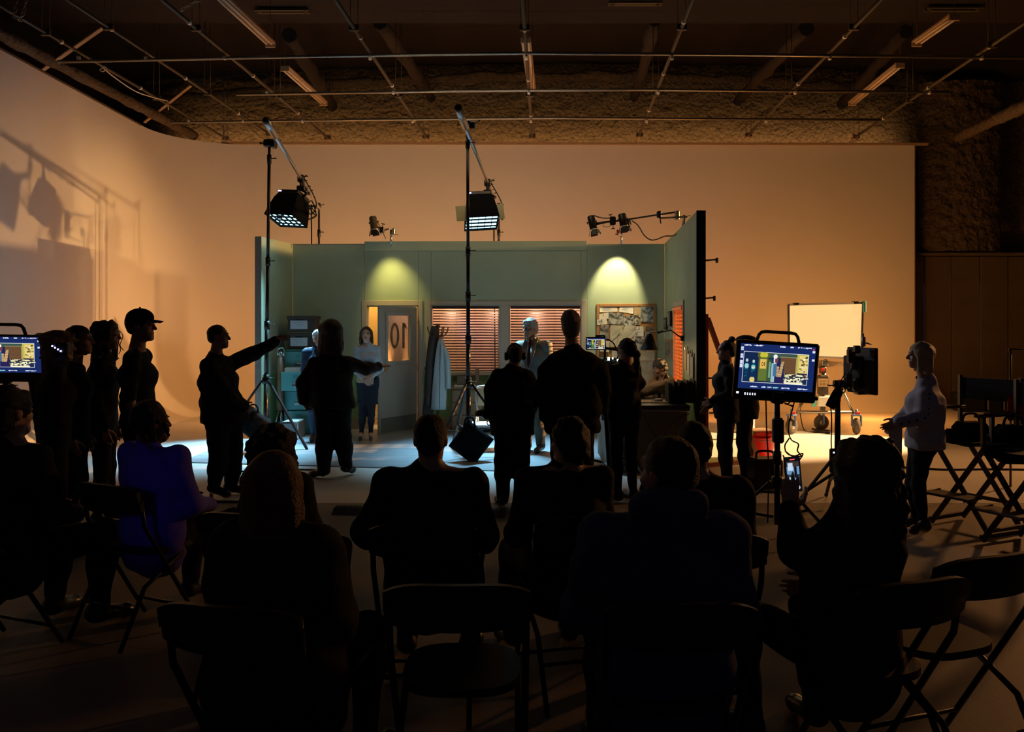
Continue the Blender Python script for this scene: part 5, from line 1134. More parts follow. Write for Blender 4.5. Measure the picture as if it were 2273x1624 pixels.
# ---------------------------------------------------------------- people: smooth-blended volumes meshed by surface nets
NP = lambda v: np.array(v, dtype=np.float64)
class SDF:
    def __init__(s): s.p = []
    def cone(s, a, b, ra, rb, k=.03, flat=None, sub=False): s.p.append(('c', NP(a), NP(b), ra, rb, k, flat, sub)); return s
    def ell(s, c, r, R=None, k=.02, sub=False): s.p.append(('e', NP(c), NP(r), np.eye(3) if R is None else NP(R), 0, k, None, sub)); return s
    def mesh(s, vox, amp=0.0, freq=60.0, seed=0, clip=None):
        lo, hi = np.full(3, 1e9), np.full(3, -1e9); bb = []
        for t in s.p:
            if t[0] == 'c':
                f_ = t[6][1] if t[6] is not None else 1.0; r = max(t[3], t[4])*max(1, f_); l, h = np.minimum(t[1], t[2])-r, np.maximum(t[1], t[2])+r
            else: r = max(t[2]); l, h = t[1]-r, t[1]+r
            bb.append((l, h))
            if not t[7]: lo, hi = np.minimum(lo, l), np.maximum(hi, h)
        pad = amp*2+vox*2.5; lo, hi = lo-pad, hi+pad; n = np.ceil((hi-lo)/vox).astype(int)+1
        A = np.full(n, .3, dtype=np.float32); ax = [lo[i]+vox*np.arange(n[i]) for i in range(3)]
        for t, (l, h) in zip(s.p, bb):
            k = t[5]; q = k+vox*2
            i0 = np.maximum(0, ((l-q-lo)/vox).astype(int)); i1 = np.minimum(n, ((h+q-lo)/vox).astype(int)+2)
            if (i1 <= i0).any(): continue
            X, Y, Z = np.meshgrid(ax[0][i0[0]:i1[0]], ax[1][i0[1]:i1[1]], ax[2][i0[2]:i1[2]], indexing='ij'); Q = np.stack((X, Y, Z), -1)
            if t[0] == 'c':
                a, b = t[1], t[2]; Q = Q-a; d = b-a
                if t[6] is not None:
                    nn = NP(t[6][0]); g = 1/t[6][1]-1; Q = Q+nn*((Q@nn)*g)[..., None]; d = d+nn*(d@nn)*g
                tt = np.clip((Q@d)/max(1e-9, d@d), 0, 1); D = np.linalg.norm(Q-tt[..., None]*d, axis=-1)-(t[3]+(t[4]-t[3])*tt)
            else:
                Q = (Q-t[1])@t[3]; k0 = np.linalg.norm(Q/t[2], axis=-1); k1 = np.linalg.norm(Q/t[2]**2, axis=-1)+1e-9; D = k0*(k0-1)/k1
            sl = tuple(slice(i0[i], i1[i]) for i in range(3)); B = A[sl]
            if t[7]: A[sl] = np.maximum(B, -D)
            else:
                hh_ = np.clip(.5+.5*(B-D)/k, 0, 1); A[sl] = B*(1-hh_)+D*hh_-k*hh_*(1-hh_)
        if clip is not None:
            c, nn = NP(clip[0]), NP(clip[1]); X, Y, Z = np.meshgrid(*ax, indexing='ij'); A = np.maximum(A, ((X-c[0])*nn[0]+(Y-c[1])*nn[1]+(Z-c[2])*nn[2]).astype(np.float32))
        if amp:
            r = np.random.RandomState(seed); X, Y, Z = np.meshgrid(*ax, indexing='ij'); Nz = 0
            for i in range(6):
                w = r.normal(size=3); w *= freq*(.6+.35*i)/np.linalg.norm(w); Nz = Nz+np.sin(X*w[0]+Y*w[1]+Z*w[2]+r.uniform(0, 6))/(1+.4*i)
            A = A+(amp*.5*Nz).astype(np.float32)
        S_ = A < 0; c8 = [(i, j, k) for i in (0, 1) for j in (0, 1) for k in (0, 1)]; m1 = n-1
        cnt = sum(S_[i:i+m1[0], j:j+m1[1], k:k+m1[2]].astype(np.int8) for i, j, k in c8); act = np.argwhere((cnt > 0) & (cnt < 8))
        if not len(act): return np.zeros((0, 3)), []
        val = np.stack([A[act[:, 0]+i, act[:, 1]+j, act[:, 2]+k] for i, j, k in c8], 1)
        acc = np.zeros((len(act), 3)); num = np.zeros(len(act))
        for a in range(8):
            for b in range(a+1, 8):
                df = np.abs(np.array(c8[a])-np.array(c8[b]))
                if df.sum() != 1: continue
                mk = (val[:, a] < 0) != (val[:, b] < 0); t = np.where(mk, val[:, a]/np.where(mk, val[:, a]-val[:, b], 1), 0)
                p = np.array(c8[a])+t[:, None]*(np.array(c8[b])-np.array(c8[a])); acc += p*mk[:, None]; num += mk
        ver = lo+(act+acc/num[:, None])*vox
        idx = np.full(m1, -1, dtype=np.int64); idx[act[:, 0], act[:, 1], act[:, 2]] = np.arange(len(act)); fs = []
        for x in range(3):
            u, v = (x+1) % 3, (x+2) % 3; sl0 = [slice(None)]*3; sl1 = [slice(None)]*3; sl0[x] = slice(0, -1); sl1[x] = slice(1, None)
            E = np.argwhere(S_[tuple(sl0)] != S_[tuple(sl1)]); E = E[(E[:, u] > 0) & (E[:, v] > 0) & (E[:, u] < m1[u]) & (E[:, v] < m1[v])]
            if not len(E): continue
            ins = S_[E[:, 0], E[:, 1], E[:, 2]]; du = np.zeros(3, int); du[u] = 1; dv = np.zeros(3, int); dv[v] = 1
            q = np.stack([idx[tuple((E-o).T)] for o in (du+dv, dv, 0*du, du)], 1); q = np.where(ins[:, None], q, q[:, ::-1]); fs.append(q[(q >= 0).all(1)])
        return ver, np.concatenate(fs).tolist()
def put(m, sdf, vox, **kw):
    v, f = sdf.mesh(vox, **kw)
    if len(f): m.add([tuple(x) for x in v], f, True)
    return m
UP = V(0, 0, 1)
def skin(name, c): return mat(name, c, .5, spec=.35)
SK_L = skin('fair_skin', (.55, .33, .23)); SK_M = skin('tan_skin', (.36, .19, .12)); SK_D = skin('dark_skin', (.13, .06, .035))
def cloth(name, c, r=.85, b=.15): return mat(name, c, r, var=.15, scale=12, bump=b, bscale=90, spec=.2)
C_BLK = cloth('black_cotton', (.010, .010, .011)); C_BLK2 = cloth('charcoal_fleece', (.018, .016, .016)); C_NAVY = cloth('navy_hoodie_cloth', (.075, .08, .155)); C_VIOL = cloth('blue_violet_shirt', (.11, .085, .42))
C_DENIM = cloth('dark_denim', (.016, .018, .026)); C_BRN = cloth('dark_brown_wool', (.035, .022, .016)); C_WHITE = cloth('pale_lilac_blouse', (.50, .47, .50), .7); C_BLUE = cloth('pale_blue_blouse', (.40, .50, .60), .7)
C_SKIRT = cloth('slate_skirt_cloth', (.024, .028, .040)); C_TIGHT = cloth('blue_grey_tights', (.020, .023, .036), .6, .05); C_SUIT = cloth('grey_tweed', (.26, .25, .22)); C_TROU = cloth('brown_grey_trousers', (.10, .085, .065)); C_SHIRT = cloth('white_shirt', (.66, .66, .64), .7); C_TIE = cloth('maroon_tie', (.075, .016, .018), .5)
C_TAN = cloth('tan_jacket_cloth', (.15, .095, .058)); C_SUITD = cloth('dark_blue_suit', (.03, .05, .09))
M_SHOE = mat('black_leather', (.010, .010, .012), .3); M_SHOEB = mat('brown_leather', (.05, .03, .02), .3); M_HEEL = mat('blue_grey_leather', (.05, .06, .085), .25)
def hairm(name, c): return mat(name, c, .55, var=.4, scale=30, bump=.8, bscale=120, spec=.4)
H_BLK = hairm('black_hair', (.010, .008, .007)); H_BRN = hairm('brown_hair', (.055, .028, .014)); H_LBR = hairm('light_brown_hair', (.16, .09, .04)); H_BLD = hairm('blonde_hair', (.62, .46, .26)); H_WHT = hairm('white_hair', (.62, .62, .62)); H_GRY = hairm('grey_hair', (.26, .23, .20))
M_EYE = mat('eye_white', (.26, .24, .22), .4); M_IRIS = mat('dark_iris', (.02, .014, .01), .2); M_LIP = mat('lip', (.34, .11, .10), .4)
def unit(v): v = Vector(v); return v.normalized()
def skeleton(pos, th, T, seated, build, lean):
    x, y, z0 = pos; Fw = V(math.sin(th), math.cos(th), 0); R = V(math.cos(th), -math.sin(th), 0); J = {}
    at = lambda f, r, z: V(x, y, z0)+Fw*f+R*r+UP*z
    if not seated:
        H_ = T-z0; sh, hp = .108*H_*build, .052*H_
        for n_, z in (('pel', .525), ('waist', .60), ('chest', .715), ('neck', .842), ('head', .933)): J[n_] = at(lean*(z-.5)*H_, 0, z*H_)
        J['head'] += Fw*.015*H_
        for s, q in (('R', 1), ('L', -1)):
            J['sh'+s] = at(lean*.31*H_, q*sh, .808*H_); J['el'+s] = at(lean*.2*H_-.01*H_, q*sh*1.18, .63*H_); J['wr'+s] = at(lean*.1*H_+.03*H_, q*sh*1.2, .485*H_)
            J['hip'+s] = at(0, q*hp, .515*H_); J['kn'+s] = at(.012*H_, q*hp*1.05, .28*H_); J['an'+s] = at(-.01*H_, q*hp*1.1, .045*H_); J['to'+s] = at(.10*H_, q*hp*1.5, .016*H_)
    else:
        L = T-.5; H_ = L/.46; sh, hp = .108*H_*build, .055*H_
        for n_, z in (('pel', .0), ('waist', .19), ('chest', .42), ('neck', .685), ('head', .855)): J[n_] = at(lean*z*L, 0, .5+z*L)
        J['head'] += Fw*.02
        for s, q in (('R', 1), ('L', -1)):
            J['sh'+s] = at(lean*.62*L, q*sh, .5+.625*L); J['el'+s] = at(lean*.4*L+.06, q*sh*1.25, .5+.24*L); J['wr'+s] = at(.30, q*sh*.6, .5+.16*L)
            J['hip'+s] = at(.02, q*hp, .49); J['kn'+s] = at(.44, q*hp*1.6, .50); J['an'+s] = at(.40, q*hp*1.7, .085); J['to'+s] = at(.56, q*hp*2.0, .03)
    return J, Fw, R, H_
def ik(a, c, l1, l2, bend):
    d = c-a; L = min(d.length, (l1+l2)*.995); u = d.normalized(); x = (l1*l1-l2*l2+L*L)/(2*L); h = math.sqrt(max(0, l1*l1-x*x)); b = bend-u*bend.dot(u)
    return a+u*x+(b.normalized() if b.length > 1e-5 else UP)*h
def head_frame(th, pitch=0.0, roll=0.0):
    Fh = V(math.sin(th)*math.cos(pitch), math.cos(th)*math.cos(pitch), math.sin(pitch)); R = V(math.cos(th), -math.sin(th), 0); U = R.cross(Fh).normalized()
    if roll: q = Matrix.Rotation(roll, 3, Fh); R, U = q@R, q@U
    return Fh, R, U
def head_prims(s, c, fr, k, fem):
    Fh, R, U = fr; M = Matrix((R, Fh, U)).transposed(); L = lambda r, f, u: c+R*(r*k)+Fh*(f*k)+U*(u*k)
    s.ell(L(0, -.012, .030), (.074*k, .094*k, .088*k), M, .02); s.ell(L(0, .024, -.035), ((.056 if fem else .060)*k, .066*k, .080*k), M, .03)
    s.cone(L(-.012, .068, -.092), L(.012, .068, -.092), (.020 if fem else .025)*k, (.020 if fem else .025)*k, .03)
    s.cone(L(0, .088, .018), L(0, .108, -.022), .007*k, .0125*k, .012); s.cone(L(-.013, .094, -.024), L(.013, .094, -.024), .007*k, .007*k, .008)
    s.cone(L(-.04, .070, .034), L(.04, .070, .034), .014*k, .014*k, .02); s.cone(L(-.018, .084, -.058), L(.018, .084, -.058), .008*k, .008*k, .010); s.cone(L(-.016, .083, -.050), L(.016, .083, -.050), .0065*k, .0065*k, .006)
    for q in (-1, 1):
        s.ell(L(q*.072, -.008, -.004), (.010*k, .022*k, .032*k), M, .008); s.ell(L(q*.045, .055, -.030), (.02*k, .025*k, .02*k), M, .02)
    for q in (-1, 1): s.ell(L(q*.031, .098, .010), (.017*k, .018*k, .011*k), M, .01, True)
    return L, M
def hand_prims(s, w, D, N, T, k, curl=.35, spread=.12, point=False):
    """w wrist, D towards the fingers, N palm normal (palm side), T thumb side"""
    D, T = unit(D), unit(T-D*T.dot(D)); N = unit(N-D*N.dot(D)); T = unit(T-N*T.dot(N))
    for i, o in enumerate((.027, .009, -.009, -.025)):
        kn = w+D*(.088-.006*abs(i-1))*k+T*o*k; s.cone(w+T*o*.6*k+D*.01*k, kn, .014*k, .0115*k, .012)
        l = (.072, .080, .074, .058)[i]*k; c = curl*(1 if not (point and i == 0) else .1); d = unit(D+T*spread*(1.5-i)*.35); p = kn
        for j, f_ in enumerate((.45, .30, .25)):
            d = unit(d+N*c*(.9 if j else .6)); q = p+d*l*f_; s.cone(p, q, (.0098-.0009*j)*k, (.0092-.0010*j)*k, .003); p = q
    b = w+D*.025*k+T*.022*k; q = b+unit(D*.55+T*.75+N*.25)*.042*k; e = q+unit(D*.85+T*.3+N*.3*(1+curl))*.034*k; e2 = e+unit(D*.9+N*.4*(1+curl))*.026*k
    s.cone(b, q, .0145*k, .0115*k, .012); s.cone(q, e, .0108*k, .0098*k, .003); s.cone(e, e2, .0096*k, .0080*k, .003)
PEOPLE = {}
def person(lb, pos, th, T, seated=False, build=1.0, fat=1.0, lean=0.0, J=None, head=None, hth=None, hpitch=0.0, hroll=0.0, skinm=SK_L, fem=False, vox=.014, hair=('short', H_BLK), top=None, bottom=None, shoes=M_SHOE, extra=None, group=None, hands=None, headvox=.0065, heel=0.0, clipskip=False, seed=1):
    """th: heading in degrees (0 = away from the camera, 90 = to the right); T: height of the crown"""
    th = math.radians(th); JJ, Fw, R, H_ = skeleton(pos, th, T, seated, build*(.74 if fem else 1), lean); k = H_/1.74; J = dict(J or {})
    t = thing('person', lb, 'person', (pos[0], pos[1], pos[2]), group)
    ua, fa = .172*H_, .150*H_
    for n_, v in J.items(): JJ[n_] = Vector(v)
    for s, q in (('R', 1), ('L', -1)):
        if 'wr'+s in J and 'el'+s not in J: JJ['el'+s] = ik(JJ['sh'+s], JJ['wr'+s], ua, fa, R*q*.7-UP-Fw*.4)
        if 'an'+s in J and 'kn'+s not in J: JJ['kn'+s] = ik(JJ['hip'+s], JJ['an'+s], .237*H_, .235*H_, Fw)
        if 'an'+s in J and 'to'+s not in J: JJ['to'+s] = JJ['an'+s]+Fw*.10*H_+R*q*.02-UP*.028*H_
    if head is not None: JJ['head'] = Vector(head)
    hf = head_frame(math.radians(hth) if hth is not None else th, hpitch, hroll); hc = JJ['head']; hk = k*(.97 if fem else 1.0)
    latc = unit(JJ['shR']-JJ['shL']); latp = unit(JJ['hipR']-JJ['hipL']); g = fat*(.94 if fem else 1); lf = (.88 if fem else 1.0); wb = (.92 if fem else 1.0)
    # --- body
    def torso(s, i=0.0):
        s.cone(JJ['pel']-UP*.02*k, JJ['waist'], (.105*k)*g+i, (.098*k*wb)*g+i, .05, (latp, 1.42)); s.cone(JJ['waist'], JJ['chest'], (.098*k*wb)*g+i, (.115*k)*g+i, .05, (latc, 1.42))
        s.cone(JJ['chest'], JJ['neck']-UP*.115*k, (.115*k)*g+i, .070*k+i*.7, .05, (latc, 1.40))
        for q in 'LR': s.cone(JJ['neck']-UP*(.035*k+i*.6), JJ['sh'+q]-UP*(.014*k+i*.9), .046*k+i*.5, .044*k*lf+i, .05)
        if fem:
            for q in (-1, 1): s.ell(JJ['chest']+latc*q*.065*k+unit(latc.cross(UP))*-.078*k*g, (.050*k+i, .046*k+i, .052*k+i), None, .06)
    def arm(s, S__, i=0.0, cut=1.0):
        a, b, c = JJ['sh'+S__], JJ['el'+S__], JJ['wr'+S__]; a = a-UP*(.014*k+i*.9); w_ = k*g*lf; s.cone(a, b, .047*w_+i, .041*w_+i, .03); s.cone(b, b+(c-b)*cut, .041*w_+i, (.041-.013*cut)*w_+i*.9, .025)
    def leg(s, S__, i=0.0, fl=0.0):
        a, b, c = JJ['hip'+S__], JJ['kn'+S__], JJ['an'+S__]; w_ = k*g*lf; s.cone(a, b, .086*k*g*(.96 if fem else 1)+i, .057*w_+i+fl*.5, .04); s.cone(b, b+(c-b)*.35, .057*w_+i+fl*.5, .054*w_*(.95 if fem else 1)+i+fl, .03); s.cone(b+(c-b)*.35, c, .054*w_*(.95 if fem else 1)+i+fl, .032*k*lf*(.86 if fem else 1)+i+fl, .03)
    m = MB(); b = SDF(); torso(b); b.cone(JJ['neck']-UP*.06*k, hc-hf[2]*.07*k-hf[0]*.012*k, .062*k, .050*k, .04)
    for S__ in 'LR': arm(b, S__); leg(b, S__); b.cone(JJ['an'+S__], JJ['to'+S__], .036*k, .026*k, .03)
    b.ell(hc-hf[2]*.01, (.05*k, .05*k, .07*k), None, .03)
    put(m, b, vox*1.15)
    hs = SDF(); Lh, Mh = head_prims(hs, hc, hf, hk, fem); hs.cone(hc-hf[2]*.06*k-hf[0]*.012*k, JJ['neck'], .050*k, .058*k, .03); put(m, hs, headvox)
    for S__, q in (('L', -1), ('R', 1)):
        h = (hands or {}).get(S__, {}); w = JJ['wr'+S__]; fd = unit(w-JJ['el'+S__]); D = Vector(h.get('D', fd)); N = Vector(h.get('N', R*-q)); T_ = Vector(h.get('T', Fw*.9+UP*.25))
        x = SDF(); hand_prims(x, w, D, N, T_, k*(.94 if fem else 1.0), h.get('curl', .35), h.get('spread', .12), h.get('point', False)); x.cone(w-fd*.04, w+D.normalized()*.01, .030*k*g*.95, .026*k, .012); put(m, x, h.get('vox', .0062))
    m.build('body', skinm, t)
    for q in (-1, 1):
        m = MB(); c = Lh(q*.031, .082, .010); m.sphere(c, .0112*hk, 10); e = m.build('eye', M_EYE, t)
        m = MB(); m.sphere(c+hf[0]*.0062*hk, .0064*hk, 8); m.build('iris', M_IRIS, e)
        m = MB(); m.tube([Lh(q*.016, .091, .029), Lh(q*.032, .092, .034), Lh(q*.047, .080, .029)], [.003*hk, .004*hk, .002*hk], 6); m.build('eyebrow', hair[1], t)
    m = MB(); m.tube([Lh(-.022, .083, -.054), Lh(-.008, .0925, -.052), Lh(.008, .0925, -.052), Lh(.022, .083, -.054)], [.002*hk, .0045*hk, .0045*hk, .002*hk], 6); m.build('lips', M_LIP, t)
    # --- hair
    st, hm = hair[0], hair[1]; m = MB(); x = SDF(); hv = .0085; amp, fq = .004, 90; ell = lambda r, f_, u, a, b_, c_, k_=.02, sub=False: x.ell(Lh(r, f_, u), (a*hk, b_*hk, c_*hk), Mh, k_, sub)
    cut = lambda: (ell(0, .105, -.045, .062, .07, .092, .01, True))
    if st == 'short': ell(0, -.018, .036, .083, .098, .092); ell(0, -.05, -.01, .074, .062, .06); cut(); ell(0, .05, -.11, .12, .12, .075, .01, True)
    elif st == 'grey_full': ell(0, -.018, .040, .090, .105, .098); ell(0, -.05, -.02, .084, .07, .07); ell(0, .06, .085, .06, .05, .035); cut(); ell(0, .06, -.125, .13, .12, .075, .01, True); amp = .007
    elif st == 'crop': ell(0, -.018, .036, .079, .094, .086); ell(0, -.06, -.02, .066, .045, .05); cut(); ell(0, .05, -.10, .12, .12, .08, .01, True); amp = .002
    elif st == 'afro': ell(0, -.015, .046, .090, .102, .092); ell(0, -.05, .0, .082, .07, .07); ell(0, .12, -.05, .07, .06, .10, .01, True); ell(0, .05, -.11, .12, .12, .075, .01, True); amp = .007; fq = 160
    elif st in ('long', 'bob', 'curly', 'wide'):
        w = hair[3] if len(hair) > 3 else {'long': 1.0, 'bob': 1.08, 'curly': 1.22, 'wide': 1.35}[st]; ln = {'long': hair[2] if len(hair) > 2 else .26, 'bob': .13, 'curly': .22, 'wide': .20}[st]
        ell(0, -.020, .034, .086*w, .102*w, .094*w**.5)
        for r_ in (-.062, -.03, 0, .03, .062):
            a = Lh(r_*w, -.045-.02*(1-abs(r_)/.06), .02); e = Lh(r_*w*1.25, -.055-.01*(1-abs(r_)/.06), .0)-UP*ln*k; x.cone(a, e, .046*hk*w, .034*hk*w, .03)
        for q in (-1, 1): x.cone(Lh(q*.075*w, .015, .02), Lh(q*.085*w, .02, -.03)-UP*ln*.75*k, .024*hk*w, .018*hk*w, .03)
        ell(0, .118, -.030, .060, .078, .112, .01, True); amp = {'long': .005, 'bob': .005, 'curly': .016, 'wide': .018}[st]; fq = {'long': 55, 'bob': 60, 'curly': 85, 'wide': 80}[st]
    elif st in ('bun', 'ponytail'):
        ell(0, -.018, .034, .082, .098, .090); ell(0, -.06, -.02, .068, .05, .06); cut(); ell(0, .06, -.11, .11, .10, .075, .01, True)
        if st == 'bun': ell(0, -.07, .135, .042, .042, .036, .01); ell(.01, -.06, .15, .02, .02, .02, .01); amp = .006
        else:
            p0, p1, p2 = Lh(0, -.10, .03), Lh(.02, -.14, -.05), Lh(.05, -.12, -.05)-UP*.22*k; x.cone(p0, p1, .030*hk, .036*hk, .02); x.cone(p1, p2, .040*hk, .022*hk, .02); amp = .007
    elif st == 'dreads':
        ell(0, -.018, .042, .090, .102, .096); r0 = random.Random(5)
        for i in range(26):
            a = r0.uniform(.5, 2*PI-.5); p0 = Lh(.075*math.sin(a), .075*math.cos(a)-.015, .06); x.cone(p0, p0+(Lh(.11*math.sin(a), .10*math.cos(a), 0)-Lh(0, 0, 0))*.35-UP*r0.uniform(.08, .15), .012, .008, .006)
        cut(); amp = .004
    elif st == 'shaggy': ell(0, -.018, .040, .092, .106, .098); ell(0, -.055, -.03, .084, .06, .08); cut(); ell(0, .07, -.13, .13, .11, .075, .01, True); amp = .011; fq = 80
    elif st == 'back_waves': ell(0, -.025, .040, .088, .106, .100); ell(0, .055, .088, .060, .045, .036); ell(0, -.06, -.03, .078, .06, .075); cut(); ell(0, .07, -.115, .12, .10, .08, .01, True); amp = .006; fq = 60
    put(m, x, hv, amp=amp*k, freq=fq, seed=seed); m.build('hair', hm, t)
    # --- clothes
    if bottom:
        bm = bottom.get('mat', C_DENIM); i = bottom.get('i', .014); x = SDF()
        if bottom.get('kind') == 'skirt':
            hem = bottom.get('hem', .30)*H_; p = JJ['pel']; x.cone(JJ['waist'], p-UP*.02, .098*k*g+.012, .112*k*g+.014, .04, (latp, 1.38)); x.cone(p-UP*.02, V(p.x, p.y, pos[2]+hem+.02)-latp*0, .112*k*g+.014, .104*k*g+.014, .04, (latp, 1.38))
            m = MB(); put(m, x, vox, amp=.004, freq=40, seed=seed, clip=((0, 0, pos[2]+hem), (0, 0, -1))); m.build('skirt', bm, t)
            x = SDF()
            for S__ in 'LR': leg(x, S__, .005); x.cone(JJ['an'+S__], JJ['to'+S__], .030*k, .024*k, .03)
            m = MB(); put(m, x, vox*.8); m.build('tights', bottom.get('tights', C_TIGHT), t)
        else:
            x.cone(JJ['pel']-UP*.03*k, JJ['waist'], .108*k*g+i, .100*k*g+i, .05, (latp, 1.42))
            for S__ in 'LR': leg(x, S__, i, bottom.get('flare', 0.0))
            m = MB(); put(m, x, vox, amp=.006, freq=38, seed=seed+3); m.build('trousers', bm, t)
    if top:
        tm_, i = top.get('mat', C_BLK), top.get('i', .016); x = SDF(); torso(x, i)
        if top.get('hem'):
            p = JJ['pel']; e = V(p.x, p.y, p.z-top['hem']*k); x.cone(JJ['waist'], p, .106*k*g+i, .112*k*g+i, .05, (latp, 1.42)); x.cone(p, e, .112*k*g+i, .108*k*g+i*1.2, .04, (latp, 1.42))
        for S__ in 'LR': arm(x, S__, i*top.get('si', .9), 1.0 if top.get('sleeve', 'long') == 'long' else .0)
        nb = JJ['neck']; x.cone(nb-UP*.07*k, nb+UP*(top.get('collar', .0)-.01)*k, .060*k+i*.6, .054*k+i*.4, .03)
        if top.get('hood'):
            bk = -Fw*.075*k; x.cone(nb+bk+R*-.08*k+UP*.03*k, nb+bk+R*.08*k+UP*.03*k, .055*k, .055*k, .04); x.cone(nb+bk+UP*.02*k, nb+bk*1.5-UP*.12*k, .07*k, .045*k, .04)
        if top.get('vopen'):
            fr = unit(UP.cross(latc)); ch = JJ['chest']; x.cone(nb+fr*.085*k+UP*.04*k, JJ['waist']+fr*(.17*k*g)+UP*.03*k, .058*k, .012, .01, None, True)
        x.cone(nb+UP*(top.get('collar', .0)+.075)*k, nb+UP*(top.get('collar', .0)+.12)*k, .060*k, .075*k, .005, None, True) if top.get('cutneck', True) else None
        hc_ = ((0, 0, JJ['pel'].z-top['hem']*k-.02), (0, 0, -1)) if top.get('hem') and not seated else None
        m = MB(); put(m, x, top.get('vox', vox), clip=hc_, amp=top.get('amp', .008), freq=top.get('freq', 34), seed=seed+7); m.build(top.get('name', 'jacket'), tm_, t)
        if top.get('vopen'):
            x = SDF(); fr = unit(UP.cross(latc)); torso(x, .006); x.cone(nb-UP*.06*k, nb+UP*.03*k, .066*k, .058*k, .02); m = MB(); put(m, x, vox*.8, clip=None); m.build('shirt', top.get('shirt', C_SHIRT), t)
            a, e = nb+fr*.068*k+UP*.012*k, JJ['waist']+fr*(.118*k*g)+UP*.05*k; md = JJ['chest']+fr*(.134*k*g)
            if top.get('tie', True): m = MB(); m.tube(spline([a, a+(md-a)*.15+fr*.012, md+UP*.05, md-UP*.08, e]), [.018*k]+[.014*k]*6+[.022*k]*18, 6); m.build('tie', C_TIE, t)
            for q in (-1, 1):
                m = MB(); p0 = nb+latc*q*.065*k+fr*.035*k+UP*.03*k; p1 = ch+latc*q*.060*k+fr*(.155*k*g)+UP*.02; p2 = JJ['waist']+latc*q*.012+fr*(.165*k*g)+UP*.02; w_ = latc*q*.045*k
                m.prism([p0, p0+w_*.6, p1+w_+UP*.05*k, p1+w_*.6, p2], fr, .006); m.build('lapel', tm_, t)
    if shoes:
        for S__ in 'LR':
            x = SDF(); a, e = JJ['an'+S__], JJ['to'+S__]; fd = unit(V(e.x-a.x, e.y-a.y, 0)); zf = e.z-.016*k if not heel else e.z
            if heel:
                x.cone(a-UP*.012-fd*.015, e+UP*.010, .031*k, .024*k, .03); x.cone(e-fd*.03, e+fd*.03, .024*k, .016*k, .02); x.cone(a-fd*.03-UP*.02, V(a.x, a.y, pos[2]+.004)-fd*.045, .018*k, .006, .01)
            else:
                x.cone(a+UP*.03*k, a-UP*.012*k, .046*k, .047*k, .02); x.cone(a-fd*.03*k+UP*(-.010*k), e+UP*.012*k, .046*k, .036*k, .03); x.cone(e+UP*.010*k, e+fd*.03*k+UP*.006*k, .038*k, .032*k, .02)
            m = MB(); put(m, x, .009, clip=((0, 0, pos[2]+.002), (0, 0, -1))); m.build('shoe', shoes, t)
    if extra: extra(t, JJ, hf, Lh, Mh, k, Fw, R)
    PEOPLE[lb] = JJ
    return t, JJ
def cap_extra(t, JJ, hf, Lh, Mh, k, Fw, R):
    x = SDF(); x.ell(Lh(0, -.008, .062), (.086*k, .104*k, .075*k), Mh, .01); m = MB(); put(m, x, .007, clip=(Lh(0, 0, .045), -hf[2])); m.build('cap', C_BLK, t)
    m = MB(); m.grid(lambda u, v: Lh((u-.5)*.15*(1-.25*v), .085+v*(.085-.05*abs(2*u-1)**2), .050-.012*abs(2*u-1)**2-.012*v), 10, 5); m.grid(lambda u, v: Lh((.5-u)*.15*(1-.25*v), .085+v*(.085-.05*abs(2*u-1)**2), .044-.012*abs(2*u-1)**2-.012*v), 10, 5); m.build('cap_brim', C_BLK, t)
    m = MB(); m.sphere(Lh(0, -.008, .139), .008, 8); m.build('cap_button', C_BLK, t)
# ---------------------------------------------------------------- the crew standing around the set
def at(x, Y, z=0.0): return ((x-CX)*Y/F, Y, z)
def zt(y, Y): return H-(y-HY)*Y/F
BT = dict(mat=C_BLK, i=.018, name='shirt'); PT = dict(mat=C_DENIM, i=.016)
person('person in a black cap and short-sleeved shirt, standing in profile at left', at(306, 6.6), 78, zt(688, 6.6), build=1.0, vox=.014, skinm=SK_M, hair=('short', H_BLK), hth=84, head=P(313, 723, 6.6), top=dict(mat=C_BLK, i=.016, sleeve='short', name='shirt'), bottom=PT, extra=cap_extra,
       J={'neck': P(303, 777, 6.6)}, seed=2)
def strands(pts_list, hm):
    def f(t, JJ, hf, Lh, Mh, k, Fw, R):
        for pts in pts_list:
            m = MB(); m.tube(spline([Lh(*p) for p in pts]), .0035, 5); m.build('hair_strand', hm, t)
    return f
person('person with loose dark hair falling round the face, left of the capped man', at(228, 6.9), 78, zt(711, 6.9), fem=True, vox=.014, hair=('curly', H_BRN), hth=82, head=P(238, 745, 6.9), top=BT, bottom=PT, seed=3,
       extra=strands([[(.05, .08, .06), (.04, .115, .02), (.03, .105, -.06), (.03, .12, -.12), (.02, .10, -.16)], [(-.05, .07, .06), (-.03, .12, .0), (-.02, .10, -.08), (-.02, .13, -.13)], [(.05, .07, -.02), (.04, .10, -.10), (.05, .09, -.17), (.04, .11, -.2)]], H_BRN))
person('person with brown shoulder hair in profile, third head from the left', at(160, 6.4), 80, zt(722, 6.4), fem=True, vox=.014, hair=('long', H_BRN, .10), hth=78, head=P(177, 755, 6.4), top=BT, bottom=PT, seed=4)
def gear(t, JJ, hf, Lh, Mh, k, Fw, R):
    c = JJ['wrR']+V(0, 0, .06)
    m = MB(); m.box(c, (.09, .16, .08), rotz(.3), .01); m.build('hand_monitor', M_BLACK, t)
    for i in range(4): m = MB(); m.box(c+V(-.03+.02*i, -.086, .02-.012*i), (.010, .004, .010)); m.build('indicator_light', M_BLUELED, t)
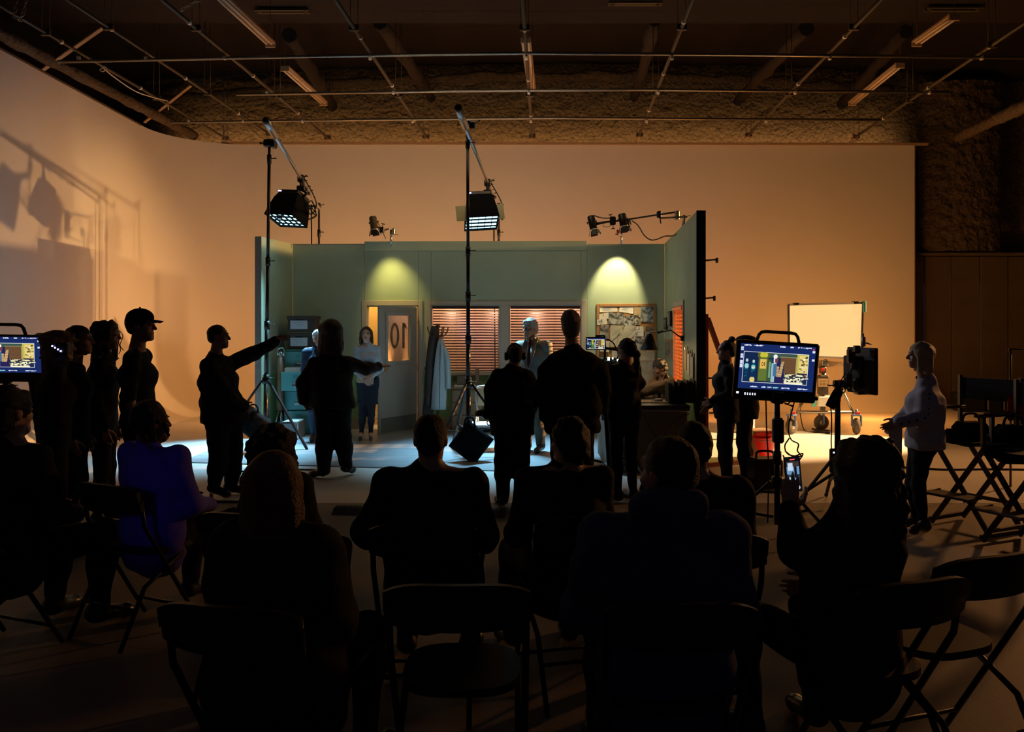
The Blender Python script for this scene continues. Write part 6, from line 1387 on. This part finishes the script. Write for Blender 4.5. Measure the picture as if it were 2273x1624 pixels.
person('person with wide frizzy hair beside the left monitor, lit by small blue lights', at(122, 6.1), 60, zt(734, 6.1), fem=True, vox=.014, hair=('wide', H_LBR), hth=70, head=P(134, 770, 6.1), top=dict(mat=C_BLK2, i=.02), bottom=PT, seed=5, J={'wrR': P(140, 792, 5.95)}, extra=gear)
person('person hidden behind the left monitor, only the back of the head showing', at(96, 8.2), 60, zt(738, 8.2), vox=.016, hair=('short', H_BLK), head=P(95, 765, 8.2), top=BT, bottom=PT, seed=6)
Y4 = 8.1
person('person in a dark jacket pointing right with an outstretched arm', at(494, Y4), 66, zt(719, Y4), build=1.08, fat=1.12, vox=.013, skinm=SK_M, hair=('crop', H_BLK), hth=78, head=P(485, 747, Y4), seed=7,
       top=dict(mat=C_BLK2, i=.030, hem=.03), bottom=dict(mat=C_DENIM, i=.020, flare=.008),
       J={'neck': P(479, 784, Y4), 'chest': P(484, 845, Y4), 'waist': P(492, 895, Y4), 'pel': P(498, 925, Y4), 'shL': P(508, 800, Y4+.18), 'shR': P(464, 806, Y4-.12), 'elL': P(566, 783, Y4+.34), 'wrL': P(610, 757, Y4+.42), 'elR': P(505, 880, Y4-.18), 'wrR': P(540, 900, Y4-.02),
          'hipL': P(514, 935, Y4+.06), 'hipR': P(482, 935, Y4-.06), 'knL': P(518, 1015, Y4+.08), 'anL': P(512, 1078, Y4+.12), 'toL': P(540, 1090, Y4+.12), 'knR': P(484, 1015, Y4-.04), 'anR': P(476, 1080, Y4-.06), 'toR': P(500, 1097, Y4-.06)},
       hands={'L': dict(D=V(.92, .1, .32), N=V(0, -.6, -.6), T=V(0, -.3, 1), curl=.12, spread=.3)})
Y5 = 9.1
person('person with long dark hair seen from behind, arms held out, before the filing cabinet', at(742, Y5), 12, zt(703, Y5), build=1.05, fat=1.18, fem=True, vox=.014, hair=('long', H_BRN, .24, 1.26), head=P(737, 734, Y5), seed=8,
       top=dict(mat=C_BRN, i=.040, hem=.01, si=.8), bottom=dict(mat=C_BLK, i=.026, flare=.018), shoes=M_SHOE,
       J={'neck': P(735, 785, Y5), 'shL': P(698, 800, Y5), 'shR': P(772, 797, Y5), 'elL': P(672, 850, Y5-.05), 'wrL': P(672, 888, Y5+.02), 'elR': P(812, 818, Y5+.12), 'wrR': P(838, 814, Y5+.28),
          'chest': P(733, 830, Y5), 'waist': P(734, 868, Y5), 'pel': P(738, 898, Y5), 'hipL': P(722, 905, Y5), 'hipR': P(756, 905, Y5), 'knL': P(719, 975, Y5+.02), 'anL': P(719, 1042, Y5-.02), 'toL': P(696, 1053, Y5+.03), 'knR': P(762, 970, Y5+.06), 'anR': P(768, 1034, Y5+.10), 'toR': P(781, 1044, Y5+.20)},
       hands={'R': dict(D=V(.85, .4, .1), N=V(0, .3, -1), T=V(-.2, .8, .5), curl=.10, spread=.35), 'L': dict(D=V(.45, .3, -.7), N=V(.5, -.7, 0), curl=.25, spread=.3)})
def phones(t, JJ, hf, Lh, Mh, k, Fw, R):
    m = MB(); m.tube([Lh(.085*math.cos(a), -.005, .02+.115*math.sin(a)) for a in [PI*i/14 for i in range(15)]], .009, 6); m.build('headphone_band', M_BLACK, t)
    for q in (-1, 1): m = MB(); m.lathe(Lh(q*.078, -.005, -.002), hf[1]*q, [(0, 0), (.038, 0), (.042, .012), (.036, .03), (0, .032)], 14); m.build('ear_cup', M_BLACK, t)
    c = JJ['wrL']+V(-.02, .02, -.05)
    m = MB(); m.box(c, (.10, .12, .11), rotz(.3), .02); m.build('camera', M_BLACK, t)
    m = MB(); m.cyl(c+V(-.05, .02, 0), c+V(-.10, .04, -.01), .03, n=12); m.build('camera_lens', M_GLASSD, t)
    m = MB(); m.torus(c+V(.02, 0, -.09), (0, 1, 0), .022, .005, 12, 5); m.build('strap_ring', M_BLACK, t)
Y6 = 7.7
person('short person wearing headphones with a camera at the hip, seen from behind in the middle', at(1137, Y6), -6, zt(757, Y6), fem=True, build=1.08, fat=1.20, vox=.014, hair=('short', H_BLK), head=P(1143, 790, Y6), seed=9, top=dict(mat=C_BLK, i=.030, hem=.14), bottom=dict(mat=C_BLK, i=.022, flare=.012), extra=phones,
       J={'wrL': P(1086, 905, Y6+.02), 'elL': P(1090, 868, Y6-.02), 'elR': P(1186, 868, Y6), 'wrR': P(1180, 910, Y6+.10)})
Y7 = 7.5
person('tall grey-haired person in a wide black jacket seen from behind', at(1270, Y7), 4, zt(689, Y7), build=1.22, fat=1.22, vox=.014, hair=('back_waves', H_GRY), head=P(1267, 723, Y7), seed=10, top=dict(mat=C_BLK, i=.034, hem=.22), bottom=dict(mat=C_BLK, i=.022), J={'shL': P(1216, 812, Y7), 'shR': P(1330, 812, Y7), 'neck': P(1270, 772, Y7), 'elR': P(1338, 860, Y7+.02), 'wrR': P(1332, 905, Y7+.18), 'elL': P(1208, 860, Y7), 'wrL': P(1214, 925, Y7+.05)})
Y8 = 7.9
person('person with a dark ponytail working the camera, right of the tall grey-haired one', at(1386, Y8), -28, zt(743, Y8), fem=True, vox=.014, build=.98, hair=('ponytail', H_BLK), hth=-38, head=P(1390, 775, Y8), seed=11, top=dict(mat=C_BLK, i=.022, hem=.08), bottom=dict(mat=C_BLK, i=.016), J={'wrL': P(1362, 830, Y8+.30), 'wrR': P(1380, 835, Y8+.30), 'elR': P(1420, 850, Y8+.02)})
Y9 = 8.45
person('person with a hair bun in profile facing the set, left of the front monitor', at(1612, Y9), -84, zt(752, Y9), fem=True, vox=.014, hair=('bun', H_BLK), hth=-86, head=P(1612, 778, Y9), seed=12, top=dict(mat=C_BLK, i=.022, hem=.08), bottom=dict(mat=C_BLK, i=.018), J={'wrR': P(1574, 900, Y9+.2), 'wrL': P(1582, 890, Y9-.1)})
def beret(t, JJ, hf, Lh, Mh, k, Fw, R):
    x = SDF(); x.ell(Lh(.01, -.02, .085), (.108*k, .118*k, .055*k), Mh, .01); m = MB(); put(m, x, .009); m.build('beret', C_BLK, t)
person('person in a soft black beret behind the front monitor', at(1655, 8.75), -70, zt(735, 8.75), fem=True, vox=.014, build=1.05, hair=('short', H_BLK), head=P(1652, 770, 8.75), seed=13, top=dict(mat=C_BLK, i=.026, hem=.14), bottom=dict(mat=C_BLK, i=.020, flare=.01), extra=beret)
Y11 = 6.62
def blonde(t, JJ, hf, Lh, Mh, k, Fw, R):
    m = MB(); m.prism([P(1966, 941, Y11-.12), P(1972, 938, Y11-.12), P(2003, 950, Y11-.1), P(2002, 1012, Y11-.1), P(1980, 992, Y11-.1), P(1976, 975, Y11-.1)], (0, 1, 0), .006); m.build('held_papers', M_PAPER, t)
    sd = mat('dark_dot_trim', (.02, .015, .02), .6); r0 = random.Random(3)
    for i in range(9):
        u = i/8; a = JJ['shL']+(JJ['elL']-JJ['shL'])*min(1, u*1.7) if u < .58 else JJ['elL']+(JJ['wrL']-JJ['elL'])*((u-.58)/.42); m = MB(); m.sphere(a+V(-.005, -.062, .0), .0095, 8); m.build('sleeve_stud', sd, t)
    m = MB(); m.cyl(JJ['neck']+Fw*.07*k+UP*.0, JJ['neck']+Fw*.085*k, .012, n=8); m.build('collar_button', sd, t)
person('blonde person in a pale blouse and dark trousers holding papers, standing at right', at(2038, Y11), -66, zt(751, Y11), fem=True, vox=.013, hair=('bob', H_BLD), hth=-74, head=P(2042, 789, Y11), seed=14, top=dict(mat=C_WHITE, i=.034, hem=.05, name='blouse', si=.85), bottom=dict(mat=C_BLK, i=.012), shoes=M_SHOEB, extra=blonde,
       J={'neck': P(2056, 838, Y11), 'shL': P(2056, 872, Y11-.12), 'shR': P(2048, 868, Y11+.16), 'elL': P(2052, 925, Y11-.16), 'wrL': P(1994, 938, Y11-.14), 'elR': P(2016, 920, Y11+.14), 'wrR': P(1986, 940, Y11+.04), 'chest': P(2056, 895, Y11), 'waist': P(2054, 938, Y11), 'pel': P(2052, 975, Y11),
          'hipL': P(2050, 985, Y11-.05), 'hipR': P(2040, 985, Y11+.08), 'knL': P(2038, 1078, Y11-.04), 'anL': P(2052, 1165, Y11-.06), 'toL': P(2030, 1178, Y11-.14), 'knR': P(2026, 1075, Y11+.08), 'anR': P(2034, 1150, Y11+.12), 'toR': P(2000, 1166, Y11+.16)},
       hands={'L': dict(D=V(-.8, .1, -.3), N=V(.2, .9, -.2), T=V(-.3, .1, .9), curl=.4), 'R': dict(D=V(-.7, -.2, -.4), N=V(.2, -.9, -.2), T=V(-.3, 0, .9), curl=.4)})
# camera on its tripod between the two operators
Yc = 8.2; c = P(1345, 815, Yc); t = thing('film_camera', 'film camera with a small lit top monitor on a tripod, between two crew members', 'camera', (c.x, Yc+.1, 0))
Rc_ = rotz(math.radians(15))
m = MB(); m.box(c+V(0, .12, 0), (.16, .30, .18), Rc_, .015); m.build('camera_body', M_BLACK, t)
m = MB(); m.cyl(c+V(-.03, .28, .0), c+V(-.09, .48, 0), .055, n=16); m.build('lens', M_BLACK, t)
m = MB(); m.box(c+V(-.10, .50, 0), (.20, .05, .14), Rc_, .01); m.build('matte_box', M_BLACK, t)
mm = P(1322, 762, Yc-.1); m = MB(); m.box(mm, (.19, .03, .125), None, .008); m.build('top_monitor', M_BLACK, t)
sm_ = FEED[8:90:2, 6:156:3].copy(); picture_plane('top_screen', sm_, mm+V(-.085, -.0165, .052), V(.17, 0, 0), V(0, 0, -.104), t)
m = MB(); m.tube([c+V(0, .1, .08), P(1343, 770, Yc), P(1341, 745, Yc), P(1322, 746, Yc)], .012, 8); m.tube(spline([P(1348, 752, Yc), P(1362, 762, Yc), P(1372, 785, Yc), P(1368, 800, Yc)]), .007, 6); m.tube([P(1338, 772, Yc), P(1372, 776, Yc)], .014, 8); m.build('top_handle', M_BLACK, t)
for x, y, w in ((1351, 796, .022), (1360, 795, .012), (1371, 799, .014)): m = MB(); m.box(P(x, y, Yc-.06), (w, .004, w*1.5)); m.build('indicator_light', emis('white_green_led', (.75, 1, .95), 4), t)
m = MB(); m.tube(spline([P(1414, 872, Yc), P(1420, 905, Yc), P(1432, 930, Yc), P(1450, 960, Yc), P(1470, 985, Yc)]), .006, 6); m.tube(spline([P(1470, 985, Yc), P(1478, 958, Yc), P(1500, 930, Yc), P(1530, 918, Yc)]), .006, 6); m.build('cable', M_RUB, t)
m = MB(); m.box((c.x, Yc+.12, c.z-.13), (.12, .14, .07), None, .015); m.cyl((c.x, Yc+.12, c.z-.16), (c.x, Yc+.12, .72), .035, n=12); m.build('tripod_head', M_BLACK, t)
tripod(t, (c.x, Yc+.12, 0), .86, .56, (30, 150, 270), .04, M_BLACK, True, .30)
# ---------------------------------------------------------------- the four players on the set
ZF = .012
YL = 12.06
def folder(t, JJ, hf, Lh, Mh, k, Fw, R):
    m = MB(); c = P(812, 828, YL-.14); m.box(c, (.24, .016, .30), Matrix.Rotation(math.radians(12), 3, 'X') @ Matrix.Rotation(math.radians(8), 3, 'Y'), .003); m.build('held_folder', M_TAN, t)
    m = MB(); m.box(c+V(.005, .012, -.01), (.23, .006, .29), Matrix.Rotation(math.radians(12), 3, 'X') @ Matrix.Rotation(math.radians(8), 3, 'Y')); m.build('held_papers', M_PAPER, t)
person('brown-haired person in a pale blue blouse and slate skirt standing by the open door', (at(816, YL)[0], YL, ZF), 172, zt(723, YL), fem=True, vox=.011, headvox=.0055, hair=('long', H_BRN, .13), head=P(813, 742, YL), hth=172, seed=21, heel=1, shoes=M_HEEL,
       top=dict(mat=C_BLUE, i=.009, name='blouse', collar=.0, vox=.009), bottom=dict(kind='skirt', mat=C_SKIRT, hem=.315, tights=C_TIGHT),
       J={'wrR': P(806, 840, YL-.22), 'wrL': P(826, 836, YL-.24), 'elR': P(789, 822, YL-.02), 'elL': P(846, 818, YL-.02), 'knR': P(805, 920, YL-.02), 'knL': P(824, 920, YL-.03), 'anR': P(802, 962, YL), 'anL': P(823, 962, YL), 'toR': P(799, 974, YL-.12), 'toL': P(823, 974, YL-.12), 'hipR': P(806, 868, YL), 'hipL': P(826, 868, YL)},
       hands={'R': dict(D=V(.55, -.2, -.55), N=V(.3, .9, 0), T=V(.6, -.2, .6), curl=.3), 'L': dict(D=V(-.62, -.25, -.5), N=V(-.3, .9, 0), T=V(-.6, -.2, .6), curl=.3)}, extra=folder)
YM = 10.98
person('white-haired person in a grey suit and maroon tie standing before the right window', (at(1184, YM)[0], YM, ZF), -152, zt(706, YM), build=1.05, fat=1.06, vox=.011, headvox=.0055, hair=('back_waves', H_WHT), head=P(1176, 729, YM), hth=-138, hpitch=-.05, seed=22, shoes=M_SHOE,
       top=dict(mat=C_SUIT, i=.020, hem=.17, vopen=True, vox=.010, amp=.005), bottom=dict(mat=C_TROU, i=.016, flare=.008))
YN = 10.86
t_, JN = person('seated person in a tan jacket behind the desk, arms folded, striped with blind light', (at(1482, YN)[0], YN, 0), -112, zt(796, YN), seated=True, build=1.0, vox=.010, headvox=.0055, skinm=SK_D, hair=('afro', H_BLK), hth=-100, hpitch=-.30, head=P(1464, 817, YN), lean=.12, seed=23, shoes=M_SHOE,
       top=dict(mat=C_TAN, i=.024, hem=.10, vox=.009, amp=.016, freq=46, collar=.01, vopen=True, shirt=C_BRN, tie=False), bottom=dict(mat=C_TROU, i=.016),
       J={'elL': V(1.62, 10.42, .83), 'elR': V(1.70, 10.70, .82), 'wrL': V(1.62, 10.58, .82), 'wrR': V(1.48, 10.48, .83)}, hands={'L': dict(D=V(.1, 1, 0), N=V(-1, 0, 0), T=V(0, 0, 1), curl=.5), 'R': dict(D=V(-.2, -1, 0), N=V(1, 0, 0), T=V(0, 0, 1), curl=.5)})
c = V(at(1458, YN)[0], YN, ZF); t = thing('wooden_chair', 'olive-backed chair under the seated man behind the desk', 'chair', c)
rc = rotz(math.radians(112)); L_ = lambda x, y, z: c+rc@V(x, y, z)
m = MB(); m.box(L_(0, .02, .385), (.42, .42, .035), rc, .012); m.build('seat', M_WOODD, t)
m = MB(); m.box(L_(0, -.20, .70), (.40, .03, .26), rc, .01); m.build('backrest', mat('olive_vinyl', (.18, .17, .05), .5), t)
for x in (-.18, .18):
    for y in (-.18, .20): m = MB(); m.beam(L_(x, y, .0), L_(x, y, .37 if y > 0 else .80), .028, .028); m.build('leg', M_WOODD, t)
YK = 12.0
person('white-haired person in a dark blue suit half hidden behind the long-haired one', (at(708, YK)[0], YK, ZF), 168, zt(729, YK), vox=.013, headvox=.006, hair=('grey_full', H_WHT), head=P(706, 750, YK), seed=24, shoes=M_SHOEB, top=dict(mat=C_SUITD, i=.020, hem=.17, vopen=True), bottom=dict(mat=C_SUITD, i=.016), J={'anR': P(696, 966, YK), 'anL': P(718, 966, YK)})
# ---------------------------------------------------------------- the seated audience on folding chairs
M_CHP = mat('black_chair_plastic', (.010, .010, .011), .45); M_CHT = mat('dark_grey_tube', (.022, .022, .022), .35, .4)
def folding_chair(lb, x, Y, yaw=0.0, w=.46, zback=.84):
    c = Vector(x if not isinstance(x, (int, float)) else at(x, Y)); R = rotz(yaw); t = thing('folding_chair', lb, 'chair', c, 'folding chairs of the audience'); L = lambda a, b, z: c+R@V(a, b, z)
    def bk(u, v, o): a = (u-.5)*w; return L(a, -.02-.05*(1-(2*u-1)**2)+o+(.03-.03*v), zback-.155+.155*v-(.035*abs(2*u-1)**4 if v > .5 else -.02*abs(2*u-1)**4))
    m = MB(); m.grid(lambda u, v: bk(u, v, -.012), 14, 5); m.grid(lambda u, v: bk(1-u, v, .012), 14, 5); m.grid(lambda u, v: bk(u, 1, -.012+.024*v), 14, 1); m.grid(lambda u, v: bk(1-u, 0, -.012+.024*v), 14, 1)
    for e in (0, 1): m.grid(lambda u, v, e=e: bk(e, v, .012-.024*u if e == 0 else -.012+.024*u), 1, 5)
    m.build('backrest', M_CHP, t)
    q = [(.20*math.cos(a)*abs(math.cos(a))**-.35 if abs(math.cos(a)) > 1e-3 else 0, .20*math.sin(a)*abs(math.sin(a))**-.3 if abs(math.sin(a)) > 1e-3 else 0) for a in [2*PI*i/28 for i in range(28)]]
    m = MB(); m.prism([L(a, b+.27, .452) for a, b in q], (0, 0, 1), .028); m.build('seat', M_CHP, t)
    for s in (-1, 1):
        m = MB(); m.tube([L(s*w*.47, .0, zback-.04), L(s*w*.47, .03, .62), L(s*w*.47, .40, .0+.012)], .012, 8); m.build('leg', M_CHT, t)
        m = MB(); m.tube([L(s*w*.42, .30, .43), L(s*w*.42, .05, .30), L(s*w*.42, -.10, .012)], .012, 8); m.build('leg', M_CHT, t)
    m = MB(); m.tube([L(-w*.42, -.02, .20), L(w*.42, -.02, .20)], .009, 6); m.build('stretcher', M_CHT, t)
    m = MB(); m.tube([L(-w*.47, .33, .12), L(w*.47, .33, .12)], .009, 6); m.build('stretcher', M_CHT, t)
def seat(lb, x, Y, topy, yaw=0, chair=None, **kw):
    p = at(x, Y); kw.setdefault('top', dict(mat=C_BLK, i=.024, hem=.10)); kw.setdefault('bottom', dict(mat=C_BLK, i=.018)); kw.setdefault('vox', .014)
    r = person(lb, p, yaw, zt(topy, Y), seated=True, group='seated audience', **kw)
    a = math.radians(yaw); folding_chair(chair or 'black folding chair under the '+lb.replace('seated person', 'person'), V(p[0]-.27*math.sin(a), p[1]-.27*math.cos(a), 0), Y, -a)
    return r
seat('seated person at the left edge, head and one shoulder in view', 22, 4.3, 862, 22, hair=('shaggy', H_BLK), head=P(24, 915, 4.3), seed=31, chair='black folding chair at the left edge of the frame')
seat('seated person with short locks in a blue-violet shirt, at left', 340, 4.6, 885, 26, hair=('dreads', H_BLK), skinm=SK_D, hth=48, head=P(335, 938, 4.6), seed=32, top=dict(mat=C_VIOL, i=.026, hem=.10, collar=.045, name='shirt'), chair='black folding chair behind the blue-violet shirt',
     J={'neck': P(330, 1000, 4.6)})
seat('seated person with curly dark hair, behind the light-brown-haired one', 612, 3.95, 934, 12, hair=('curly', H_BLK), fem=True, head=P(610, 995, 3.95), seed=33, chair='black folding chair under the person with curly dark hair')
seat('seated person with long light brown hair in a dark puffy coat, nearest at left', 612, 2.75, 990, 12, hair=('long', H_LBR, .20), fem=True, fat=1.15, build=1.12, head=P(612, 1076, 2.75), seed=34, top=dict(mat=C_BLK2, i=.045, hem=.12), chair='black folding chair under the person in the puffy coat')
seat('seated person with a broad back and close-cropped hair, in the centre', 955, 3.76, 915, 0, hair=('crop', H_BLK), build=1.06, fat=1.05, head=P(956, 974, 3.76), seed=35, chair='black folding chair under the broad-backed person in the centre', J={'elL': P(815, 1180, 3.70), 'wrL': P(870, 1200, 3.95), 'elR': P(1075, 1190, 3.72), 'wrR': P(1030, 1210, 3.98)})
seat('seated person with shaggy hair, right of the broad-backed one', 1254, 3.9, 921, -14, hair=('shaggy', H_BLK), head=P(1262, 980, 3.9), hth=-32, build=1.0, seed=36, chair='black folding chair under the shaggy-haired person')
seat('seated person in a navy hooded sweatshirt, turned to the left, nearest the camera', 1472, 2.78, 968, 0, hair=('short', H_BRN), hth=-36, head=P(1482, 1048, 2.78), build=1.12, fat=1.08, seed=37, top=dict(mat=C_NAVY, i=.036, hem=.16, hood=True, name='hooded_sweatshirt'), chair='black folding chair behind the navy hooded sweatshirt')
seat('seated person with short dark hair behind the navy hood', 1545, 3.6, 930, 2, hair=('short', H_BLK), head=P(1540, 995, 3.6), seed=38, chair='black folding chair under the person behind the navy hood')
Y9s = 2.98
t9, J9 = seat('seated person with long curly hair holding up a lit phone, at right', 1890, Y9s, 968, -18, hair=('curly', H_BRN), fem=True, hth=-24, head=P(1918, 1044, Y9s), seed=39, top=dict(mat=C_BLK2, i=.03, hem=.12), chair='black folding chair under the person with the phone',
     J={'elL': P(1768, 1225, Y9s+.10), 'wrL': P(1752, 1135, Y9s+.16), 'shL': P(1830, 1200, Y9s)}, hands={'L': dict(D=V(.05, .05, 1), N=V(.25, .95, 0), T=V(1, -.2, 0), curl=.32)})
# phone
pY = Y9s+.20; t = thing('phone', 'lit phone held up by the curly-haired person, showing the set', 'phone', P(1760, 1090, pY))
pr = Matrix.Rotation(math.radians(-5), 3, 'Y'); pc_ = P(1760, 1052, pY); pw, ph = 36*pY/F, 78*pY/F
m = MB(); m.box(pc_, (pw, .009, ph), pr, .004); m.build('case', M_BLACK, t)
A = np.zeros((52, 24, 3)); A[:] = rgb(10, 12, 16); yy, xx = np.mgrid[0:52, 0:24]; A[6:40, 2:22] = rgb(110, 150, 190); A[6:14, 2:22] = rgb(60, 50, 50); A[8:20, 4:12] = rgb(200, 215, 235); A[26:40, 2:22] = rgb(40, 60, 90)
A[30:36, 5:20] = rgb(170, 215, 245); A[14:32, 14:18] = rgb(14, 18, 30); A[36:40, 2:22] = rgb(20, 24, 34); A[2:4, 8:16] = rgb(240, 90, 90)
for cx_, c_ in ((5, (150, 150, 230)), (12, (240, 240, 250)), (19, (200, 200, 235))): A[((xx-cx_)/2.2)**2+((yy-46)/2.4)**2 < 1] = rgb(*c_)
A[43:44, 8:16] = rgb(200, 200, 220)
picture_plane('screen', A, pc_+pr@V(-pw*.46, -.0052, ph*.48), pr@V(pw*.92, 0, 0), pr@V(0, 0, -ph*.96), t)
folding_chair('empty black folding chair in the front centre, seat showing below its back', 1015, 2.62, 0, .46, .86)
folding_chair('empty black folding chair at the lower right corner', 2190, 2.95, math.radians(20), .50, .86)
